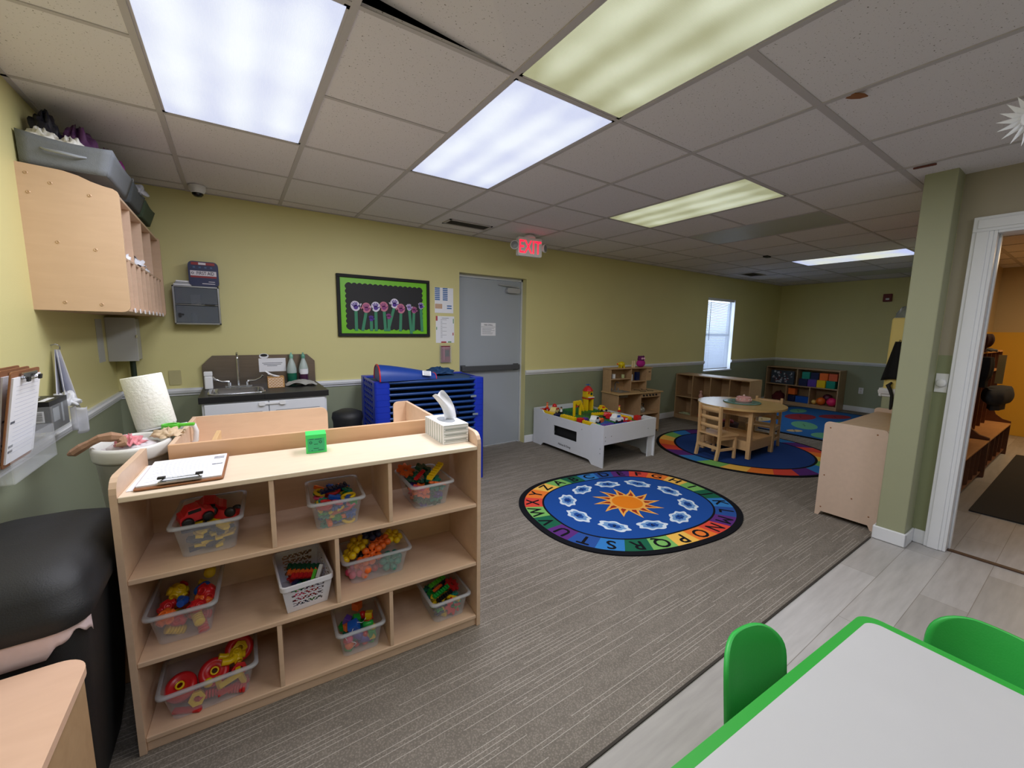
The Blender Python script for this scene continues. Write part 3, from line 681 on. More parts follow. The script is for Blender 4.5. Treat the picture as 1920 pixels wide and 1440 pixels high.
# ------------------------------------------------------------------ wall cubby and what sits on it
CZ0, CZ1, CY0, CY1, CX = 1.478, 2.10, .02, 1.30, -.18
r = thing('wall_cubby', 'birch wall cubby with slots hung high on the yellow wall', 'cubby', (XL, CY0, 0), 0)
def cub(): # x (out from wall), z outline of the end panel
    D = CX - XL
    P = [(.0, CZ0), (D - .03, CZ0)] + [(D - .03 + .03 * math.sin(a), CZ0 + .03 - .03 * math.cos(a)) for a in [PI / 2 * k / 4 for k in range(1, 5)]]
    P += [(D, 2.02), (D - .005, 2.035), (D - .02, 2.045), (D - .05, 2.05), (D - .09, 2.062), (D - .13, 2.08), (D - .18, 2.092), (0, CZ1)]
    return P
for y in (0, CY1 - CY0 - .016):
    # prism along y of an x,z outline
    MB().prism(cub(), y, y + .016, 'y').build('end_panel', wood('birch_cubby', 'd5b698', var=.05) if y == 0 else MATS['birch_cubby'], r, bevel=.003)
D = CX - XL; L_ = CY1 - CY0
MB().box(0, D - .01, .016, L_ - .016, 2.02, 2.034).build('top_board', BIRCH, r, bevel=.002)
MB().box(0, D - .012, .016, L_ - .016, 1.735, 1.747).build('middle_board', BIRCH, r, bevel=.002)
MB().box(0, D - .012, .016, L_ - .016, CZ0 + .004, CZ0 + .016).build('bottom_board', BIRCH, r, bevel=.002)
MB().box(0, .006, .016, L_ - .016, CZ0, 2.03).build('back_panel', BIRCH, r)
for k in range(1, 4): MB().box(.006, D - .014, L_ * k / 4 - .006, L_ * k / 4 + .006, 1.747, 2.02).build('divider', BIRCH, r)
for k in range(1, 9):
    MB().box(.006, D - .006, L_ * k / 9 - .005, L_ * k / 9 + .005, CZ0 + .016, 1.735).build('slot_divider', BIRCH, r)
    MB().prism(rrect(-.011, .011, -.012, .012, .006), D - .006, D - .003, 'x').build('slot_label', PAPER, r, loc=(0, L_ * k / 9, CZ0 + .012))
mb = MB()
for (x, z) in ((.03, 2.06), (.03, 1.98), (.10, 2.03), (.22, 2.0), (.10, 1.78), (.22, 1.76), (.10, 1.515), (.22, 1.51)):
    mb.M = Matrix.Translation((x, 0, z)) @ Matrix.Rotation(PI / 2, 4, 'X'); mb.lathe([(.0075, 0), (.0065, .002), (.003, .0022), (.003, .0008)], n=12)
mb.M = Matrix.Identity(4); mb.build('screw_cap', mat('pale_screw_cap', 'c9a888', rough=.3, metal=.3), r)
for k, (y, z, rd) in enumerate(((.22, 1.755, .02), (.50, 1.748, .032), (.80, 1.755, .018))):
    o = MB().surf(crumple(rd * 1.4, .3, 30 + k, sq=.8), 18, 7).build('crumpled_tissue', PAPER, loc=(-.22, y, z if z > 1.76 else 1.748)); tag(o, 'crumpled white tissue in an upper slot of the wall cubby', 'tissue', 'white tissues in the wall cubby')
def fabric_bin(label, y0, w, col, h=.235, x0=-.49, tilt=0.0):
    FB = mat('bin_fabric_' + col, col, rough=.9, var=.08, scale=60, bump=.3, bscale=250)
    b = thing('storage_bin', label, 'storage bin', (x0, y0, 2.105), tilt, 'fabric bins on top of the wall cubby')
    dx = .29
    mb = MB(); n = 12
    vs = [(0, 0, 0), (dx - .02, 0, 0), (dx - .02, w - .02, 0), (0, w, 0)]; vt = [(-.0, -.01, h), (dx + .01, -.012, h * .86), (dx + .012, w, h * .84), (0, w + .008, h * .98)]
    for k in range(4):
        a, b2, c, d2 = vs[k], vs[(k + 1) % 4], vt[(k + 1) % 4], vt[k]
        def fn(u, v, a=a, b2=b2, c=c, d2=d2):
            p = Vector(a).lerp(Vector(b2), u); q = Vector(d2).lerp(Vector(c), u); z = p.lerp(q, v); z.z -= .012 * math.sin(PI * u) * v; return tuple(z)
        mb.surf(fn, 8, 5)
    mb.add(vs, [(0, 3, 2, 1)]); mb.build('fabric_body', FB, b, solid=.004)
    mb = MB(); mb.tube([(.07, -.008, h * .55), (.09, -.03, h * .47), (.14, -.036, h * .44), (.19, -.03, h * .42), (.21, -.01, h * .47)], [.004, .006, .007, .006, .004], 8); mb.build('handle', MATS['bin_fabric_9aa0a8'] if 'bin_fabric_9aa0a8' in MATS else mat('bin_fabric_9aa0a8', '9aa0a8', rough=.8), b)
    return b
fabric_bin('grey fabric storage bin crammed with bags on the wall cubby', .05, .44, '7b8086', h=.135)
fabric_bin('darker grey fabric bin behind the crammed one on the wall cubby', .53, .34, '565c60', h=.13)
fabric_bin('green-grey fabric bin at the far end of the wall cubby', .915, .34, '4a5a46', h=.12)
BG = [('white_bundle', 'f0efe8', 'white stuffed bundle in the grey fabric bin', (-.43, .12, 2.215), .06, .9), ('white_bundle', 'f0efe8', 'round white wadded bundle at the rim of the grey bin', (-.34, .12, 2.205), .055, .9),
      ('purple_bag', '5b3560', 'dark purple plastic bag piled in the grey fabric bin', (-.34, .235, 2.20), .082, 1.5), ('magenta_bag', '8e2a7e', 'magenta plastic bag spilling over the grey bin corner', (-.28, .405, 2.19), .075, 1.5),
      ('black_bag', '1c1c28', 'black bag against the wall on top of the grey bin', (-.43, .17, 2.25), .05, 2.0), ('blue_bag', '2c3a7c', 'dark blue bag behind the purple one in the grey bin', (-.34, .57, 2.20), .08, 1.3)]
for k, (nm, c, lb, loc, rd, sq) in enumerate(BG):
    o = MB().surf(crumple(rd, .16, 50 + k, sq=sq), 36, 12).build(nm, mat(nm + '_film', c, rough=.3, var=.15, scale=20), loc=loc); tag(o, lb, 'bag')
o = MB().surf(crumple(.07, .3, 61, sq=.8), 36, 12).build('clear_bag', mat('clear_film', 'c9ccd6', rough=.15, var=.1, alpha=.55), loc=(-.24, .70, 2.19)); tag(o, 'crinkled clear plastic bag hanging from the grey bins', 'bag')

# ------------------------------------------------------------------ things on the near part of the yellow wall
t = thing('glove_box', 'black carton of gloves with barcode in a clear wall holder', 'glove box', (-.492, -.33, .985), 0)
GB = mat('black_glove_carton', '17181c', rough=.4, var=.05)
mb = MB(); mb.box(0, .092, 0, .21, 0, .122, 0)
mb.box(.035, .075, -.0006, 0, .04, .085, 1)
for k in range(11): mb.box(.048, .07, -.0012, -.0006, .046 + k * .0032, .046 + k * .0032 + (.0018 if k % 3 else .001), 2)
for k in range(4):
    mb.box(.012, .022, .02 + k * .048, .035 + k * .048, .122, .1227, 1); mb.box(.055, .075, .02 + k * .03, .042 + k * .03, .122, .1227, 1)
mb.box(.092, .0927, .03, .10, .035, .09, 3); mb.box(.092, .0927, .13, .15, .02, .10, 3)
mb.build('carton', [GB, PAPER, INK, mat('silver_print', '9aa0a6', rough=.4)], t)
ACR = mat('clear_acrylic', 'e6eaf0', rough=.08, var=0, alpha=.13, spec=.7)
h = thing('glove_holder', 'clear acrylic holder around the black glove carton', 'holder', (XL, -.345, .975), 0)
mb = MB(); mb.box(0, .11, 0, .25, 0, .004); mb.box(.106, .11, 0, .25, 0, .115); mb.box(0, .11, -.004, 0, 0, .115); mb.box(0, .004, 0, .25, 0, .15); mb.build('shell', ACR, h)
o = MB().surf(crumple(.042, .35, 71, sq=1.0), 28, 10).build('glove_bunch', mat('white_glove_film', 'dfe1e6', rough=.4, var=.1, alpha=.85), loc=(-.415, -.075, 1.055)); tag(o, 'bunched white disposable gloves pulled from the black carton', 'gloves')
mb = MB(); mb.surf(lambda u, v: (-.41 + .04 * u + .01 * math.sin(9 * u), -.06 + .05 * u, 1.04 - .13 * v * (1 - .35 * abs(u - .5)) + .01 * math.sin(6 * u)), 10, 8); o = mb.build('hanging_wrapper', mat('clear_film2', 'd4d6dc', rough=.2, alpha=.6), solid=.001); tag(o, 'torn clear wrapper hanging below the white gloves', 'wrapper')
h = thing('file_holder', 'clear wall pocket holding the clipboards by the glove box', 'holder', (XL, -.86, .93), 0)
mb = MB(); mb.box(0, .004, 0, .36, 0, .25); mb.box(0, .15, 0, .36, 0, .004); mb.box(.146, .15, 0, .36, 0, .12); mb.box(0, .15, .356, .36, 0, .12); mb.build('pocket', ACR, h)
for k in range(3):
    c = clipboard('clipboard', ['front clipboard of grey forms in the clear wall pocket', 'second clipboard standing behind the front one in the wall pocket', 'rearmost clipboard against the wall in the clear pocket'][k], (XL + .085 - .028 * k, -.47 + .012 * k, .937), 0)
    c['group'] = 'clipboards in the wall pocket'
    # stand the board upright: local x along the wall, local y up, face away from the wall; clip on top
    c.matrix_world = Matrix.Translation((XL + .076 - .022 * k, -.80 + .03 * k, .945)) @ Matrix.Rotation(math.radians(5 + 2 * (2 - k)), 4, 'Y') @ Matrix(((0, 0, 1, 0), (1, 0, 0, 0), (0, 1, 0, 0), (0, 0, 0, 1))) @ Matrix.Translation((.32, .32, 0)) @ Matrix.Rotation(PI, 4, 'Z')
hk = thing('hanging_forms', 'plastic sleeved forms hanging from a hook under the wall cubby', 'papers', (XL, .155, .985), 0)
MB().tube([(0, 0, .33), (.02, 0, .335), (.03, .005, .325), (.028, .008, .31), (.015, .008, .305)], .0025, 8).build('hook', CHROME, hk)
SL = mat('sleeve_film', 'd6d8e6', rough=.2, var=.04, alpha=.8)
for k, (a, l) in enumerate(((-172, .24), (-158, .26), (-140, .27))):
    ca, sa = math.sin(math.radians(a)), math.cos(math.radians(a))
    mb = MB(); mb.surf(lambda u, v: (.012 - ca * .13 * u * (.25 + .75 * v) + .01 * v, .0 + sa * .17 * u * (.10 + .9 * v), .31 - l * v), 6, 6); mb.build('sleeve', [SL, PAPER, SL][k], hk, solid=.0012)
    if k == 1:
        mb = MB()
        for q in range(8): mb.box(0, .004, 0, .001, 0, .001)
        del mb
o = MB().box(XL, XL + .002, .96, 1.11, 1.17, 1.45).build('wall_chart', mat('grey_paper', 'b9bbb6', rough=.8)); tag(o, 'faded white chart on the wall under the cubby', 'paper')
e = thing('electrical_box', 'grey steel electrical box in the corner under the cubby', 'electrical box', (XL, 1.19, 1.165), 0)
EB = mat('grey_box_paint', 'b2b4b4', rough=.4, var=.03)
MB().box(.002, .15, .01, .198, 0, .295).build('enclosure', EB, e, bevel=.004)
MB().box(.0, .158, 0, .01, -.004, .30).build('cover', EB, e, bevel=.003)
MB().box(.155, .162, -.006, .0, .16, .18).build('latch', CHROME, e)
o = MB().tube([(XL + .10, 1.34, 0), (XL + .10, 1.34, .5), (XL + .10, 1.34, 1.165)], .017).build('conduit_pipe', mat('dark_green_pipe', '1d2f22', rough=.5)); tag(o, 'dark green conduit rising in the corner to the grey box', 'pipe')
o = MB().prism(rrect(-.21, -.135, .955, 1.07, .008), YB - .006, YB, 'y').build('cover_plate', mat('yellow_cover_plate', 'b8b184', rough=.4)); tag(o, 'blank painted cover plate on the wall near the sink', 'cover plate')
# ------------------------------------------------------------------ sink corner
SX0, SX1, SY0, SY1, SZ = 0.0, .815, .725, 1.365, .935
c = thing('sink_cabinet', 'white childrens sink cabinet with black counter and steel splash', 'sink cabinet', (SX0, SY0, 0), 0)
w_, d_ = SX1 - SX0, SY1 - SY0
MB().box(.015, w_ - .015, .02, d_, 0, SZ - .045).build('cabinet_body', WHITEP, c, bevel=.003)
mb = MB(); mb.box(0, w_, 0, d_, SZ - .045, SZ); 
# counter as a frame around the basin
mb = MB(); bx0, bx1, by0, by1 = .06, .385, .10, .40
for (a, b2, c2, d2) in ((0, bx0, 0, d_), (bx1, w_, 0, d_), (bx0, bx1, 0, by0), (bx0, bx1, by1, d_)): mb.box(a, b2, c2, d2, SZ - .045, SZ)
mb.build('countertop', mat('black_counter', '17181b', rough=.45, var=.2, scale=120), c, bevel=.002)
mb = MB(); r0 = rrect(bx0 - .014, bx1 + .014, by0 - .014, by1 + .014, .045); r1 = rrect(bx0 + .012, bx1 - .012, by0 + .012, by1 - .012, .04); r2 = rrect(bx0 + .03, bx1 - .03, by0 + .03, by1 - .03, .05)
loft(mb, [[(p[0], p[1], SZ + .001) for p in r0], [(p[0], p[1], SZ + .005) for p in r0], [(p[0], p[1], SZ + .004) for p in r1], [(p[0], p[1], SZ - .10) for p in r2]], 0, False, True)
mb.build('basin', mat('sink_steel', 'b9bcc0', rough=.22, metal=.9, var=.05), c)
for k, x0 in enumerate((.03, w_ / 2 + .003)):
    dd = MB().box(x0, x0 + w_ / 2 - .033, 0.0, .02, .06, SZ - .055).build('door', WHITEP, c, bevel=.002)
    mb = MB(); x1 = x0 + w_ / 2 - .033
    for q in range(12): mb.box(x0 + .05 + q * (x1 - x0 - .1) / 12, x0 + .05 + (q + .82) * (x1 - x0 - .1) / 12, -.003, 0, .14, SZ - .14)
    mb.build('beadboard_panel', WHITEP, dd)
    MB().box(x0 + .04, x1 - .04, -.0012, 0, SZ - .128, SZ - .125).build('panel_groove', GREYM, dd)
mb = MB()
mb.prism(rrect(.345, .385, SZ - .085, SZ - .057, .01), -.012, 0, 'y'); mb.prism(rrect(.475, .515, SZ - .085, SZ - .057, .01), -.012, 0, 'y'); mb.box(.38, .48, -.008, -.004, SZ - .079, SZ - .063)
mb.build('child_lock', WHITE, c, bevel=.002)
P = [(0, SZ), (w_, SZ), (w_, SZ + .185), (w_ - .06, SZ + .245), (.07, SZ + .245), (0, SZ + .17)]
MB().prism(P, d_ - .012, d_, 'y').build('splash_panel', STEEL, c)
f = MB(); fx, fy = .235, .46
f.box(fx - .09, fx + .09, fy - .018, fy + .018, SZ, SZ + .016); f.cyl((fx, fy, SZ), (fx, fy, SZ + .245), .0085); f.tube([(fx, fy, SZ + .24), (fx, fy - .01, SZ + .268), (fx, fy - .045, SZ + .275), (fx, fy - .085, SZ + .255), (fx, fy - .09, SZ + .235)], .0085)
for s_ in (-1, 1):
    f.cyl((fx + s_ * .06, fy, SZ + .01), (fx + s_ * .06, fy, SZ + .045), .014); f.tube([(fx + s_ * .06, fy, SZ + .05), (fx + s_ * .11, fy - .005, SZ + .052), (fx + s_ * .15, fy - .01, SZ + .072), (fx + s_ * .165, fy - .012, SZ + .09)], [.009, .007, .008, .009])
f.build('faucet', CHROME, c)
# things on the counter
def K(x, y, z): return (SX0 + x, SY0 + y, z + (.001 if z else 0))
o = thing('soap_dispenser', 'white soap dispenser bottle at the corner of the sink', 'dispenser', K(.045, .44, SZ))
MB().box(-.026, .026, -.024, .024, 0, .10).build('bottle', WHITE, o, bevel=.008); MB().box(-.027, .027, -.025, .025, .10, .135).build('cap', WHITE, o, bevel=.006)
def honey(mb, w, d, h):
    for a in range(9):
        for b2 in range(7):
            x = .004 + a * (w - .012) / 9; z = .004 + b2 * (h - .008) / 7
            if (a + b2) % 2: mb.add([(x, -.0006, z), (x + .011, -.0006, z + .005), (x + .009, -.0006, z + .009), (x - .001, -.0006, z + .005)], [(0, 1, 2, 3)], 1)
            else: mb.add([(x, -.0006, z + .005), (x + .010, -.0006, z), (x + .012, -.0006, z + .004), (x + .001, -.0006, z + .009)], [(0, 1, 2, 3)], 1)
def tuft_b(t, w, d, h):
    MB().surf(lambda u, v: (w * .5 - .05 * v - .02 + .05 * u * (1 - .4 * v), d / 2 + .02 * math.sin(u * 5), h - .003 + .045 * v * (1 - .5 * u) + .01 * math.sin(7 * u)), 10, 8).build('tissue', PAPER, t, solid=.001)
tissue_box('tissue_box', 'tan lattice patterned tissue box beside the sink basin', K(.425, .30, SZ), -.02, .115, .115, .085, [mat('tan_box_card', 'b8894e', rough=.6), mat('pink_lattice_print', 'f2dccb', rough=.6)], tuft_b, honey)
def spray(label, x, y, liq, lid, lab):
    b = thing('cleaning_bottle', label, 'bottle', K(x, y, SZ), 0, 'cleaning bottles on the sink counter')
    BT = mat('milky_bottle', 'c2d2d0', rough=.25, var=.02, alpha=.75)
    MB().lathe([(.036, 0), (.038, .004), (.038, .06), (.037, .085)], n=24).build('liquid', liq, b)
    MB().lathe([(.0385, .085), (.038, .12), (.028, .165), (.014, .205), (.013, .215)], n=24, cap=False).build('shoulder', BT, b)
    MB().lathe([(.015, .212), (.016, .225), (.016, .24), (.007, .248), (.006, .262)], n=16).build('cap', lid, b)
    if lab:
        mb = MB(); mb.surf(lambda u, v: (.0392 * math.sin(-.9 + 1.8 * u), -.0392 * math.cos(-.9 + 1.8 * u), .075 + .045 * v), 10, 1); mb.build('sticker', PAPER, b)
    return b
spray('cleaning bottle with green liquid against the steel splash', .625, .585, mat('green_liquid', '1f6a52', rough=.15, alpha=.92), mat('green_bottle_neck', '7fb8a4', rough=.3), 0)
spray('cleaning bottle with purple liquid and pale sticker', .715, .565, mat('purple_liquid', '4a2846', rough=.15, alpha=.94), mat('green_bottle_neck2', '5f9c88', rough=.3), 1)
rd = random.Random(5)
mb = MB()
def cloth(u, v):
    x = .56 + .21 * u + .012 * math.sin(13 * v); y = .30 + .13 * v + .012 * math.sin(11 * u)
    return (x, y, .008 + .036 * abs(math.sin(5 * u + 3.2 * v)) * (1 - (2 * u - 1) ** 4) * (1 - .5 * (2 * v - 1) ** 4) + .004 * math.sin(17 * v + 5 * u))
o = mb.surf(cloth, 36, 18).build('grey_cloth', mat('grey_terry', '9c9c98', rough=.95, var=.1, bump=.5, bscale=300), loc=K(0, 0, SZ), solid=.003); tag(o, 'rumpled light grey cloth on the black sink counter', 'cloth')
mb = MB(); mb.box(.385, .585, 0, .002, SZ + .10, SZ + .215, 0)
for k, (a, b2) in enumerate(((.41, .56), (.42, .55), (.445, .52))): mb.box(a, b2, -.0006, 0, SZ + .172 - k * .012, SZ + .176 - k * .012, 1)
o = mb.build('instruction_sheet', [PAPER, INK], loc=(SX0, SY1 - .0145, 0)); tag(o, 'white instruction sheet taped on the steel splash panel', 'notice')
mb = MB(); mb.prism(circ(.035, 24, 0, 0, .62), 0, .002, 'y', 0); mb.prism(circ(.026, 24, 0, .006, .45), -.0006, 0, 'y', 1)
o = mb.build('round_sticker', [PAPER, BLACKG], loc=(SX0 + .425, SY1 - .017, SZ + .235)); tag(o, 'small oval black and white sticker on the splash top edge', 'sticker')
mb = MB(); mb.lathe([(.10, 0), (.115, .62), (.125, .66), (.118, .70), (.06, .725), (.001, .73)], n=28, sy=1.2)
o = mb.build('waste_bin', BLACK, loc=(.99, .93, 0)); tag(o, 'small black bin standing between the sink cabinet and blue cots', 'bin')

# medicine cabinet and first aid
m = thing('medicine_cabinet', 'stainless wall cabinet with two glass doors above the sink', 'cabinet', (-.135, YB - .11, 1.425), 0)
mw, mh, md_ = .285, .29, .11
mb = MB(); mb.box(0, mw, md_ - .004, md_, 0, mh); mb.box(0, .012, 0, md_, 0, mh); mb.box(mw - .012, mw, 0, md_, 0, mh); mb.box(0, mw, 0, md_, 0, .012); mb.box(0, mw, 0, md_, mh - .012, mh); mb.box(.012, mw - .012, .01, md_, mh * .5, mh * .5 + .008)
mb.build('cabinet_body', mat('cabinet_steel', 'a3a6aa', rough=.3, metal=.8, var=.08), m, bevel=.002)
SMOKE = mat('smoky_glass', '6c7480', rough=.1, var=.0, alpha=.6, spec=.7)
for z0, z1 in ((.014, mh * .5 - .004), (mh * .5 + .012, mh - .014)): MB().box(.014, mw - .014, -.003, .002, z0, z1).build('door', SMOKE, m)
mb = MB(); mb.box(.03, .044, -.014, -.003, .055, .085); mb.box(.04, .06, -.010, -.003, .07, .08); mb.box(.19, .255, -.006, -.003, mh * .5 + .004, mh * .5 + .012); mb.build('latch', BLACK, m)
o = thing('medicine_box', 'pale carton seen behind the upper smoky cabinet glass', 'carton', (-.03, YB - .075, 1.425 + mh * .5 + .008)); MB().box(0, .06, 0, .05, 0, .075).build('carton', PAPER, o, bevel=.002)
o = thing('medicine_jar', 'pale jar seen behind the lower smoky cabinet glass', 'jar', (-.02, YB - .06, 1.437)); MB().lathe([(.022, 0), (.022, .055), (.014, .065), (.015, .08)], n=16).build('jar_body', mat('blue_white_jar', 'b9c6d6', rough=.3), o)
o = thing('first_aid_kit', 'navy first aid kit with red top on the wall cabinet', 'first aid kit', (-.03, YB - .105, 1.716), 0)
NAVY = mat('navy_case', '1c2550', rough=.45, var=.05)
MB().prism(rrect(0, .185, 0, .185, .03), 0, .08, 'y').build('case', NAVY, o, bevel=.004)
mb = MB(); mb.box(.012, .172, -.0015, 0, .078, .115, 1); mb.box(.012, .172, -.0012, 0, .064, .077, 0); mb.box(.02, .165, -.003, 0, .158, .178, 0); mb.box(.065, .11, -.005, -.001, .160, .176, 1)
mb.box(.08, .16, -.0012, 0, .018, .023, 1); mb.box(.12, .16, -.0012, 0, .034, .038, 1)
for x in (.03, .065, .10, .135): mb.box(x, x + .014, -.0012, 0, .135, .147, 3)
text(mb, 'FIRST AID', face_y(.104, -.0022, .0965), .036, 2, .012, .70); mb.M = Matrix.Translation((.026, -.0024, .0965)) @ Matrix.Rotation(PI / 2, 4, 'X'); mb.ring(circ(.0085, 14), circ(.005, 14), 0, .0006, 2); mb.M = Matrix.Identity(4)
mb.build('front_label', [mat('kit_red', '8e1c22', rough=.45), mat('kit_white', 'd8d4dc', rough=.5), mat('kit_ink', '2c2440', rough=.5), mat('kit_icon_teal', '3c5c84', rough=.5)], o)
for k in range(3):
    o = MB().box(0, .11, 0, .085, 0, .012).build('packet', [PAPER, mat('silver_packet', '9fa2a6', rough=.3, metal=.5), PAPER][k], loc=(-.125 + .008 * k, YB - .10, 1.7155 + .0125 * k), rz=.04 * k, bevel=.003); tag(o, ['white packet at the bottom of the pile beside the first aid kit', 'silver packet in the middle of the pile beside the first aid kit', 'white packet topmost on the pile beside the first aid kit'][k], 'packet', 'flat packets on the wall cabinet')

# ------------------------------------------------------------------ bulletin board with handprint flowers
bw, bh = .905, .575
bb = thing('bulletin_board', 'black framed board with bright green scalloped border above the cots', 'bulletin board', (1.03, YB - .02, 1.337), 0)
MB().box(.02, bw - .02, .008, .02, .02, bh - .02).build('backing', mat('bright_green_paper', '74c423', rough=.4, var=.08, scale=5), bb)
mb = MB(); mb.box(0, bw, -.006, .02, 0, .03); mb.box(0, bw, -.006, .02, bh - .03, bh); mb.box(0, .03, -.006, .02, .03, bh - .03); mb.box(bw - .03, bw, -.006, .02, .03, bh - .03); mb.build('frame', BLACKG, bb, bevel=.003)
P = []; x0, x1, z0, z1 = .085, bw - .085, .075, bh - .085
nx, nz = 15, 9
def sc(a, b2, n, out):  # scalloped run
    for k in range(n * 6):
        t = k / (n * 6); yield a[0] + (b2[0] - a[0]) * t + out[0] * .012 * abs(math.sin(PI * n * t)), a[1] + (b2[1] - a[1]) * t + out[1] * .012 * abs(math.sin(PI * n * t))
P += list(sc((x0, z0), (x1, z0), nx, (0, -1))); P += list(sc((x1, z0), (x1, z1), nz, (1, 0))); P += list(sc((x1, z1), (x0, z1), nx, (0, 1))); P += list(sc((x0, z1), (x0, z0), nz, (-1, 0)))
MB().prism(P, .005, .0085, 'y').build('black_paper', mat('black_craft_paper', '1b1b20', rough=.6, var=.15, scale=3), bb)
STEM = mat('green_craft_paper', '3f8a68', rough=.7, var=.05)
SKINW = mat('white_cut_paper', 'dcd6ea', rough=.7); SKINP = mat('pink_cut_paper', 'c67a92', rough=.7)
PURP = mat('purple_paint', '4f2a94', rough=.5, var=.15, scale=30); MAUV = mat('mauve_paint', '8a3a7e', rough=.5, var=.15, scale=30)
def hand(mb, s, mi, z, grow):
    """flat child hand: palm and five separate fingers, in x,z"""
    g = grow
    mb.prism([(p[0] * (1 + g), p[1] * (1 + g) - .0) for p in circ(.020 * s, 16, 0, 0, .95)], z, z + .0006, 'y', mi)
    for (a, l, bx) in ((24, .030, -.013), (8, .036, -.005), (-6, .036, .004), (-20, .031, .012), (-62, .026, .016)):
        ca, sa = math.cos(math.radians(a)), math.sin(math.radians(a)); w = (.0042 + g * .012) * s; L2 = (l + g * .012) * s; b0 = (bx * s, (.010 if a > -50 else -.002) * s)
        pts = [(-w, 0), (w, 0), (w, L2 - w), (w * .6, L2), (-w * .6, L2), (-w, L2 - w)]
        mb.prism([(b0[0] + ca * p[0] - sa * p[1], b0[1] + sa * p[0] + ca * p[1]) for p in pts], z, z + .0006, 'y', mi)
FL = [(.165, .275, .35, .0, 'white', 0, 1), (.262, .262, .05, -.04, 'pink', 0, 1), (.35, .275, .05, .0, 'white', 0, 1), (.305, .165, .0, .0, 'purple', 1, 0), (.43, .28, .15, .01, 'pink', 0, 1), (.475, .19, .15, 0, 'mauve', 1, 0), (.535, .315, -.05, -.07, 'white', 0, 1),
      (.60, .268, .1, -.01, 'pink', 0, 1), (.685, .285, .2, .02, 'lilac', 1, 0), (.735, .26, -.1, -.01, 'rose', 1, 0), (.81, .305, .0, .01, 'violet', 1, 0)]
FLL = ['white petalled handprint flower at the end above green stem nearest the sink', 'pink handprint flower leaning beside the first white one', 'second white petalled handprint flower on the board', 'small low purple handprint flower between two tall ones', 'taller pink handprint flower with mauve palm in mid board', 'small low mauve handprint flower beside the leaning stem',
       'highest white handprint flower on a leaning green stem', 'pink handprint flower just after the highest white one', 'pale lilac cut out hand flower whose stem crosses the green border', 'rose pink cut out hand flower with mauve palm near the door end', 'violet and white cut out hand flower nearest the door']
for k, (x, z, tilt, lean, colr, cut, blob) in enumerate(FL):
    f = thing('paper_flower', FLL[k], 'paper flower', (1.03 + x, YB - .0165 - .0005 * (k % 3), 1.337 + z), 0, 'handprint flowers on the bulletin board')
    zb = .055 - z if k != 8 else .03 - z
    MB().prism([(lean - .014, zb), (lean + .014, zb), (.014, -.012), (-.014, -.012)], .0, .0008, 'y').build('stem', STEM, f)
    base, pal = {'white': (SKINW, PURP), 'pink': (SKINP, MAUV), 'purple': (PURP, PURP), 'mauve': (MAUV, MAUV), 'lilac': (SKINW, mat('lilac_paint', '9c86cc', rough=.5)), 'rose': (SKINP, MAUV), 'violet': (SKINW, PURP)}[colr]
    sz = 1.05 if not cut else .9
    if k in (3, 5): sz = .75
    Rm = Matrix.Rotation(-tilt, 4, 'Y')
    mb = MB(); mb.M = Rm
    if blob: mb.prism([(p[0], p[1]) for p in circ(.041 * sz, 24, 0, .012, 1.12)], -.0014, -.0008, 'y', 0); mb.prism([(-.03, .0), (-.052, .02), (-.058, .014), (-.03, -.018)] if k not in (0,) else [(.03, .0), (.058, .022), (.062, .012), (.03, -.018)], -.0014, -.0008, 'y', 0)
    else: hand(mb, sz, 0, -.0014, .28)
    mb.build('petal_cutout', base, f)
    mb = MB(); mb.M = Rm; hand(mb, sz, 0, -.0022, 0); mb.build('handprint', pal, f)

# papers, red holder
mb = MB(); mb.box(0, .215, 0, .002, 0, .265, 0)
BLU = mat('printed_blue', '4a74b0', rough=.6); TANP = mat('tan_printed', 'c9a78e', rough=.7)
for cx in (.0, .09):
    for k in range(7): mb.box(cx + .002, cx + .058, -.0006, 0, .25 - k * .0195, .2635 - k * .0195, 1)
mb.box(.004, .085, -.0006, 0, .045, .095, 2); mb.box(.14, .195, -.0006, 0, .07, .083, 1); mb.box(.14, .195, -.0006, 0, .045, .058, 1)
o = mb.build('schedule_chart', [PAPER, BLU, TANP], loc=(2.0, YB - .003, 1.59)); tag(o, 'white wall chart with two columns of blue bars by the door', 'chart')
mb = MB(); mb.box(0, .215, 0, .002, 0, .285, 0)
for k in range(15): mb.box(.055, .055 + (.02 if k % 3 else .07), -.0006, 0, .245 - k * .0135, .2475 - k * .0135, 1)
mb.box(.07, .15, -.0006, 0, .262, .266, 1); mb.box(0, .02, -.0006, 0, .235, .285, 2); mb.box(.06, .12, -.0006, 0, 0, .016, 2); mb.box(.14, .18, -.0006, 0, .002, .016, 3); mb.box(.195, .207, -.0006, 0, .08, .11, 2); mb.box(.2, .21, -.0006, 0, .21, .26, 3); mb.box(.004, .014, -.0006, 0, .14, .17, 3)
o = mb.build('menu_sheet', [PAPER, INK, mat('printed_red', 'b04a52', rough=.7), mat('printed_green', '6f9c74', rough=.7)], loc=(2.01, YB - .003, 1.272)); tag(o, 'white typed list with red and green border marks below the chart', 'paper')
o = thing('brochure_holder', 'clear wall holder with a dark red booklet beside the door', 'holder', (2.05, YB - .035, 1.06), 0)
mb = MB(); mb.box(0, .125, .031, .035, 0, .20); mb.box(0, .125, 0, .035, 0, .004); mb.box(0, .125, 0, .002, 0, .17); mb.box(0, .002, 0, .035, 0, .19); mb.box(.123, .125, 0, .035, 0, .19); mb.build('pocket', ACR, o)
o = thing('emergency_booklet', 'dark red booklet standing in the clear holder', 'booklet', (2.06, YB - .025, 1.065), 0)
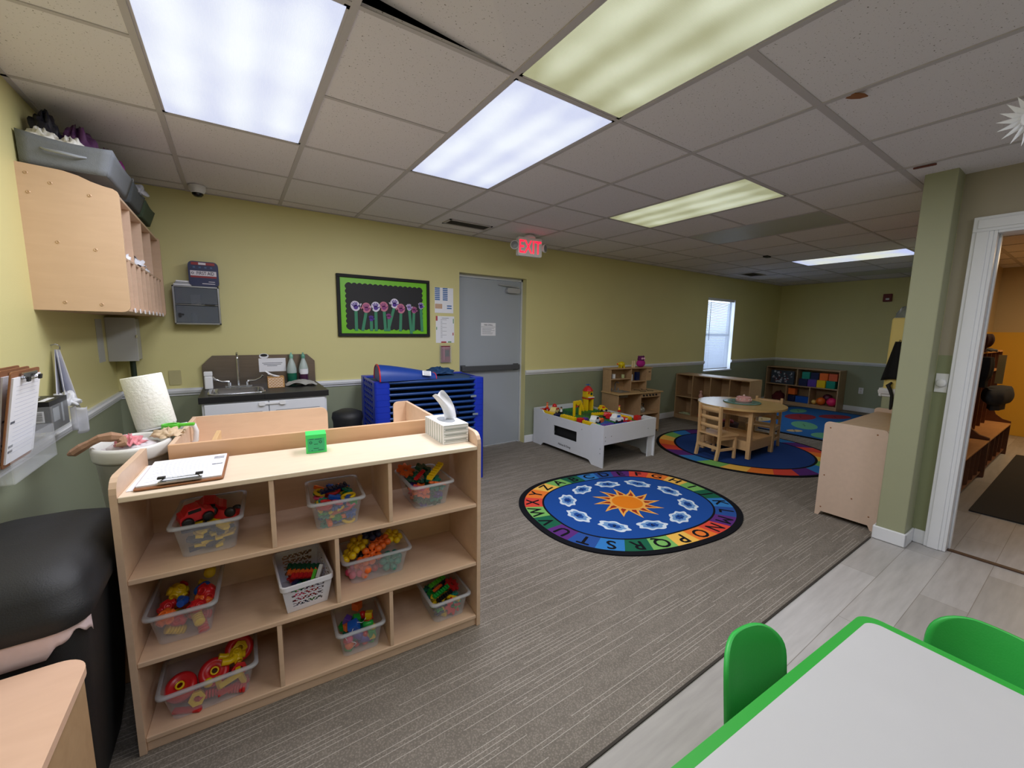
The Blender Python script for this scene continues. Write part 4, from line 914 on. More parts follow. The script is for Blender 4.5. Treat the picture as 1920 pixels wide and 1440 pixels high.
mb = MB(); mb.box(0, .105, 0, .012, 0, .175, 0); mb.box(.045, .095, -.001, 0, .06, .13, 1); mb.box(.03, .036, -.001, 0, .02, .165, 2); mb.box(.01, .09, -.001, 0, .15, .156, 2); mb.build('cover', [mat('dark_red_print', '7c1c34', rough=.5), BLACKG, SKINP], o)

# ------------------------------------------------------------------ stack of cots
COTB = mat('cot_blue_plastic', '1230b0', rough=.35, var=.08); COTD = mat('cot_navy_fabric', '14406e', rough=.7, var=.12); COTR = mat('cot_rail_blue', '0e3a78', rough=.35, var=.05)
CWX, CDY, NC, PITCH = 1.0, .60, 19, .0515
def cot():
    r = thing('stacking_cot', '', 'cot', (1.15, .66, 0), -.065, 'stacked blue nap cots')
    meL = None
    mb = MB(); mb.prism(rrect(0, .13, 0, .10, .025, 4), 0, .0505); mb.prism(rrect(.012, .11, .012, .085, .02, 4), .0505, .0515)
    me = mb.mesh('corner_leg', COTB)
    for (x, y, a) in ((0, 0, 0), (CWX, 0, PI / 2), (CWX, CDY, PI), (0, CDY, 1.5 * PI)):
        o = mesh_obj('corner_leg', me, r, (x, y, 0), (0, 0, a), bevel=.003)
    mb = MB(); mb.cyl((.09, .016, .038), (CWX - .09, .016, .038), .0125); me = mb.mesh('side_rail', COTR); mesh_obj('side_rail', me, r); mesh_obj('side_rail', me, r, (0, CDY - .032, 0))
    mb = MB()
    mb.box(.006, .02, .08, CDY - .08, .034, .048)
    for q in range(5): mb.box(.008, .018, .11 + q * (CDY - .25) / 5, .13 + q * (CDY - .25) / 5, .006, .034)
    mb.box(.006, .02, .08, CDY - .08, .0, .008)
    me = mb.mesh('end_frame', COTB); mesh_obj('end_frame', me, r); mesh_obj('end_frame', me, r, (CWX - .026, 0, 0))
    MB().surf(lambda u, v: (.02 + (CWX - .04) * u, .02 + (CDY - .04) * v, .040 - .010 * math.sin(PI * u) * math.sin(PI * v)), 8, 6).build('sheet', COTD, r, solid=.002)
    return r
c0 = cot()
ORD = ['lowest', 'second lowest', 'third from the bottom', 'fourth from the bottom', 'fifth from the bottom', 'sixth from the bottom', 'seventh from the bottom', 'eighth from the bottom', 'ninth from the bottom', 'middle, tenth from either end', 'ninth from the top', 'eighth from the top', 'seventh from the top', 'sixth from the top', 'fifth from the top', 'fourth from the top', 'third from the top', 'second from the top', 'topmost']
for k in range(NC):
    q = c0 if k == 0 else clone(c0)
    q.location = (1.15, .66, k * PITCH); q['label'] = 'blue stacking nap cot, ' + ORD[k] + ' in the stack'
zt = NC * PITCH
t = thing('folded_mat', 'blue wedge shaped padded mat with red piping on the cot stack', 'mat', (1.20, .70, zt), -.10)
MATB = mat('blue_vinyl_mat', '123a8e', rough=.45, var=.08, bump=.3, bscale=14)
def wedge(u, v):   # rolled, tapering towards the far end
    a = PI * v; r_ = .085 - .055 * u ** 1.3; x = .50 * u
    return (x, .08 + (r_ + .05) * -math.cos(a), .0 + (r_ * 1.55 + .0) * math.sin(a) ** .7 + .004)
mb = MB(); mb.surf(wedge, 16, 16); n_ = 17
mb.add([wedge(0, k / 16) for k in range(17)], [tuple(range(17))]); mb.add([wedge(1, k / 16) for k in range(17)], [tuple(range(17))[::-1]]); mb.build('mat_body', MATB, t)
mb = MB(); mb.tube([wedge(0, k / 16) for k in range(17)], .006, 8); mb.tube([wedge(0.985, k / 16) for k in range(17)], .004, 8); mb.build('piping', P_RED, t)
mb = MB(); mb.M = Matrix.Translation((.36, -.022, .062)) @ Matrix.Rotation(math.radians(-32), 4, 'X') @ Matrix.Rotation(.12, 4, 'Y'); mb.box(0, .075, -.002, 0, -.022, .022, 0)
for q in range(3): mb.box(.008, .066, -.0026, -.002, .010 - q * .013, .014 - q * .013, 1)
mb.M = Matrix.Identity(4); mb.build('white_tag', [PAPER, INK], t)
def clothes(label, loc, r_, colr, seed, sq):
    o = MB().surf(crumple(r_, .18, seed, sq=sq), 30, 10).build('folded_blanket', colr, loc=loc); tag(o, label, 'blanket'); return o
clothes('dark blue crumpled blanket lying on the cots behind the mat', (1.93, 1.12, zt), .14, COTD, 91, .35)
for k, (x, z) in enumerate(((2.0, .80), (2.02, .63))):
    o = MB().box(0, .055, 0, .002, 0, .018).build('name_tag', mat('faded_name_tag', '7c8a94', rough=.7), loc=(x, .585, z), rz=-.065); tag(o, ['faded name tag on an upper cot rail near the door', 'faded name tag on a lower cot rail near the door'][k], 'name tag')
o = MB().surf(crumple(.06, .3, 93, sq=1.0), 24, 10).build('hanging_sleeve', mat('navy_cloth', '10285e', rough=.8, var=.15), loc=(1.80, .60, .66)); tag(o, 'navy cloth poking out between the cots behind the tissue box', 'cloth')

# ------------------------------------------------------------------ exit sign
e = thing('exit_sign', 'white exit sign with red letters and two side lamps', 'exit sign', (2.885, .93, 2.2), 0)
e.rotation_euler = (0, 0, -.12)
MB().prism(rrect(-.145, .145, 0, .19, .015), -.02, .025, 'y').build('housing', WHITE, e, bevel=.004)
REDL = mat('lit_red_letters', 'ff2a48', rough=.4, emit='ff1c3c', es=1.6, var=0)
mb = MB(); text(mb, 'EXIT', face_y(.0, -.0215, .088), .19, 0, .010, .70); mb.build('letters', REDL, e)
for s_ in (-1, 1):
    mb = MB(); mb.M = Matrix.Translation((s_ * .175, -.005, .10)) @ Matrix.Rotation(s_ * .6, 4, 'Z') @ Matrix.Rotation(PI / 2, 4, 'X'); mb.lathe([(.018, -.03), (.04, 0), (.046, .02), (.042, .024)], n=24); mb.M = Matrix.Identity(4); mb.cyl((s_ * .14, 0, .10), (s_ * .17, 0, .10), .012)
    lamp = mb.build('lamp_head', WHITE, e)
    mb = MB(); mb.M = Matrix.Translation((s_ * .175, -.005, .10)) @ Matrix.Rotation(s_ * .6, 4, 'Z') @ Matrix.Rotation(PI / 2, 4, 'X'); mb.lathe([(.038, .0245), (.02, .03), (.001, .031)], n=20, cap=False); mb.build('lens', GREYM, lamp)
MB().lathe([(.065, 0), (.065, .012), (.04, .03), (.02, .037)], (0, 0, .19), 24).build('canopy', WHITE, e)

# ------------------------------------------------------------------ ceiling items
v = thing('air_vent', 'ceiling air vent with grey louvres near the exit sign', 'vent', (2.17, .97, H), 0)
def vent(v, w, d):
    mb = MB(); mb.box(-w / 2, w / 2, -d / 2, -d / 2 + .02, -.006, .001); mb.box(-w / 2, w / 2, d / 2 - .02, d / 2, -.006, .001); mb.box(-w / 2, -w / 2 + .02, -d / 2, d / 2, -.006, .001); mb.box(w / 2 - .02, w / 2, -d / 2, d / 2, -.006, .001); mb.build('frame', BAR, v)
    MB().box(-w / 2 + .02, w / 2 - .02, -d / 2 + .02, d / 2 - .02, -.001, .001).build('dark_gap', BLACKG, v)
    mb = MB(); n = 9
    for k in range(n):
        mb.M = Matrix.Translation((-w / 2 + .02, -d / 2 + .028 + k * (d - .05) / n, -.003)) @ Matrix.Rotation(.6, 4, 'X'); mb.box(0, w - .04, -.006, .006, -.0006, .0006)
    mb.build('louvre', mat('vent_louvre_grey', '77746f', rough=.5), v)
vent(v, .46, .18)
v = thing('air_vent', 'small dark ceiling vent near the window wall', 'vent', (7.62, .93, H), 0); vent(v, .42, .26)
k_ = thing('dome_camera', 'white dome camera with black eye on the ceiling', 'camera', (.07, 1.2, H), 0)
MB().lathe([(.052, 0), (.052, -.02), (.048, -.035), (.036, -.052)], n=28).build('housing', WHITE, k_)
MB().lathe([(.036, -.048), (.034, -.062), (.022, -.074), (.001, -.078)], n=24, cap=False).build('lens_dome', mat('black_gloss', '0c0d12', rough=.08), k_)
o = MB().box(-.05, .05, -.03, .03, -.02, 0).build('sensor_box', BLACK, loc=(6.03, -.014, H), bevel=.006); tag(o, 'small dark box fixed on the ceiling far down the room', 'sensor')
mb = MB(); P = [(-.10, -.03), (-.03, -.055), (.03, -.045), (.07, -.02), (.05, -.005), (.10, .03), (.03, .035), (-.03, .05), (-.09, .02)]
mb.M = Matrix.Rotation(1.2, 4, 'Z'); mb.prism(P, -.004, 0)
o = mb.build('paper_scrap', CARD, loc=(2.46, -1.945, H - .002)); o.scale = (.38, .5, 1); o.rotation_euler = (.35, .1, .3); tag(o, 'torn brown paper scrap stuck on a ceiling grid line', 'paper scrap')
mb = MB().prism(rrect(-.05, .05, -.013, .013, .01), -.004, 0); o = mb.build('brown_tag', mat('red_brown_tag', '6e3a30', rough=.8), loc=(3.69, -1.93, H - .003), rz=-1.45); tag(o, 'flat red-brown strip on the ceiling by the column', 'tag')
s_ = thing('paper_snowflake', 'white paper snowflake hanging from the ceiling near the doorway', 'decoration', (2.70, -2.42, 2.22), 0)
mb = MB()
for q in range(18):
    a = q * 2 * PI / 18; ca, sa = math.cos(a), math.sin(a)
    mb.add([(-.008 * sa, 0, .008 * ca), (.05 * ca - .008 * sa, .004, .05 * sa + .008 * ca), (.095 * ca, 0, .095 * sa), (.05 * ca + .008 * sa, -.004, .05 * sa - .008 * ca), (.008 * sa, 0, -.008 * ca)], [(0, 1, 2, 3, 4)])
mb.prism(circ(.03, 18), -.004, .004, 'y'); o = mb.build('flake', PAPER, s_); o.rotation_euler = (0, 0, math.radians(-60)); o.modifiers.new('s', 'SOLIDIFY').thickness = .001
MB().cyl((0, 0, .06), (0, 0, H - 2.22), .0012, 6).build('string', PAPER, s_)
# ------------------------------------------------------------------ activity table with building bricks
TX0, TX1, TY0, TY1, TZ = 3.325, 4.18, .165, 1.36, .45
t = thing('activity_table', 'white activity table with cut out side window under building bricks', 'play table', (TX0, TY0, 0), 0)
tw, td = TX1 - TX0, TY1 - TY0
def long_side(win):
    # y, z outline: feet at both ends, dipped top edge
    P = [(0, 0), (.16, 0), (.20, .04), (.24, .045), (td - .24, .045), (td - .20, .04), (td - .16, 0), (td, 0), (td, TZ), (td - .17, TZ), (td - .20, TZ - .03), (td - .22, TZ - .035), (.22, TZ - .035), (.20, TZ - .03), (.17, TZ), (0, TZ)]
    return P
def pane(mb, x0, x1, P, hole):
    """outline with a rectangular hole, as strips"""
    hy0, hy1, hz0, hz1 = hole
    return mb
mb = MB(); hy0, hy1, hz0, hz1 = .40, .80, .185, .305
for x in (0,):
    mb.prism([(0, 0), (.16, 0), (.20, .04), (.24, .045), (hy0, .045), (hy0, TZ - .035), (.22, TZ - .035), (.20, TZ - .03), (.17, TZ), (0, TZ)], x, x + .015, 'x')
    mb.prism([(hy1, .045), (td - .24, .045), (td - .20, .04), (td - .16, 0), (td, 0), (td, TZ), (td - .17, TZ), (td - .20, TZ - .03), (td - .22, TZ - .035), (hy1, TZ - .035)], x, x + .015, 'x')
    mb.box(x, x + .015, hy0, hy1, .045, hz0); mb.box(x, x + .015, hy0, hy1, hz1, TZ - .035)
mb.build('side_panel', WHITEP, t)
MB().prism(long_side(0), tw - .015, tw, 'x').build('side_panel', WHITEP, t)
MB().box(.015, tw - .015, 0, .015, .245, TZ).build('end_panel', WHITEP, t, bevel=.002); MB().box(.015, tw - .015, td - .015, td, .245, TZ).build('end_panel', WHITEP, t, bevel=.002)
MB().box(tw - .10, tw - .015, .02, .035, 0, .245).build('leg_panel', WHITEP, t); MB().box(.015, .08, td - .035, td - .02, 0, .245).build('leg_panel', WHITEP, t)
MB().box(.05, .38, hy0 - .02, hy1 + .02, .17, .32).build('storage_bin', BLACKG, t)
MB().box(.015, tw - .015, .015, td - .015, TZ - .075, TZ - .06).build('table_top', mat('slate_green_board', '3a5a5a', rough=.6), t)
mb = MB()
for (y, z) in ((.32, .35), (.92, .35), (.04, .20), (.04, .15)):
    mb.M = Matrix.Translation((-.0005, y, z)) @ Matrix.Rotation(-PI / 2, 4, 'Y'); mb.lathe([(.006, 0), (.004, .0015)], n=10)
for (x, z) in ((.12, .33), (.72, .34), (.03, .33), (.03, .29)):
    mb.M = Matrix.Translation((x, -.0005, z)) @ Matrix.Rotation(PI / 2, 4, 'X'); mb.lathe([(.006, 0), (.004, .0015)], n=10)
mb.M = Matrix.Identity(4); mb.build('screw', GREYM, t)
mb = MB(); text(mb, 'Melissa & Doug', Matrix.Translation((-.001, .60, .098)) @ Matrix.Rotation(-PI / 2, 4, 'Z') @ FRONT, .034, 0, .012); mb.build('lettering', BLACKG, t)
BZ0 = TZ - .06
def T(x, y, z=0): return (TX0 + x, TY0 + y, BZ0 + z + .001)
BASEP = {'green': mat('green_base_plate', '2f7a34', rough=.4, var=.04), 'blue': mat('blue_base_plate', '2a62a8', rough=.4, var=.04), 'slate': mat('dark_green_base_plate', '1f5c3c', rough=.4, var=.04)}
def studs(mb, x0, y0, nx, ny, z, p=.032, mi=0, r=.009, h=.006):
    for a in range(nx):
        for b in range(ny): mb.lathe([(r, 0), (r, h)], (x0 + p * (a + .5), y0 + p * (b + .5), z), 8, mi)
k = 0
for (x, y, c, lb) in ((.05, .05, 'blue', 'blue studded base plate at the near corner of the activity table'), (.44, .05, 'green', 'green studded base plate near the purple roof piece'), (.05, .44, 'green', 'green studded base plate under the yellow arch'), (.44, .44, 'slate', 'dark green base plate beside the tower'), (.05, .80, 'slate', 'dark green base plate at the far corner by the wall'), (.44, .80, 'green', 'green base plate under the tall tower')):
    mb = MB(); mb.box(0, .375, 0, .345, 0, .006); studs(mb, .01, .01, 11, 10, .006); o = mb.build('base_plate', BASEP[c], loc=T(x - .02, y)); tag(o, lb, 'base plate', 'studded base plates on the activity table')
def brick(label, x, y, z, nx, ny, colr, h=.038, rz=0.0, grp='loose bricks on the activity table'):
    mb = MB(); p = .032; mb.box(0, nx * p - .001, 0, ny * p - .001, 0, h); studs(mb, 0, 0, nx, ny, h); o = mb.build('toy_brick', CB[colr], loc=T(x, y, z + .0075), rz=rz, bevel=.001); tag(o, label, 'toy brick', grp); return o
for (lb, x, y, z, nx, ny, c, h, rz) in (
    ('long yellow brick row along the window side before the arch', .03, .84, 0, 1, 7, 'yellow', .034, 0), ('red brick at the far end of the long yellow row', .02, 1.08, 0, 3, 1, 'red', .045, 0), ('second yellow brick row beyond the arch along the side', .05, .52, 0, 2, 7, 'yellow', .034, 0),
    ('red brick beside one foot of the yellow arch', .07, .42, 0, 2, 2, 'red', .04, 0), ('purple flat brick in front of the yellow arch', .17, .44, 0, 2, 2, 'purple', .03, .2), ('yellow brick row in front of the white vehicle', .06, .19, 0, 1, 6, 'yellow', .034, 0),
    ('lime brick row below the small yellow wall', .10, .17, 0, 1, 5, 'lime', .02, 0), ('yellow brick row between tower and crane toy', .46, .62, 0, 8, 1, 'yellow', .03, -.25), ('lime brick behind the yellow car', .62, .58, 0, 3, 1, 'lime', .03, -.25), ('long yellow brick row at the far edge of the table', .64, .22, 0, 2, 9, 'yellow', .034, 0),
    ('lime brick row beside the long far yellow row', .55, .24, 0, 2, 7, 'lime', .02, 0), ('red brick closing the long far yellow row', .72, .15, 0, 2, 2, 'red', .05, 0), ('purple roof shaped flat brick at the near corner', .10, .08, 0, 5, 2, 'purple', .03, 0), ('dark blue brick at the near corner of the table', .26, .03, 0, 6, 2, 'blue', .03, 0),
    ('pinkish red flat brick near the short white end', .50, .08, 0, 3, 2, 'pink', .02, 0), ('orange slope brick behind the white vehicle', .24, .28, 0, 3, 2, 'orange', .04, .3), ('small red brick in the middle of the plates', .52, .38, 0, 2, 2, 'red', .045, .4), ('dark slate brick breaking the yellow row', .03, .78, 0, 2, 2, 'navy', .03, 0)):
    brick(lb, x, y, z, nx, ny, c, h, rz)
a = thing('toy_arch', 'yellow toy archway with red crest on the activity table', 'toy arch', T(.24, .70, .0075), .12)
mb = MB(); mb.box(0, .018, 0, .03, 0, .155); mb.box(.11, .128, 0, .03, 0, .155); mb.prism([(0, .155), (0, .18), (.128, .18), (.128, .155), (.10, .155), (.095, .142), (.078, .128), (.05, .128), (.033, .142), (.028, .155)][::-1], 0, .03, 'y'); studs(mb, 0, 0, 4, 1, .18); mb.build('arch_frame', P_YEL, a, bevel=.002)
MB().prism([(.035, .10), (.055, .12), (.073, .12), (.093, .10), (.085, .125), (.064, .132), (.043, .125)], .006, .024, 'y').build('crest', P_RED, a)
a = thing('toy_tower', 'yellow toy tower with red roof and blue propeller', 'toy tower', T(.60, .86, .0075), -.1); a.scale = (.82, .82, .82)
mb = MB(); mb.box(0, .03, 0, .12, 0, .22); mb.box(.10, .13, 0, .12, 0, .22); mb.box(0, .13, .09, .12, 0, .22); mb.box(0, .13, 0, .12, .20, .23); mb.build('lower_walls', P_YEL, a, bevel=.002)
MB().box(-.005, .135, -.01, .13, .19, .205).build('red_floor', P_RED, a, bevel=.002); MB().box(.02, .14, -.012, .10, .21, .225).build('balcony', WHITE, a, bevel=.003)
mb = MB(); mb.box(0, .12, .01, .12, .23, .32); mb.build('upper_room', P_YEL, a, bevel=.004)
mb = MB(); mb.M = Matrix.Translation((.035, .008, .285)) @ Matrix.Rotation(PI / 2, 4, 'X'); mb.ring(circ(.026, 18), circ(.017, 18), 0, .004, 0); mb.add([(p[0], p[1], .001) for p in circ(.017, 18)], [tuple(range(18))], 1); mb.M = Matrix.Translation((.088, .008, .27)) @ Matrix.Rotation(PI / 2, 4, 'X'); mb.add([(p[0], p[1], .001) for p in circ(.022, 18)], [tuple(range(18))], 2); mb.M = Matrix.Identity(4); mb.build('round_window', [P_YEL, P_RED, P_DGRN], a)
MB().lathe([(.085, .315), (.075, .335), (.05, .37), (.02, .39), (.015, .392)], (.06, .065, 0), 8, smooth=False).build('roof', P_RED, a)
mb = MB(); mb.cyl((.06, .065, .39), (.06, .065, .425), .006); 
for q in range(4): mb.M = Matrix.Translation((.06, .065, .41)) @ Matrix.Rotation(q * PI / 2 + .4, 4, 'Z'); mb.box(0, .04, -.009, .009, -.002, .004)
mb.M = Matrix.Identity(4); mb.build('propeller', P_BLU, a)
mb = MB()
for q in range(5): mb.box(-.06, -.028, .02 + q * .018, .036 + q * .018, 0, .03 + q * .032)
mb.build('stair', P_YEL, a, bevel=.001)
def car(label, x, y, body, top, rz, w=.075, l=.13, h=.045, grp=None, z=.0075, name='toy_car', wheel=None):
    c = thing(name, label, 'toy car', T(x, y, z), rz)
    P = [(0, .014), (l, .014), (l, h * .75), (l * .92, h), (l * .72, h * 1.05), (l * .62, h * 1.7), (l * .25, h * 1.7), (l * .12, h * 1.05), (0, h)]
    MB().prism(P, 0, w, 'y').build('body', body, c, bevel=.004)
    MB().box(l * .27, l * .62, -.001, w + .001, h * 1.1, h * 1.55).build('window', top, c)
    mb = MB()
    me = MB(); me.M = Matrix.Rotation(PI / 2, 4, 'X'); me.lathe([(.004, -.006), (.014, -.006), (.015, 0), (.014, .006), (.004, .006)], n=14); me = me.mesh('wheel', wheel or P_BLK)
    for wx in (.2, .8):
        for wy in (-.004, w + .004): mesh_obj('wheel', me, c, (l * wx, wy, .015))
    return c
car('white rounded toy vehicle on the green plate', .15, .27, WHITE, P_BLK, .2, l=.11, h=.05)
car('cream toy car beside the sailing ship bricks', .10, .90, mat('cream_plastic', 'e6d28c', rough=.35), P_RED, .4, l=.12, h=.048)
car('small yellow toy car on the far yellow bricks', .60, .63, P_YEL, P_RED, -.4, l=.10, h=.04, z=.045)
car('blue and white toy van on the purple roof brick', .27, .10, WHITE, P_BLU, -.1, l=.13, h=.052, z=.045)
car('red toy car with white windows near the table corner', .41, .10, P_RED, WHITE, -.05, l=.11, h=.045)
car('red toy digger lying at the middle of the plates', .55, .42, P_RED, P_YEL, .6, l=.10, h=.035)
def fig(label, x, y, z, c1, c2):
    f = thing('toy_figure', label, 'toy figure', T(x, y, z), 0)
    MB().box(-.018, .018, -.012, .012, 0, .022).build('base', CB[c1], f, bevel=.002)
    MB().lathe([(.016, .022), (.014, .05), (.008, .056)], n=14, sy=.8).build('torso', CB[c2], f); mb = MB(); mb.ball((0, 0, .068), .013); mb.build('head', mat('toy_skin', 'e0a878', rough=.5), f)
    MB().lathe([(.014, .074), (.01, .082), (.001, .085)], n=14, cap=False).build('hat', CB[c1], f)
fig('toy figure with red base on the far edge of the activity table', .80, .50, .045, 'red', 'yellow'); fig('toy figure riding high on the red boat bricks', .10, 1.05, .055, 'red', 'orange'); fig('black and white spotted toy figure near the arch', .22, .92, .0075, 'black', 'white')
bt = thing('toy_boat', 'red and yellow toy boat bricks at the far end', 'toy boat', T(.13, .98, .0075), .3)
MB().prism([(0, .0), (.14, 0), (.16, .05), (-.02, .05)], 0, .06, 'y').build('hull', P_RED, bt, bevel=.003); mb = MB(); mb.ball((.09, .03, .075), .03, sz=1.1); mb.build('sail_dome', P_RED, bt)

# ------------------------------------------------------------------ play kitchen
k = thing('play_kitchen', 'wooden play kitchen hutch with toy sink and stove by the wall', 'play kitchen', (4.44, .965, 0), -.11)
kw, kd, kz = .80, .33, .575
MB().box(0, .016, 0, kd, 0, kz).build('side_panel', MAPLE, k, bevel=.002); MB().box(kw - .016, kw, 0, kd, 0, kz).build('side_panel', MAPLE, k, bevel=.002); MB().box(.42, .436, .01, kd, .03, kz).build('divider', MAPLE, k)
mb = MB(); x0, x1, y0, y1 = .10, .30, .08, .26
for (a, b, c, d2) in ((-.02, x0, -.02, kd), (x1, kw + .03, -.02, kd), (x0, x1, -.02, y0), (x0, x1, y1, kd)): mb.box(a, b, c, d2, kz, kz + .016)
mb.build('counter', wood('maple_counter', 'c2a273', var=.07), k, bevel=.002)
mb = MB(); loft(mb, [[(p[0], p[1], kz + .018) for p in rrect(x0 - .01, x1 + .01, y0 - .01, y1 + .01, .02)], [(p[0], p[1], kz + .016) for p in rrect(x0 + .01, x1 - .01, y0 + .01, y1 - .01, .02)], [(p[0], p[1], kz - .06) for p in rrect(x0 + .02, x1 - .02, y0 + .02, y1 - .02, .02)]], 0, False, True); mb.build('toy_sink', mat('dull_grey_basin', '8a8478', rough=.4, metal=.3), k)
mb = MB(); mb.tube([(.2, .29, kz), (.2, .29, kz + .12), (.2, .26, kz + .145), (.2, .22, kz + .13)], .008); mb.cyl((.14, .29, kz), (.14, .29, kz + .05), .009); mb.cyl((.26, .29, kz), (.26, .29, kz + .05), .009); mb.build('toy_faucet', GREYM, k)
MB().box(.016, kw - .016, 0, kd, .03, .045).build('bottom_board', MAPLE, k); MB().box(.436, kw - .016, .01, kd, .27, .284).build('shelf_board', MAPLE, k); MB().box(.016, .42, .01, kd, .22, .234).build('shelf_board', MAPLE, k); MB().box(0, kw, kd - .008, kd, .03, .90).build('back_panel', MAPLE, k)
MB().box(.436, kw - .016, .0, .012, kz - .06, kz).build('stove_front', MAPLE, k)
hz = .905; hd = .16
MB().box(.0, .016, kd - hd, kd, kz + .016, hz).build('hutch_side', MAPLE, k); MB().box(kw - .13, kw - .114, kd - hd, kd, kz + .016, hz).build('hutch_side', MAPLE, k); MB().box(.375, .39, kd - hd, kd, kz + .016, hz).build('hutch_divider', MAPLE, k)
MB().box(-.01, kw - .02, kd - hd - .015, kd, hz, hz + .014).build('hutch_top', MAPLE, k, bevel=.002)
MB().box(.016, .375, kd - hd, kd, hz - .145, hz - .133).build('hutch_shelf', MAPLE, k); MB().box(.39, kw - .13, kd - hd, kd, hz - .19, hz - .178).build('hutch_shelf', MAPLE, k); MB().box(kw - .114, kw - .03, kd - hd, kd - hd + .012, hz - .18, hz).build('clock_panel', MAPLE, k)
MB().box(kw - .085, kw - .05, kd - hd - .002, kd - hd, hz - .06, hz - .05).build('clock_hands', BLACKG, k)
mb = MB()
for q in range(5): mb.cyl((.46 + q * .06, -.002, kz - .03), (.46 + q * .06, -.018, kz - .03), .012)
mb.build('stove_knob', BLACKG, k)
mb = MB()
for (x, y) in ((.52, .07), (.66, .07), (.52, .19), (.66, .19)): mb.ring([(p[0] + x, p[1] + y) for p in circ(.045, 18)], [(p[0] + x, p[1] + y) for p in circ(.035, 18)], kz + .0165, kz + .019)
mb.build('burner', BLACKG, k)
KM = Matrix.Translation((4.44, .965, 0)) @ Matrix.Rotation(-.11, 4, 'Z')
def KL(x, y, z): return tuple(KM @ Vector((x, y, z)))
p = thing('piggy_bank', 'yellow toy pig standing on top of the play kitchen', 'toy', KL(.24, .22, hz + .014), -.1)
mb = MB(); mb.ball((0, 0, .05), .04, sx=1.25); 
for x in (-.028, .028):
    for y in (-.02, .02): mb.cyl((x, y, 0), (x, y, .03), .011)
mb.ball((-.055, 0, .055), .022); mb.build('body', mat('bright_yellow_toy', 'd8c400', rough=.35), p)
MB().cyl((-.072, 0, .055), (-.084, 0, .055), .012).build('snout', P_ORG, p)
for q, x in enumerate((.44, .475)):
    o = MB().lathe([(.014, 0), (.015, .05), (.011, .065), (.013, .07), (.012, .09), (.004, .095)], n=14).build('toy_shaker', mat('pale_wood_toy', 'd8c8a0', rough=.5), loc=KL(x, .22, hz + .014)); tag(o, ['pale toy shaker next to the yellow pig on the kitchen', 'pale toy shaker next to the pink owl bag'][q], 'shaker')
p = thing('plush_owl', 'pink and purple plush owl bag on top of the play kitchen', 'plush toy', KL(.60, .22, hz + .014), -.1)
mb = MB(); mb.ball((0, 0, .055), .075, sz=.75, sy=.7); mb.build('body', mat('magenta_plush', 'b0208a', rough=.9, var=.1, bump=.4), p)
mb = MB(); mb.ball((0, 0, .115), .058, sz=.85, sy=.75); mb.ball((-.045, 0, .15), .016); mb.ball((.045, 0, .15), .016); mb.build('head', mat('purple_plush', '6a1c60', rough=.9, var=.1), p)
mb = MB(); mb.ball((-.018, -.042, .125), .016); mb.ball((.02, -.042, .125), .016); mb.build('eye', mat('pink_eye', 'e8b0d0', rough=.5), p)
for q, (x, z, c, w2, h2, nm, lb) in enumerate(((.05, hz - .133, 'navy', .05, .05, 'toy_can', 'dark toy can on the upper kitchen shelf'), (.12, hz - .133, 'white', .05, .06, 'toy_can', 'white toy can on the upper kitchen shelf'), (.29, hz - .133, 'lime', .045, .05, 'toy_can', 'pale green toy can on the upper kitchen shelf'), (.44, hz - .178, 'white', .04, .09, 'toy_carton', 'white toy carton in the toy oven opening'), (.56, hz - .178, 'navy', .07, .12, 'toy_carton', 'dark toy box in the toy oven opening'))):
    mb = MB(); (mb.lathe([(w2 / 2, 0), (w2 / 2, h2)], n=16) if nm == 'toy_can' else mb.box(-w2 / 2, w2 / 2, -.02, .02, 0, h2)); o = mb.build(nm, CB[c] if c != 'lime' else mat('pale_lime_toy', 'b4c08c', rough=.5), loc=KL(x, .24, z + .001)); tag(o, lb, 'toy food')
o = thing('toy_kettle', 'grey toy kettle on the lower shelf of the play kitchen', 'toy kettle', KL(.55, .12, .2845), 0)
MB().lathe([(.05, 0), (.062, .02), (.055, .055), (.03, .075), (.012, .08), (.01, .09)], n=20).build('body', mat('grey_toy_metal', 'a4a39c', rough=.35, metal=.4), o); MB().tube([(.04, 0, .06), (.06, 0, .11), (-.02, 0, .12), (-.045, 0, .07)], .006).build('handle', BLACKG, o)
o = MB().surf(crumple(.08, .12, 17, sq=.8), 24, 8).build('toy_basket_cloth', mat('dark_maroon_cloth', '5a1626', rough=.8), loc=KL(.60, .15, .0465)); tag(o, 'dark red cloth bundle at the bottom of the play kitchen', 'cloth')

# ------------------------------------------------------------------ bookcases far down the room
def bookcase(label, loc, rz, w, d, h, cols_top, cols_bot, zmid=None, m=MAPLE):
    """front along local x at y = 0, depth towards +y"""
    b = thing('bookcase', label, 'bookcase', loc, rz)
    for x in (0, w - .016): MB().box(x, x + .016, 0, d, 0, h).build('side_panel', m, b, bevel=.002)
    MB().box(.016, w - .016, 0, d, h - .016, h).build('top_board', m, b, bevel=.002); zm = zmid or h * .5
    MB().box(.016, w - .016, 0, d, zm - .008, zm + .008).build('shelf_board', m, b); MB().box(.016, w - .016, 0, d, .05, .066).build('bottom_board', m, b); MB().box(.016, w - .016, .005, .02, 0, .05).build('toe_board', m, b)
    MB().box(.016, w - .016, d - .01, d, .05, h - .016).build('back_panel', m, b)
    for x in cols_top: MB().box(x - .007, x + .007, .005, d - .01, zm + .008, h - .016).build('divider', m, b)
    for x in cols_bot: MB().box(x - .007, x + .007, .005, d - .01, .066, zm - .008).build('divider', m, b)
    return b
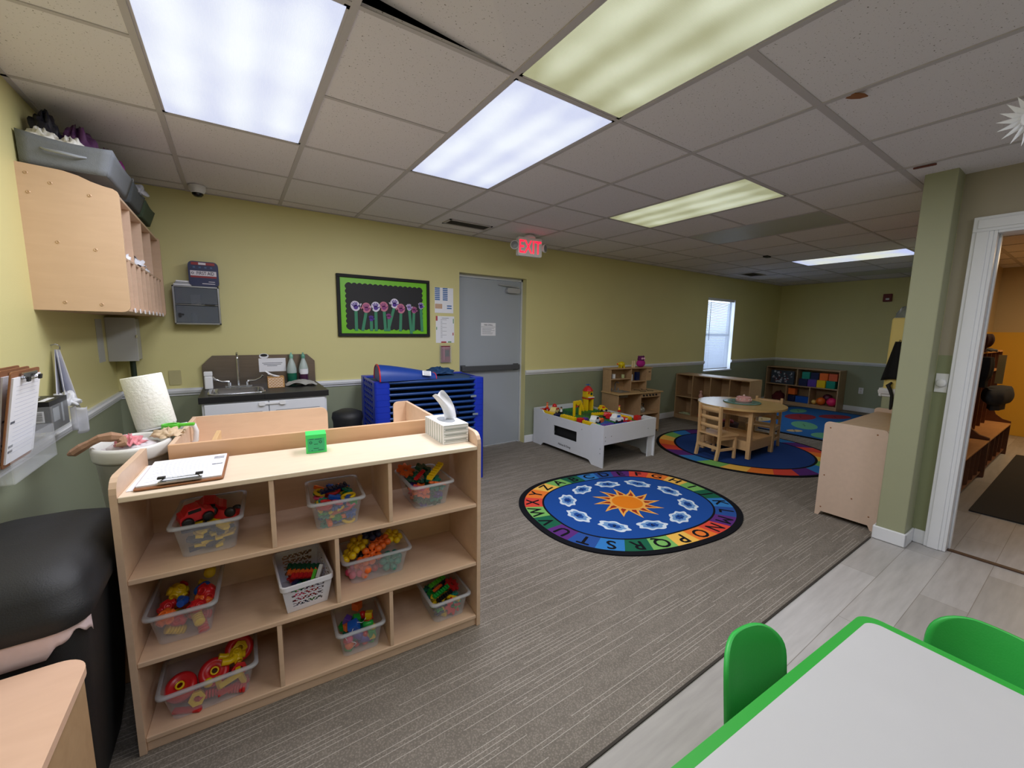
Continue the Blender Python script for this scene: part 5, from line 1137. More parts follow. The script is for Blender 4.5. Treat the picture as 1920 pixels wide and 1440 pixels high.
# row by the window: faces -X
bw = 1.2
bookcase('low wooden bookcase of eight cubbies under the window', (6.33, 1.38, 0), -PI / 2, bw, .34, .745, [bw * k / 4 for k in (1, 2, 3)], [bw * k / 4 for k in (1, 2, 3)])
def Q(lx, ly, z): return (6.33 + ly, 1.38 - lx, z)
small = [(.14, .36, .381, 'wooden_puzzle', 'flat wooden puzzle on the upper shelf nearest the wall', 'box', (.10, .07, .012), 'c9b48c'), (.40, .10, .381, 'toy_doll', 'small pink doll in the second upper cubby under the window', 'doll', .09, 'd8a8a0'), (.76, .10, .381, 'toy_tray', 'blue tray toy in the third upper cubby', 'box', (.10, .07, .02), '3c6a98'),
         (.80, .15, .62, 'toy_hook', 'small dark toy high in the third upper cubby', 'ball', .02, '2a2a30'), (1.02, .12, .381, 'toy_basket', 'dark red toy basket in the fourth upper cubby', 'ball', .09, '8a2028'), (.14, .12, .066, 'wooden_puzzle', 'pale puzzle board on the bottom shelf nearest the wall', 'box', (.10, .07, .014), 'b9c4a0'),
         (.42, .12, .066, 'toy_truck', 'small red and orange toy in the second lower cubby', 'box', (.05, .04, .04), 'b84a28')]
for (lx, ly, z, nm, lb, kind, s_, c) in small:
    m_ = mat(nm + c, c, rough=.5, var=.1)
    mb = MB()
    if kind == 'box': mb.box(-s_[1] / 2, s_[1] / 2 + .05, -s_[0], s_[0], 0, s_[2]); mb.box(-.01, .02, -s_[0] * .5, s_[0] * .4, s_[2], s_[2] + .012)
    elif kind == 'doll': mb.lathe([(.03, 0), (.035, .03), (.015, .075)], n=12); mb.ball((0, 0, .095), .024)
    else: mb.lathe([(s_ * .6, 0), (s_, s_ * .4), (s_ * .9, s_ * .8), (s_ * .3, s_ * 1.0)], n=14)
    if z == .62: z = .381
    o = mb.build(nm, m_, loc=Q(lx, ly, z + .0005)); tag(o, lb, 'toy')
# far wall bookcase: faces -X
fw = 1.27
bookcase('wooden bookcase on the far wall holding soft blocks and balls', (9.49, 1.375, 0), -PI / 2, fw, .34, .755, [fw * .45], [fw * .315, fw * .64], .40)
def Rr(lx, ly, z): return (9.49 + ly, 1.375 - lx, z)
nblk = 0
def block(lx, ly, z, s_, c, lb):
    o = MB().box(0, s_, -s_, 0, 0, s_).build('soft_block', CB[c] if c in CB else mat('block_' + c, c, rough=.7), loc=Rr(lx, ly, z), bevel=.006); tag(o, lb, 'block', 'soft blocks in the far bookcase')
s_ = .143
for q, (c, n) in enumerate((('navy', 'dark navy'), ('purple', 'purple'), ('yellow', 'yellow'), ('teal', 'teal'))): block(.60 + q * .153, .03, .409, s_, c, n + ' soft block in the lower row of the stacked blocks on the top shelf')
for q, (c, n) in enumerate((('teal', 'green'), ('navy', 'deep blue'), ('orange', 'orange'), ('d8603c', 'coral'))): block(.64 + q * .148, .05, .409 + s_ + .001, .135, c, n + ' soft block in the upper row of stacked blocks on the far bookcase')
for q, (lx, z, c, n) in enumerate(((.42, .067, 'navy', 'dark blue block at the bottom of the middle lower cubby'), (.56, .067, 'blue', 'blue block beside the dark one in the middle lower cubby'), (.42, .21, 'orange', 'orange block stacked on the dark one in the middle lower cubby'), (.67, .067, 'blue', 'bright blue block at the side of the middle lower cubby'))): block(lx, .06, z, .125, c, n)
mb = MB(); mb.box(0, .05, -.42, 0, 0, .27, 0); rd = random.Random(3)
for q in range(46):
    y = -.40 + rd.random() * .36; z = .02 + rd.random() * .21; w = .012 + .03 * rd.random(); h = .012 + .03 * rd.random()
    mb.box(-.0008 - q * .00001, 0, y, y + w, z, z + h, 1 if q % 3 else 2)
o = mb.build('floor_puzzle_box', [mat('slate_box', '2f3a48', rough=.6), mat('pale_print', 'a6acb8', rough=.6), mat('maroon_print', '5a2430', rough=.6)], loc=Rr(.08, .05, .409)); tag(o, 'large grey patterned puzzle box in the far bookcase', 'box')
o = MB().surf(crumple(.125, .1, 5, sq=1.2), 24, 10).build('red_cushion', mat('dark_red_cloth', '5c1418', rough=.8), loc=Rr(.21, .18, .067)); tag(o, 'dark red stuffed bundle in the first lower cubby of the far bookcase', 'cushion')
for (lx, ly, r_, c, lb) in ((.875, .09, .045, 'e0b860', 'small yellow ball at the bottom of the far bookcase'), (.985, .10, .075, 'e86a1c', 'orange ball in the last lower cubby'), (1.16, .10, .082, 'e8286c', 'bright pink ball at the end of the far bookcase')):
    mb = MB(); mb.ball((0, 0, r_), r_, 24); o = mb.build('play_ball', mat('ball_' + c, c, rough=.4), loc=Rr(lx, ly, .067)); tag(o, lb, 'ball', 'balls in the far bookcase')
mb = MB(); mb.ball((0, 0, .08), .08, 24); o = mb.build('play_ball', mat('ball_maroon', '5a2038', rough=.4), loc=Rr(1.05, .22, .12)); tag(o, 'dark maroon ball behind the orange and pink ones', 'ball', 'balls in the far bookcase')

# ------------------------------------------------------------------ cabinet by the column
c = thing('storage_cabinet', 'low birch cabinet with beige end panel beside the column', 'cabinet', (4.0, -1.872, 0), 0)
P = [(0, 0), (.045, 0), (.055, .03), (.065, .04), (.36, .04), (.375, 0), (.375, 0)]
P = [(.0, .0), (.035, .0), (.05, .035), (.34, .035), (.355, .0), (.38, .0)] + [(.38 - .03 + .03 * math.cos(a), .755 - .03 + .03 * math.sin(a)) for a in [PI / 2 * k / 5 for k in range(6)]] + [(.03 - .03 * math.sin(a), .755 - .03 + .03 * math.cos(a)) for a in [PI / 2 * k / 5 for k in range(6)]]
MB().prism(P, 0, .018, 'x').build('end_panel', PINKLAM, c, bevel=.002); MB().prism(P, 1.165, 1.183, 'x').build('end_panel', PINKLAM, c, bevel=.002)
MB().box(.018, 1.165, .0, .36, .70, .718).build('top_board', wood('brown_birch_top', 'bd9c74', var=.08), c, bevel=.002)
MB().box(.018, 1.165, .0, .012, .03, .75).build('back_panel', PINKLAM, c); MB().box(.018, 1.165, .012, .36, .03, .046).build('bottom_board', BIRCH, c); MB().box(.018, 1.165, .012, .35, .36, .376).build('shelf_board', BIRCH, c); MB().box(.57, .586, .012, .35, .046, .70).build('divider', BIRCH, c)
mb = MB()
for (y, z) in ((.34, .71), (.06, .715), (.345, .33), (.345, .07), (.05, .10), (.16, .2)):
    mb.M = Matrix.Translation((-.0003, y, z)) @ Matrix.Rotation(-PI / 2, 4, 'Y'); mb.lathe([(.0055, 0), (.004, .0012)], n=10)
mb.M = Matrix.Identity(4); mb.build('screw', CARD, c)
o = MB().surf(crumple(.035, .2, 12, sq=1.0), 18, 7).build('white_ornament', PAPER, loc=(4.62, -1.80, .7185)); tag(o, 'small white object on the cabinet near the column', 'ornament')

# half wall with aprons
a = thing('hanging_apron', 'black cloth apron hanging on the yellow half wall', 'apron', (5.2, -1.60, .95), 0)
def apr(u, v):
    w = .03 + .075 * v; return (-.012 - .018 * abs(math.sin(7 * u + 1)) * (.4 + v), -w + 2 * w * u - .012 * v, .42 - .36 * v + .02 * math.sin(PI * u) * v)
MB().surf(apr, 12, 10).build('cloth', mat('black_cloth', '0c0c10', rough=.9), a, solid=.003); MB().tube([(0, 0, .43), (-.02, 0, .435), (-.025, 0, .42)], .004, 8).build('hook', CHROME, a)
o = MB().tube([(5.18, -1.585, 1.0), (5.165, -1.565, .97), (5.16, -1.585, .93), (5.165, -1.60, .88), (5.165, -1.605, .80), (5.168, -1.60, .75)], [.008, .018, .014, .012, .014, .008], 8).build('black_strap', BLACKG); tag(o, 'black strap dangling under the hanging apron', 'strap')
o = MB().surf(crumple(.09, .08, 14, sq=1.2), 20, 8).build('grey_helmet', mat('grey_clear_plastic', '8a9494', rough=.3, alpha=.85), loc=(5.42, -1.585, 1.585)); tag(o, 'round grey object on top of the yellow half wall', 'container')

# ------------------------------------------------------------------ wall things down the room
s_ = thing('fire_alarm', 'dark red fire alarm strobe high on the far wall', 'fire alarm', (9.848, -.34, 2.02), 0)
MB().box(-.045, 0, -.06, .06, 0, .135).build('housing', mat('dark_red_alarm', '6a141c', rough=.4), s_, bevel=.008); MB().box(-.055, -.045, -.03, .02, .03, .06).build('strobe_lens', WHITE, s_, bevel=.004)
def outlet(nm, lb, loc, nx):
    o = thing(nm, lb, 'outlet', loc, 0)
    if nx: MB().box(-.006, 0, -.035, .035, 0, .115).build('plate', WHITE, o, bevel=.003); MB().box(-.0085, -.006, -.016, .016, .015, .05).build('socket', mat('ivory_socket', 'cfd0cc'), o, bevel=.002); MB().box(-.0085, -.006, -.016, .016, .065, .10).build('socket', mat('ivory_socket', 'cfd0cc'), o, bevel=.002)
outlet('wall_outlet', 'white electrical outlet low on the far sage wall', (XR, -.13, .34), 1)
s_ = thing('dimmer_switch', 'white dimmer switch with round knob beside the doorway', 'switch', (4.08, -2.075, 1.055), 0)
MB().box(-.007, 0, -.03, .03, 0, .125).build('plate', WHITE, s_, bevel=.003); mb = MB(); mb.M = Matrix.Translation((-.007, 0, .062)) @ Matrix.Rotation(-PI / 2, 4, 'Y'); mb.lathe([(.026, 0), (.025, .014), (.02, .019), (.001, .02)], n=20); mb.M = Matrix.Identity(4); mb.build('knob', WHITE, s_)

# ------------------------------------------------------------------ hallway through the door
CUB = wood('dark_brown_cubby', '6e4630', var=.15); CUBL = wood('cubby_edge', 'c08a58', var=.1)
def coat_cubby(x0, w, lb):
    c = thing('coat_cubby', lb, 'coat cubby', (x0, -2.09, 0), 0, 'coat cubbies along the hall')
    D = .40
    def ep(x): # y from front (0) to the wall (D)
        P = [(0, 0), (D, 0), (D, 1.27), (.16, 1.27), (.16, .56), (.13, .48), (.07, .43), (0, .41)]
        MB().prism(P, x, x + .016, 'x', 0).build('end_panel', CUB, c, bevel=.002)
    ep(0); ep(w - .016)
    MB().box(.016, w - .016, .0, D,   .37, .388).build('bench', CUBL, c, bevel=.002); MB().box(.016, w - .016, .16, D, 1.252, 1.27).build('top_board', CUBL, c); MB().box(.016, w - .016, .16, D, 1.03, 1.045).build('shelf_board', CUBL, c); MB().box(.016, w - .016, D - .01, D, .03, 1.25).build('back_panel', CUB, c); MB().box(.016, w - .016, .02, D, .05, .064).build('bottom_board', CUB, c)
    n = 5
    for q in range(1, n): MB().box(w * q / n - .006, w * q / n + .006, .02, D - .01, .064, .37).build('divider', CUB, c); MB().box(w * q / n - .006, w * q / n + .006, .18, D - .01, .388, 1.252).build('divider', CUB, c)
coat_cubby(5.27, 1.22, 'brown coat cubby nearest the doorway in the hall'); coat_cubby(6.50, 1.50, 'brown coat cubby further along the yellow hall')
def coat(lb, loc, w, l, d, c, seed, name='hanging_coat'):
    rd = random.Random(seed); ph = rd.random() * 6
    def fn(u, v):
        a = 2 * PI * u; k_ = (.55 + .45 * math.sin(PI * min(1, v * 1.2 + .1)) ** .5)
        return (w * k_ * math.cos(a) * (1 + .08 * math.sin(5 * a + ph)), d * k_ * math.sin(a) * (1 + .1 * math.sin(7 * a)), -l * v)
    mb = MB(); mb.surf(fn, 28, 12); mb.add([fn(k / 28, 1) for k in range(28)], [tuple(range(28))]); mb.add([fn(k / 28, 0) for k in range(28)], [tuple(range(28))[::-1]])
    o = mb.build(name, mat(name + c, c, rough=.85, var=.15), loc=loc); tag(o, lb, 'coat' if name == 'hanging_coat' else 'bag'); return o
coat('black coat hanging at the near end of the hall cubbies', (5.97, -2.04, 1.24), .11, .28, .05, '121216', 1)
coat('dark grey coat bulging from the middle of the hall cubbies', (6.22, -2.12, .95), .42, .20, .09, '34363c', 2)
coat('dark maroon bag standing on top of the hall cubbies', (6.35, -1.93, 1.455), .12, .183, .09, '4a1a1e', 3, 'backpack')
coat('black backpack slumped on the cubby bench', (5.45, -2.0, .60), .12, .21, .07, '141418', 4, 'backpack')
o = MB().box(0, .012, 0, .05, 0, .27).build('folded_board', mat('tan_board', 'b89a60', rough=.7), loc=(6.15, -2.14, .99)); tag(o, 'tan board sticking out beside the black coat', 'board')
mb = MB(); mb.surf(crumple(.09, .25, 9, sq=.35), 20, 7); o = mb.build('grey_hat', mat('grey_fleece', '6a6660', rough=.9), loc=(6.85, -1.92, 1.2705)); tag(o, 'light grey crumpled hat beside the maroon bag', 'hat')
mb = MB().prism(rrect(5.16, 8.05, -3.6, -2.17, .02), -.002, .008); o = mb.build('floor_mat', mat('charcoal_mat', '2e2b2a', rough=.98, var=.15, scale=200)); tag(o, 'dark charcoal mat on the hallway floor', 'mat')

# ------------------------------------------------------------------ rugs
def RM(name, c): return mat('rug_' + name, c, rough=.95, var=.10, scale=160, spec=.1)
RC = {'black': RM('black', '15161c'), 'blue': RM('royal_blue', '1f4b98'), 'blue2': RM('mid_blue', '2b5cb4'), 'navy': RM('dark_blue', '24407e'), 'lg': RM('light_green', '77b060'), 'dg': RM('dark_green', '1f6048'), 'b': RM('sky_blue', '3478bc'), 'db': RM('deep_blue', '2b4f96'), 'p': RM('purple', '5a2f78'),
      'r': RM('red', 'd4493c'), 'o': RM('orange', 'e67a34'), 'y': RM('yellow', 'eab856'), 'w': RM('white', 'cfdcea'), 'lb': RM('cloud_blue', '6f97c8'), 'so': RM('sun_orange', 'e07e1e'), 'sr': RM('sun_red', '98331f'), 'sy': RM('sun_yellow', 'e8a850')}
def sup(a, b, n, t, rot=0.0):
    c, s_ = math.cos(t), math.sin(t); x = a * math.copysign(abs(c) ** (2 / n), c); y = b * math.copysign(abs(s_) ** (2 / n), s_)
    return (x * math.cos(rot) - y * math.sin(rot), x * math.sin(rot) + y * math.cos(rot))
def resample(fn, N):
    P = [fn(2 * PI * k / 1440) for k in range(1441)]; L = [0]
    for k in range(1440): L.append(L[-1] + math.hypot(P[k + 1][0] - P[k][0], P[k + 1][1] - P[k][1]))
    out = []; j = 0
    for q in range(N):
        d = L[-1] * q / N
        while L[j + 1] < d: j += 1
        f = (d - L[j]) / (L[j + 1] - L[j]); out.append((P[j][0] + (P[j + 1][0] - P[j][0]) * f, P[j][1] + (P[j + 1][1] - P[j][1]) * f))
    return out
keys = ['black', 'blue', 'lg', 'dg', 'b', 'db', 'p', 'r', 'o', 'y', 'w', 'lb', 'so', 'sr', 'sy']; ML = [RC[k_] for k_ in keys]; KI = {k_: q for q, k_ in enumerate(keys)}
mb = MB(); RA, RB, RN, RR = .90, .735, 2.45, math.radians(-9)
outer = resample(lambda t: sup(RA, RB, RN, t, RR), 260); mid = resample(lambda t: sup(RA - .045, RB - .045, RN, t, RR), 260); inn = resample(lambda t: sup(RA - .185, RB - .185, RN, t, RR), 260); inn2 = resample(lambda t: sup(RA - .20, RB - .20, RN, t, RR), 260)
mb.prism(outer, 0, .009, 'z', 0)
# letters run clockwise from the far side: A sits behind-left
seq = ['lg', 'dg', 'b', 'db', 'p', 'r', 'o', 'y'] ; cols = [seq[q % 8] for q in range(13)] 
colour = dict(zip('ABCDEFGHIJKLMNOPQRSTUVWXYZ', ['lg', 'dg', 'b', 'db', 'p', 'r', 'o', 'y', 'lg', 'dg', 'b', 'db', 'p', 'r', 'o', 'y', 'lg', 'dg', 'b', 'db', 'p', 'dg', 'lg', 'r', 'o', 'y']))
A0 = RUG_A0 = 2.06        # angle of letter A
ks = min(range(260), key=lambda q: abs(math.atan2(mid[q][1], mid[q][0]) - A0))
for n_, ch in enumerate('ABCDEFGHIJKLMNOPQRSTUVWXYZ'):
    ctr = ks - n_ * 10 - 8
    vs = []; 
    for q in range(-5, 6): vs.append((mid[(ctr + q) % 260][0], mid[(ctr + q) % 260][1], .0096))
    for q in range(5, -6, -1): vs.append((inn[(ctr + q) % 260][0], inn[(ctr + q) % 260][1], .0096))
    mb.add(vs, [tuple(range(len(vs)))], KI[colour[ch]])
    a, b = mid[ctr % 260], inn[ctr % 260]; cx, cy = (a[0] + b[0]) / 2, (a[1] + b[1]) / 2; p0, p1 = mid[(ctr - 3) % 260], mid[(ctr + 3) % 260]
    up = math.atan2(-(p1[0] - p0[0]), (p1[1] - p0[1]));   # outward normal angle
    ang = math.atan2(p0[1] - p1[1], p0[0] - p1[0])        # text x axis runs clockwise
    text(mb, ch, Matrix.Translation((cx, cy, .0102)) @ Matrix.Rotation(ang, 4, 'Z'), .15, 0, .022)
mb.add([(p[0], p[1], .0099) for p in inn2], [tuple(range(260))], KI['blue'])
# clouds
def cloud(cx, cy, a, sc_):
    def out(r_): return [(cx + math.cos(a) * x - math.sin(a) * y, cy + math.sin(a) * x + math.cos(a) * y) for x, y in [((.115 * r_ * sc_ * (1 + .10 * math.cos(7 * t))) * math.cos(t), (.070 * r_ * sc_ * (1 + .12 * math.cos(7 * t + 1))) * math.sin(t)) for t in [2 * PI * q / 56 for q in range(56)]]]
    for r_, z, c_ in ((1.0, .0105, 'w'), (.72, .0110, 'lb'), (.42, .0115, 'blue')): mb.add([(p[0], p[1], z) for p in out(r_)], [tuple(range(56))], KI[c_])
CP = resample(lambda t: sup((RA - .20) * .74, (RB - .20) * .74, 2.2, t, RR), 260)
for q, (th, rr_) in enumerate([(97, .50), (60, .53), (24, .56), (-8, .53), (-36, .56), (-74, .50), (-110, .50), (-142, .52), (-178, .55), (150, .56), (122, .50)][:10]):
    x, y = CP[(q * 26 + 30) % 260]; t_ = math.atan2(y, x); cloud(x, y, t_ + PI / 2, 1.0)
    text(mb, str((q * 3 + 1) % 10), Matrix.Translation((x, y, .0120)) @ Matrix.Rotation(t_ - PI / 2, 4, 'Z'), .05, KI['black'], .02)
# sun
for q in range(12):
    a = 2 * PI * q / 12
    def ray_(s0, L_, w, z, c_, off=.0):
        P = [(.115 + off, -w), (.16 + off, -w * 1.15), (.115 + off + L_ * .6, -w * .35), (.115 + off + L_, w * .75), (.115 + off + L_ * .55, w * .75), (.15 + off, w * 1.1), (.115 + off, w)]
        mb.add([(math.cos(a) * x - math.sin(a) * y, math.sin(a) * x + math.cos(a) * y, z) for x, y in P], [tuple(range(7))], KI[c_])
    ray_(0, .175, .036, .0106, 'sy'); ray_(0, .11, .017, .0111, 'sr', .012)
mb.add([(p[0], p[1], .0113) for p in circ(.145, 40)], [tuple(range(40))], KI['sy']); mb.add([(p[0], p[1], .0117) for p in circ(.125, 40)], [tuple(range(40))], KI['so'])
o = mb.build('alphabet_rug', ML, loc=(2.86, -.56, 0)); tag(o, 'oval alphabet rug with a sun and clouds on blue', 'rug')
# round rainbow rug
mb = MB(); R2 = .985; N_ = 144
mb.prism(circ(R2, N_), 0, .009, 'z', 0)
rc = ['r', 'o', 'y', 'lg', 'dg', 'b', 'db', 'p']
for q in range(24):
    vs = [((R2 - .035) * math.cos(2 * PI * (q * 6 + e) / N_), (R2 - .035) * math.sin(2 * PI * (q * 6 + e) / N_), .0096) for e in range(7)] + [(.76 * math.cos(2 * PI * (q * 6 + e) / N_ + .08), .76 * math.sin(2 * PI * (q * 6 + e) / N_ + .08), .0096) for e in range(6, -1, -1)]
    mb.add(vs, [tuple(range(14))], KI[['r', 'p', 'b', 'lg', 'y', 'o'][(q + 3) % 6]])
mb.add([(p[0], p[1], .0099) for p in circ(.77, N_)], [tuple(range(N_))], 0); mb.add([(p[0], p[1], .0103) for p in circ(.745, N_)], [tuple(range(N_))], len(ML))
o = mb.build('rainbow_rug', ML + [RC['navy']], loc=(5.34, -.235, 0)); tag(o, 'round blue rug with a rainbow border under the play table', 'rug')
# lily pad rug
mb = MB(); mb.prism(rrect(6.71, 9.42, -1.35, .80, .30, 8), 0, .009, 'z', 0); mb.add([(p[0], p[1], .0095) for p in rrect(6.76, 9.37, -1.30, .75, .28, 8)], [tuple(range(36))], 1)
rd = random.Random(11)
PADS = [(7.05, -.55, .22, .16, 2), (7.0, .25, .18, .13, 2), (7.55, -.10, .32, .17, 2), (7.6, -.70, .30, .18, 7), (8.25, .22, .35, .2, 7), (8.2, -.45, .30, .17, 2), (8.8, -.1, .3, .17, 7), (7.45, .48, .22, .12, 9), (8.85, .48, .26, .12, 2), (9.1, -.6, .2, .15, 2), (8.6, -.95, .3, .16, 7), (7.3, -1.05, .25, .14, 2), (7.0, -.18, .12, .07, 9), (7.9, -1.1, .2, .12, 9)]
for q, (x, y, a, b, mi) in enumerate(PADS): 
    an = rd.uniform(-.5, .5); mb.add([(x + math.cos(an) * p[0] - math.sin(an) * p[1], y + math.sin(an) * p[0] + math.cos(an) * p[1], .0100 + q * .00004) for p in circ(a, 30, 0, 0, b / a)], [tuple(range(30))], mi)
    for e in range(3): mb.add([(x + .06 * (e - 1) + p[0], y + .03 * e - .03 + p[1], .0108) for p in circ(.014, 10)], [tuple(range(10))], 0)
LR = list(ML); LR[1] = RM('pond_blue', '2a5f9c'); LR[2] = RM('pale_lily_green', '5f9a78'); LR[7] = RM('dull_red', '8e3038'); LR[9] = RM('sand', 'c2a878')
o = mb.build('lily_pad_rug', LR); tag(o, 'blue rug with green and red lily pads at the far bookcase', 'rug')

# ------------------------------------------------------------------ round play table, chairs
t = thing('play_table', 'round topped wooden play table on the rainbow rug', 'table', (5.25, -.235, .0112), 0)
MB().prism(circ(.475, 56, 0, 0, 1.0), .555, .578).build('table_top', wood('table_top_maple', 'd2b078', var=.06, rough=.25), t, bevel=.005)
for x in (-.29, .25):
    for y in (-.27, .27): MB().box(x - .022, x + .022, y - .022, y + .022, 0, .555).build('leg', PINE, t, bevel=.003)
for (x0, x1, y0, y1) in ((-.27, .23, -.28, -.262), (-.27, .23, .262, .28), (-.30, -.282, -.25, .25), (.242, .26, -.25, .25)):
    MB().box(x0, x1, y0, y1, .475, .555).build('apron', PINE, t); MB().box(x0, x1, y0, y1, .09, .20).build('lower_panel', PINE, t)
MB().box(-.28, .24, -.26, .26, .105, .118).build('lower_shelf', PINE, t)
mb = MB(); mb.lathe([(.20, 0), (.205, .004), (.205, .010), (.2, .013)], n=40); o = mb.build('turntable', mat('teal_glass_plate', '5f8f8a', rough=.2), loc=(5.30, -.22, .5900)); tag(o, 'flat teal round tray in the middle of the play table', 'tray')
c = thing('toy_cake', 'pink toy layer cake on the teal tray', 'toy cake', (5.32, -.23, .6040), 0)
CAKE = mat('pink_frosting', 'dfa4a4', rough=.6, var=.06); MB().lathe([(.085, 0), (.088, .004), (.088, .022), (.082, .026), (.078, .028), (.08, .05), (.074, .056), (.02, .062), (.001, .068)], n=28, cap=False).build('layers', CAKE, c)
mb = MB()
for q in range(10): mb.ball((.08 * math.cos(q * .628), .08 * math.sin(q * .628), .028), .011, 8)
mb.ball((0, 0, .07), .014, 8); mb.build('frosting_swirl', mat('white_frosting', 'e8d0cc', rough=.6), c)
def kid_chair(lb, loc, rz):
    """ladder back chair, front towards local +x"""
    c = thing('childs_chair', lb, 'chair', loc, rz, 'wooden chairs at the play table')
    for y in (-.14, .14):
        P = [(-.15, 0), (-.118, 0), (-.092, .12), (-.088, .30), (-.105, .60), (-.112, .612), (-.128, .612), (-.134, .60), (-.122, .30), (-.125, .14)]
        MB().prism([(p[0], p[1]) for p in P], y - .013, y + .013, 'y').build('rear_leg', PINE, c, bevel=.003)
        MB().box(.125, .155, y - .014, y + .014, 0, .265).build('front_leg', PINE, c, bevel=.003)
        MB().box(-.10, .13, y - .008, y + .008, .225, .262).build('side_rail', PINE, c); MB().box(-.10, .13, y - .008, y + .008, .10, .128).build('stretcher', PINE, c)
    MB().prism([(-.118, -.15), (.165, -.165), (.175, -.14), (.175, .14), (.165, .165), (-.118, .15)], .265, .282).build('seat', PINE, c, bevel=.005)
    for z, h_ in ((.345, .045), (.44, .045), (.53, .055)): MB().surf(lambda u, v: (-.105 - .012 * math.sin(PI * u), -.13 + .26 * u, z + h_ * v), 8, 2).build('back_slat', PINE, c, solid=.014)
    MB().box(-.118, -.104, -.13, .13, .115, .15).build('stretcher', PINE, c)
    return c
kid_chair('ladder back wooden chair tucked at the near side of the play table', (4.745, -.235, .0112), math.radians(13) * -0.9)
kid_chair('ladder back wooden chair at the bookcase side of the play table', (5.72, -.31, .0112), PI + math.radians(8))
o = thing('toy_doll_basket', 'dark basket of small toys beyond the play table', 'basket', (5.95, .25, .0112), 0); MB().lathe([(.10, 0), (.13, .16), (.12, .165)], n=20).build('basket_body', mat('dark_wicker', '3a2226', rough=.8, var=.3, scale=60), o)
mb = MB(); rd = random.Random(2)
for q in range(14): mb.ball((rd.uniform(-.08, .08), rd.uniform(-.08, .08), .17 + .02 * rd.random()), .022, 8)
mb.build('contents', mat('mottled_toys', 'a04858', rough=.6, var=.6, scale=25), o)

# ------------------------------------------------------------------ green edged table and its chairs
GT = thing('activity_desk', 'white topped table with bright green edge near the laminate floor', 'table', (1.845, -2.335, 0), math.radians(-3.3))
GE = mat('green_edge_band', '2f9e3a', rough=.35, var=.03); GTOP = mat('light_grey_laminate', 'b9babd', rough=.4, var=.03, scale=8)
OUT = rrect(-1.22, 0, -.76, 0, .05, 8); INN = rrect(-1.195, -.03, -.735, -.025, .035, 8)
MB().prism(OUT, .515, .54).build('table_edge', GE, GT, bevel=.005, seg=3); MB().prism(INN, .5402, .5412).build('table_top', GTOP, GT)
for x in (-1.15, -.06):
    for y in (-.70, -.06): MB().cyl((x, y, 0), (x, y, .515), .016).build('leg', CHROME, GT)
def green_chair(lb, loc, rz):
    """shell chair, back at local y = 0, sitter faces -y"""
    c = thing('stacking_chair', lb, 'chair', loc, rz, 'green chairs at the green edged table')
    GC = mat('green_chair_plastic', '30ae48', rough=.42, var=.04, bump=.08, bscale=200)
    def back(u, v):
        v = v * (2 - v); z = .30 + .30 * v; s_ = 2 * u - 1
        t_ = max(0, (v - .62) / .38); w = .135 * (.30 + .70 * math.sqrt(max(0, 1 - t_ ** 3.2))); x = s_ * w
        return (x, .03 * v + .012 - .045 * (x / .135) ** 2, z)
    MB().surf(back, 20, 16).build('backrest', GC, c, solid=.012)
    MB().surf(lambda u, v: ((2 * u - 1) * .14, .008 - .27 * v - .045 * (2 * u - 1) ** 2 * (1 - v), .305 - .012 * math.sin(PI * v) - .02 * v ** 3 + .012 * abs(2 * u - 1) ** 2), 14, 10).build('seat', GC, c, solid=.01)
    for x in (-.12, .12):
        MB().tube([(x * .85, -.02, .295), (x, -.005, .15), (x * 1.15, .03, .005)], .010).build('leg', CHROME, c); MB().tube([(x * .85, -.22, .285), (x, -.24, .15), (x * 1.15, -.26, .005)], .010).build('leg', CHROME, c)
    return c
green_chair('green plastic chair tucked against the carpet side of the green table', (1.355, -2.235, 0), math.radians(-6))
green_chair('green plastic chair at the short end facing the doorway', (1.935, -2.60, 0), math.radians(-98))
# ------------------------------------------------------------------ bins on the toy shelf and the toys in them
def smooth(a, b, x):
    t = max(0, min(1, (x - a) / (b - a))); return t * t * (3 - 2 * t)
def make_bin(label, cx, y0, zb, w, d, h, rz=0.0, dip='', material=None):
    """cx, y0: middle of the front rim; w across the front, d into the shelf"""
    b = thing('toy_bin', label, 'bin', S(cx, y0 + d / 2, zb), TH + rz, 'clear bins on the toy shelf')
    m_ = material or CLEAR; n = 14
    rings = []
    def ringp(k, z):
        f = .84 + .16 * k; return [(p[0], p[1], z) for p in rrect(-w / 2 * f + .012, w / 2 * f - .012, -d / 2 * f + .012, d / 2 * f - .012, .022, n)]
    bot = ringp(0, .002); top = ringp(1, h)
    def dz(p):
        if not dip: return 0
        q = (-p[1] > d / 2 - .03) if dip == 'front' else (abs(p[1]) > d / 2 - .03)
        return -.022 * (1 - smooth(w * .18, w * .30, abs(p[0]))) if q else 0
    top = [(p[0], p[1], p[2] + dz(p)) for p in top]
    out = [(p[0] * (1 + .022 / w * 1.2), p[1] * (1 + .022 / d * 1.2), p[2] - .001) for p in top]; lip = [(p[0], p[1], p[2] - .008) for p in out]
    mb = MB(); loft(mb, [bot, [tuple(bot[k][q] * .5 + top[k][q] * .5 for q in range(3)) for k in range(len(bot))], top], 0, True, False); mb.build('bin_body', m_, b)
    mb = MB(); loft(mb, [top, out, lip], 0, False, False); mb.build('rim', CLEARF if not material else m_, b, solid=.0016)
    return b
ZR = {0: .620, 1: .330, 2: .056}
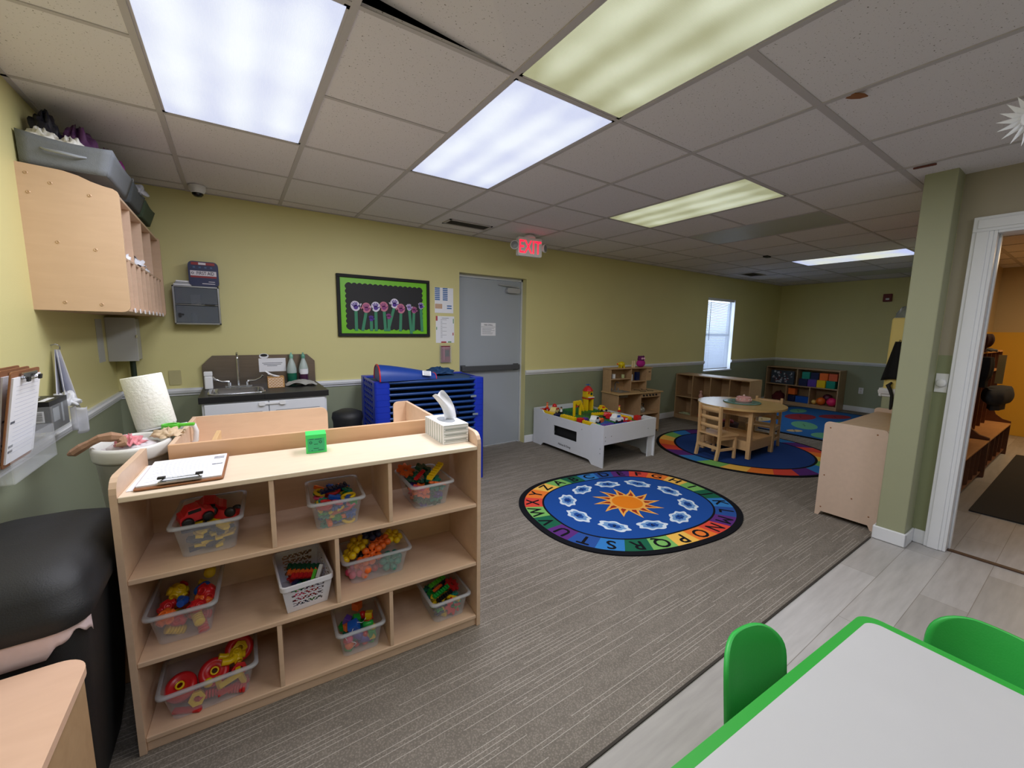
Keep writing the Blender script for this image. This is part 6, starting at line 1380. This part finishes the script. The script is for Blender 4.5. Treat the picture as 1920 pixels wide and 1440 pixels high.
# toy shapes --------------------------------------------------------
def lobes(R_, r_, n, N=48): return [((R_ + r_ * math.cos(n * 2 * PI * k / N)) * math.cos(2 * PI * k / N), (R_ + r_ * math.cos(n * 2 * PI * k / N)) * math.sin(2 * PI * k / N)) for k in range(N)]
def shape(kind):
    mb = MB()
    if kind == 'gear': mb.ring(lobes(.022, .005, 8), circ(.007, 48), 0, .010)
    elif kind == 'big_gear': mb.ring(lobes(.034, .007, 8, 64), circ(.010, 64), 0, .012)
    elif kind == 'ring': mb.tube([(.018 * math.cos(2 * PI * k / 20), .018 * math.sin(2 * PI * k / 20), .006) for k in range(20)], .006, 8, closed=True)
    elif kind == 'c_link': mb.tube([(.026 * math.cos(.6 + 5 * k / 16), .026 * math.sin(.6 + 5 * k / 16), .006) for k in range(17)], .007, 8)
    elif kind == 'ball': mb.ball((0, 0, .016), .016, 16)
    elif kind == 'cube': mb.box(-.016, .016, -.016, .016, 0, .032)
    elif kind == 'cyl_bead': mb.M = Matrix.Rotation(PI / 2, 4, 'X') @ Matrix.Translation((0, .013, -.022)); mb.lathe([(.005, 0), (.013, 0), (.0135, .022), (.013, .044), (.005, .044)], n=18)
    elif kind == 'flower':
        mb.ball((0, 0, .017), .011, 10)
        for q in range(6): a = q * PI / 3; mb.ball((.028 * math.cos(a), .028 * math.sin(a), .017), .0145, 12); mb.cyl((0, 0, .017), (.028 * math.cos(a), .028 * math.sin(a), .017), .006, 8)
    elif kind == 'ribbed':
        for q in range(6): mb.M = Matrix.Rotation(PI / 2, 4, 'Y') @ Matrix.Translation((-.018, 0, -.033 + q * .011)); mb.lathe([(.008, 0), (.017, .001), (.018, .005), (.017, .009), (.008, .01)], n=16)
    elif kind == 'hub':
        mb.ball((0, 0, .028), .026, 18, sz=.9)
        for q in range(5): a = q * 2 * PI / 5; mb.M = Matrix.Translation((.022 * math.cos(a), .022 * math.sin(a), .028)) @ Matrix.Rotation(a, 4, 'Z') @ Matrix.Rotation(PI / 2, 4, 'Y'); mb.lathe([(.014, -.006), (.014, .008), (.008, .008), (.008, -.002)], n=14, cap=False)
        mb.M = Matrix.Translation((0, 0, .046)); mb.lathe([(.015, -.006), (.015, .006), (.009, .006), (.008, -.001), (.001, -.001)], n=16, cap=False)
    elif kind == 'elbow': mb.tube([(-.03, 0, .013), (-.008, 0, .013), (.008, .006, .013), (.014, .028, .013)], .012, 12)
    elif kind == 'wheel':
        mb.lathe([(.013, 0), (.036, 0), (.046, .008), (.048, .02), (.046, .032), (.036, .040), (.030, .037), (.022, .034), (.013, .034), (.013, 0)], n=28, cap=False)
    elif kind == 'hexnut': mb.ring(circ(.026, 6), circ(.011, 6), 0, .018)
    elif kind == 'rod': mb.box(-.034, .034, -.009, .009, 0, .016)
    elif kind == 'snap_bar':
        mb.box(-.05, .05, -.010, .010, 0, .007)
        for q in range(7): mb.box(-.047 + q * .0145, -.039 + q * .0145, -.010, .010, .007, .012)
    elif kind == 'track': mb.prism([(-.05, -.012), (.05, -.012), (.056, -.004), (.056, .004), (.05, .012), (-.05, .012)], 0, .009)
    elif kind == 'curve': mb.prism([(.07 * math.cos(a), .07 * math.sin(a) - .06) for a in [1.1 + k * .94 / 8 for k in range(9)]] + [(.046 * math.cos(a), .046 * math.sin(a) - .06) for a in [2.04 - k * .94 / 8 for k in range(9)]], 0, .010)
    elif kind == 'bear': mb.ball((0, 0, .014), .013, 12, sz=1.1); mb.ball((0, 0, .032), .009, 10)
    elif kind == 'star_plate': mb.ring(lobes(.018, .004, 5, 40), circ(.004, 40), 0, .008)
    elif kind == 'lace_block': mb.box(-.017, .017, -.017, .017, 0, .034)
    elif kind == 'brick': mb.box(-.03, .03, -.014, .014, 0, .022); studs(mb, -.03, -.014, 4, 2, .022, .015, 0, .0045, .004)
    return mb
SM = {}
def toy(kind, colr, pos, rot, label, group, name, scale=1.0):
    k = (kind, colr)
    if k not in SM: SM[k] = shape(kind).mesh(name, CB[colr])
    o = bpy.data.objects.new(name, SM[k]); COL.objects.link(o); o.location = pos; o.rotation_euler = rot; o.scale = (scale,) * 3
    if kind in ('cube', 'rod', 'lace_block', 'track', 'curve', 'hexnut', 'gear', 'big_gear'):
        md = o.modifiers.new('bevel', 'BEVEL'); md.width = .0016; md.segments = 2; md.limit_method = 'ANGLE'
    tag(o, label, 'toy', group); return o
RAD = dict(track=.054, curve=.05, rod=.036, big_gear=.041, gear=.027, c_link=.033, ring=.024, star_plate=.022, ribbed=.034, hub=.036, elbow=.034, hexnut=.026, ball=.016, lace_block=.022, cyl_bead=.024, cube=.022)
def fill(cx, y0, zb, w, d, rz, layers, cell, h0, kinds, where, seed, tilt=.35, jit=.22, keep=1.0, sc=1.0, cellh=None):
    """a pile of separate toys in a bin: kinds = [(shape, colour, noun, name)]; one label per kind and colour, true of each of them"""
    rd = random.Random(seed); hh = cellh or cell * .72; nx = max(1, int((w - .045) / cell)); ny = max(1, int((d - .05) / cell)); M = Matrix.Rotation(rz, 3, 'Z')
    n = 0; bag = []; w0, d0 = w, d
    for L_ in range(layers):
        for a in range(nx):
            for b in range(ny):
                if rd.random() > keep: continue
                if not bag: bag = list(kinds); rd.shuffle(bag)
                kd, colr, noun, nm = bag.pop()
                f = .86 + .10 * L_
                x = ((a + .5) / nx - .5) * (w - .05) * f + rd.uniform(-jit, jit) * cell * .5; y = ((b + .5) / ny - .5) * (d - .05) * f + rd.uniform(-jit, jit) * cell * .5
                rk = RAD[kd] * sc; zz = (h0 + L_ * hh) / .12; hw = max(.004, w0 * (.84 + .16 * min(1, zz)) / 2 - .016 - rk); hd = max(.004, d0 * (.84 + .16 * min(1, zz)) / 2 - .016 - rk)
                x = max(-hw, min(hw, x)); y = max(-hd, min(hd, y))
                v = M @ Vector((x, y, 0)); p = S(cx + v.x, y0 + d / 2 + v.y, zb + h0 + L_ * hh + rd.uniform(0, .004))
                toy(kd, colr, p, (rd.uniform(-tilt, tilt), rd.uniform(-tilt, tilt), rd.uniform(0, 6.28)), '%s %s %s' % (colr, noun, where), where.replace('in the', 'toys in the', 1), nm, sc)
                n += 1
    return n
# top row
make_bin('clear bin of red toy cars in the top cubby beside the clipboard', .22, .045, ZR[0], .215, .29, .125, 0, 'front')
fill(.22, .045, ZR[0], .20, .27, 0, 8, .070, .004, [('track', 'navy', 'track piece', 'track_piece'), ('curve', 'navy', 'curved track piece', 'track_piece'), ('curve', 'yellow', 'curved track piece', 'track_piece'), ('track', 'yellow', 'track piece', 'track_piece')], 'in the bin under the red cars', 1, .10, cellh=.0105, sc=.95)
def red_car(pos, rot, lb):
    c = bpy.data.objects.new('toy_car', None); COL.objects.link(c); c.location = pos; c.rotation_euler = rot; tag(c, lb, 'toy car', 'red toy cars in the top shelf bin')
    P = [(0, .014), (.10, .014), (.104, .034), (.09, .042), (.078, .044), (.064, .062), (.030, .062), (.016, .044), (.004, .040)]
    MB().prism(P, 0, .05, 'y').build('body', P_RED, c, bevel=.004); MB().box(.028, .066, -.001, .051, .046, .058).build('window', BLACKG, c)
    me = MB(); me.M = Matrix.Rotation(PI / 2, 4, 'X'); me.lathe([(.004, -.008), (.015, -.008), (.018, -.004), (.018, .004), (.015, .008), (.004, .008)], n=16); me = me.mesh('wheel', P_BLK)
    for x in (.022, .082):
        for y in (-.004, .054): mesh_obj('wheel', me, c, (x, y, .018))
red_car(S(.14, .12, ZR[0] + .088), (.12, -.1, TH + .35), 'red toy car with black wheels at the front of its bin'); red_car(S(.225, .23, ZR[0] + .125), (2.9, .12, TH - .35), 'overturned red toy car in the middle of its bin'); red_car(S(.16, .20, ZR[0] + .092), (.3, .15, TH + .1), 'red toy car lying tilted at the back of its bin')
make_bin('clear bin of bright linking toys in the middle of the top row', .645, .04, ZR[0], .215, .29, .12, -.03, 'both')
fill(.645, .04, ZR[0], .20, .28, 0, 8, .048, .004, [('gear', 'teal', 'toothed disc', 'toy_gear'), ('gear', 'blue', 'toothed disc', 'toy_gear'), ('c_link', 'yellow', 'hook link', 'toy_link'), ('c_link', 'red', 'hook link', 'toy_link'), ('rod', 'blue', 'rod', 'toy_rod'), ('rod', 'orange', 'rod', 'toy_rod'), ('ring', 'pink', 'ring', 'toy_ring'), ('star_plate', 'green', 'star disc', 'toy_disc')], 'in the middle bin of the top row', 2, .45, cellh=.012, sc=.95)
toy('snap_bar', 'navy', S(.645, .20, ZR[0] + .112), (.2, -.1, TH + .2), 'long navy bar across the middle bin of the top row', 'bars', 'toy_bar', 1.1)
make_bin('clear bin of green and orange toothed plates below the tissue box', 1.035, .04, ZR[0], .205, .28, .115, .03, 'both')
fill(1.035, .04, ZR[0], .20, .27, 0, 7, .056, .004, [('big_gear', 'teal', 'toothed flower plate', 'toy_plate'), ('big_gear', 'orange', 'toothed flower plate', 'toy_plate'), ('big_gear', 'dark green', 'toothed flower plate', 'toy_plate'), ('gear', 'pink', 'small toothed plate', 'toy_plate'), ('star_plate', 'purple', 'star plate', 'toy_plate')], 'in the bin below the tissue box', 3, .35, cellh=.0135)
toy('big_gear', 'orange', S(.97, .26, ZR[0] + .118), (.5, .2, TH), 'large orange toothed plate leaning at the back of the bin', 'plates', 'toy_plate', 1.1); toy('big_gear', 'dark green', S(1.05, .22, ZR[0] + .115), (.3, .5, TH), 'large dark green toothed plate on top of its bin', 'plates', 'toy_plate', 1.3)
toy('snap_bar', 'yellow', S(1.075, .13, ZR[0] + .138), (.1, -.28, TH + .75), 'long yellow ruler bar sticking out of the bin below the tissue box', 'bars', 'toy_bar', 1.25); toy('snap_bar', 'red', S(1.01, .16, ZR[0] + .122), (.1, -.2, TH + .75), 'red ruler bar beside the yellow one', 'bars', 'toy_bar', .8)
# middle row
make_bin('clear bin of chunky yellow and red connectors in the middle row', .132, .03, ZR[1], .205, .30, .125, 0)
fill(.132, .03, ZR[1], .20, .29, 0, 3, .052, .006, [('ribbed', 'yellow', 'ribbed tube', 'toy_connector'), ('hub', 'orange', 'hub with holes', 'toy_connector'), ('ribbed', 'red', 'ribbed tube', 'toy_connector'), ('elbow', 'yellow', 'elbow', 'toy_connector'), ('hub', 'red', 'hub with holes', 'toy_connector')], 'in the bin of chunky connectors', 4, .6, cellh=.030, sc=.92)
for (kd, c, x, y, z, rx, lb) in (('hub', 'yellow', .085, .20, .085, .5, 'big yellow hub with holes topping the connector bin'), ('hub', 'blue', .19, .27, .145, .2, 'glossy blue hub highest at the back of the connector bin'), ('ribbed', 'blue', .155, .20, .095, 1.3, 'ribbed blue tube standing in the connector bin'), ('hub', 'red', .168, .15, .088, .9, 'bright red hub near the rim of the connector bin'), ('elbow', 'blue', .13, .13, .09, .1, 'blue elbow piece near the rim of the connector bin'), ('ribbed', 'yellow', .185, .25, .115, .4, 'ribbed yellow piece under the glossy blue hub')):
    toy(kd, c, S(x, y, ZR[1] + z), (rx, .3, TH + x * 9), lb, 'connectors on top', 'toy_connector', 1.05)
BK = thing('toy_basket', 'white slotted plastic basket of mixed pieces in the middle row', 'basket', S(.507, .155, ZR[1] + .002), TH + .09, 'bins on the toy shelf')
WB = mat('white_basket_plastic', 'dfe0ee', rough=.35, var=.02)
def basket(b, w, d, h):
    mb = MB(); f0 = .80
    def P(s_, u, v):   # s_: side, u along, v up
        k = f0 + (1 - f0) * v; hw, hd = w / 2 * k, d / 2 * k
        return {0: (-hw + 2 * hw * u, -hd, h * v), 1: (hw, -hd + 2 * hd * u, h * v), 2: (hw - 2 * hw * u, hd, h * v), 3: (-hw, hd - 2 * hd * u, h * v)}[s_]
    # slanted slots: keep the strips between them
    for s_ in range(4):
        N1, N2 = 26, 22
        for a in range(N1):
            for c_ in range(N2):
                u0, v0 = a / N1, c_ / N2; edge = u0 < .12 or u0 > .84 or v0 < .10 or v0 > .82
                ca, cc = (a // 5 + c_ // 4) % 2, (a + c_ if (a // 5 + c_ // 4) % 2 else a - c_)
                hole = (not edge) and (cc % 3 != 0) and (c_ % 4 != 3)
                if hole: continue
                mb.add([P(s_, u0, v0), P(s_, u0 + 1 / N1, v0), P(s_, u0 + 1 / N1, v0 + 1 / N2), P(s_, u0, v0 + 1 / N2)], [(0, 1, 2, 3)], 0)
    mb.add([P(0, 0, 0), P(0, 1, 0), P(2, 0, 0), P(2, 1, 0)], [(0, 1, 2, 3)]); mb.build('basket_body', WB, b, solid=.0022)
    mb = MB(); o1 = rrect(-w / 2 - .006, w / 2 + .006, -d / 2 - .006, d / 2 + .006, .02); i1 = rrect(-w / 2 + .002, w / 2 - .002, -d / 2 + .002, d / 2 - .002, .014); mb.ring(o1, i1, h - .016, h + .004); mb.build('rim', WB, b, bevel=.002)
basket(BK, .175, .285, .12)
fill(.507, .015, ZR[1] + .003, .15, .25, .09, 3, .05, .006, [('rod', 'navy', 'stick', 'toy_stick'), ('gear', 'red', 'toothed disc', 'toy_gear'), ('star_plate', 'lime', 'star disc', 'toy_disc'), ('rod', 'teal', 'stick', 'toy_stick'), ('star_plate', 'pink', 'star disc', 'toy_disc')], 'in the white slotted basket', 6, .4, cellh=.016)
toy('snap_bar', 'dark green', S(.515, .19, ZR[1] + .085), (.5, .15, TH - .25), 'broad dark green bar in the white basket', 'bars', 'toy_bar', 1.25); toy('snap_bar', 'orange', S(.51, .175, ZR[1] + .075), (.5, .1, TH - .25), 'orange bar under the dark green one in the white basket', 'bars', 'toy_bar', 1.15); toy('snap_bar', 'red', S(.52, .15, ZR[1] + .068), (.5, .1, TH - .25), 'dark red bar below the orange one in the white basket', 'bars', 'toy_bar', 1.1)
toy('rod', 'white', S(.57, .125, ZR[1] + .085), (.1, -.6, TH + 1.1), 'cream stick at the rim of the white basket', 'sticks', 'toy_stick', .8); toy('rod', 'lime', S(.548, .115, ZR[1] + .08), (.1, -.6, TH + 1.1), 'lime stick next to the cream one in the white basket', 'sticks', 'toy_stick', .7)
make_bin('wide clear bin of knobbly ball pieces in the middle row', .80, .075, ZR[1], .295, .20, .115, 0)
def flowers(rows):
    for (c, x, y, z, rx, ry, lb) in rows: toy('flower', c, S(x, y, ZR[1] + z), (rx, ry, TH + x * 7), lb, 'ball cluster toys', 'toy_cluster', 1.12)
flowers([('orange', .755, .140, .048, 1.45, 0, 'orange ball cluster pressed to the front of the wide bin'), ('teal', .862, .140, .05, 1.45, .1, 'teal ball cluster pressed to the front of the wide bin'), ('pink', .72, .16, .008, .1, 0, 'pink ball cluster at the bottom of the wide bin'), ('red', .80, .18, .008, .1, 0, 'red ball cluster at the bottom of the wide bin'), ('teal', .88, .19, .01, .2, 0, 'teal ball cluster at the bottom of the wide bin'),
         ('yellow', .705, .17, .088, .5, -.2, 'yellow ball cluster heaped at the divider side of the wide bin'), ('yellow', .74, .225, .10, .3, .2, 'second yellow ball cluster behind the first one'), ('orange', .79, .155, .082, .7, .2, 'orange ball cluster on top of the wide bin'), ('orange', .835, .21, .095, .3, .1, 'orange ball cluster beside the dark blue balls'), ('navy', .805, .24, .125, .2, 0, 'dark blue ball cluster heaped highest in the wide bin'), ('yellow', .89, .23, .095, .2, .3, 'yellow ball cluster at the open side of the wide bin'), ('black', .775, .20, .05, .1, .2, 'black ball cluster in the middle of the wide bin')])
# bottom row
make_bin('wide clear bin of red wheels and yellow pieces in the bottom row', .19, .012, ZR[2], .295, .21, .12, .05)
for (kd, c, x, y, z, rx, ry, lb) in (('wheel', 'red', .105, .10, .062, .55, -.1, 'red toy wheel with yellow hub nearest the shelf end'), ('wheel', 'red', .195, .115, .072, .75, .2, 'red toy wheel with yellow hub in the middle of the wide bin'), ('wheel', 'red', .27, .17, .10, .9, .3, 'red toy wheel at the back of the wide bin'),
    ('hexnut', 'yellow', .15, .045, .035, 1.3, 0, 'yellow hexagon nut pressed to the bin front'), ('hexnut', 'yellow', .295, .15, .115, .8, .4, 'yellow hexagon nut topmost in the wide bin'), ('rod', 'yellow', .21, .05, .05, .2, 1.4, 'yellow bar standing against the bin front'), ('rod', 'yellow', .25, .05, .062, 1.2, -.3, 'yellow bar leaning across the bin front'), ('rod', 'yellow', .30, .055, .06, .2, 1.3, 'yellow bar at the divider side of the bin'),
    ('ball', 'yellow', .185, .05, .06, 0, 0, 'yellow ball pressed against the bin front'), ('elbow', 'yellow', .25, .10, .10, .4, .3, 'yellow elbow heaped beside the red wheels'), ('elbow', 'yellow', .235, .14, .105, 1.2, .5, 'second yellow elbow above the red wheels'), ('hub', 'yellow', .26, .135, .08, .3, .2, 'yellow hub among the red wheels'), ('hexnut', 'red', .285, .095, .07, 1.1, .3, 'red hexagon nut near the bin rim')):
    o = toy(kd, c, S(min(x, .275), max(y, .068), ZR[2] + z), (rx, ry, TH + .4 * x), lb, 'big construction pieces', 'chunky_disc_toy' if kd == 'wheel' else 'toy_piece', 1.0)
    if kd == 'wheel':
        h_ = MB(); h_.lathe([(.0135, .033), (.0135, .042), (.009, .042), (.009, .033)], n=18, cap=False); h_ = h_.build('hub_ring', P_YEL, o)
for k_, (x, y, kd, c) in enumerate(((.12, .055, 'track', 'red'), (.20, .10, 'track', 'red'), (.25, .06, 'track', 'red'), (.11, .12, 'hexnut', 'red'), (.24, .15, 'hexnut', 'red'), (.16, .07, 'hexnut', 'red'), (.285, .10, 'hexnut', 'red'), (.20, .07, 'ribbed', 'red'), (.13, .09, 'ribbed', 'red'), (.27, .06, 'ribbed', 'red'), (.17, .14, 'elbow', 'red'))):
    toy(kd, c, S(x, y, ZR[2] + .006 + .011 * (k_ % 3)), (.1, .05, TH + .35 * (k_ % 3 - 1)), 'red piece lying at the bottom of the wheel bin', 'red pieces at the bottom of the wheel bin', 'toy_piece', .85)
make_bin('clear bin of coloured lacing beads in the bottom row', .71, .010, ZR[2], .20, .21, .12, 0)
BD = [('ball', 'orange', .665, .045, .012, 1.25, 'orange wooden bead pressed to the front of the bead bin'), ('cyl_bead', 'purple', .69, .05, .05, 1.2, 'purple tube bead at the front of the bead bin'), ('cyl_bead', 'purple', .725, .045, .02, 1.3, 'second purple tube bead near the bin bottom'), ('cube', 'yellow', .76, .05, .03, 1.0, 'yellow bead block at the front corner of the bead bin'), ('ball', 'yellow', .765, .045, .062, .9, 'small yellow bead near the rim of the bead bin'),
      ('lace_block', 'blue', .695, .075, .085, 1.25, 'bright blue cube bead at the rim of the bead bin'), ('lace_block', 'orange', .715, .16, .118, 1.0, 'orange cube bead topmost in the bead bin'), ('lace_block', 'green', .70, .12, .088, .9, 'green cube bead behind the blue one'), ('lace_block', 'purple', .655, .135, .085, .9, 'purple cube bead at the divider end of the bead bin'), ('lace_block', 'orange', .66, .10, .075, .8, 'orange cube bead beside the purple cube'), ('lace_block', 'yellow', .755, .11, .09, .9, 'yellow cube bead wrapped by a red lace'), ('ball', 'red', .74, .13, .085, 1.1, 'red bead behind the yellow cube'), ('cyl_bead', 'green', .745, .075, .08, 1.0, 'green tube bead at the front rim'), ('ball', 'pink', .655, .05, .045, 1.0, 'pink bead beside the white lace')]
for q, (kd, c, x, y, z, sc_, lb) in enumerate(BD): toy(kd, c, S(max(x, .665), max(y, .066), ZR[2] + z), (.2 * (q % 3), .25 * (q % 2), q * .9), lb, 'lacing beads', 'wooden_bead', sc_ * .95)
fill(.71, .02, ZR[2], .19, .19, 0, 2, .036, .004, [('ball', 'red', 'bead', 'wooden_bead'), ('lace_block', 'green', 'cube bead', 'wooden_bead'), ('ball', 'teal', 'bead', 'wooden_bead')], 'in the bottom of the lacing bead bin', 8, .3, cellh=.034, sc=.85)
pts = [S(.67 + .02 * math.sin(k * .8), .052 + .004 * math.cos(k), ZR[2] + .02 + .009 * k) for k in range(9)] + [S(.68 + .01 * k, .05 + .008 * k, ZR[2] + .11 + .012 * math.sin(k)) for k in range(7)]
o = MB().tube(pts, .0014, 6).build('bead_lace', PAPER); tag(o, 'white lace looped through the bead bin', 'lace')
pts = [S(.75 + .02 * math.sin(k * 1.1), .09 + .02 * math.cos(k * 1.1), ZR[2] + .12 - .004 * k) for k in range(14)]
o = MB().tube(pts, .0018, 6).build('bead_lace', P_RED); tag(o, 'red lace tangled over the yellow cube bead', 'lace')
make_bin('clear bin of green and red snap bricks at the open end of the bottom row', 1.108, .012, ZR[2], .205, .265, .115, .03)
fill(1.108, .016, ZR[2], .19, .25, 0, 5, .05, .004, [('star_plate', 'green', 'star disc', 'toy_disc'), ('gear', 'navy', 'toothed disc', 'toy_gear'), ('rod', 'yellow', 'stick', 'toy_stick'), ('gear', 'teal', 'toothed disc', 'toy_gear')], 'in the snap brick bin', 9, .4, cellh=.015)
for (kd, c, x, y, z, rx, ry, rz_, sc_, lb) in (('snap_bar', 'lime', 1.10, .19, .105, .3, -.1, .35, .95, 'lime snap bar lying highest in the snap brick bin'), ('snap_bar', 'green', 1.095, .12, .095, .4, -.15, .35, .95, 'green snap bar in front of the lime one'), ('snap_bar', 'black', 1.105, .10, .08, .2, -.1, .3, .9, 'black snap bar near the rim of the bin'), ('snap_bar', 'orange', 1.09, .155, .095, .2, 0, .5, .6, 'short orange snap bar between two green ones'), ('big_gear', 'red', 1.165, .16, .085, .3, .4, 0, 1.0, 'red toothed plate beside the green bars'), ('big_gear', 'red', 1.13, .045, .045, 1.3, 0, 0, 1.0, 'red toothed plate pressed to the front of the snap brick bin'), ('rod', 'yellow', 1.07, .05, .05, .3, .9, .3, .9, 'yellow bar slanting at the front of the snap brick bin')):
    toy(kd, c, S(x, max(y, .068), ZR[2] + z), (rx, ry, TH + rz_), lb, 'snap bricks', 'toy_piece', sc_)
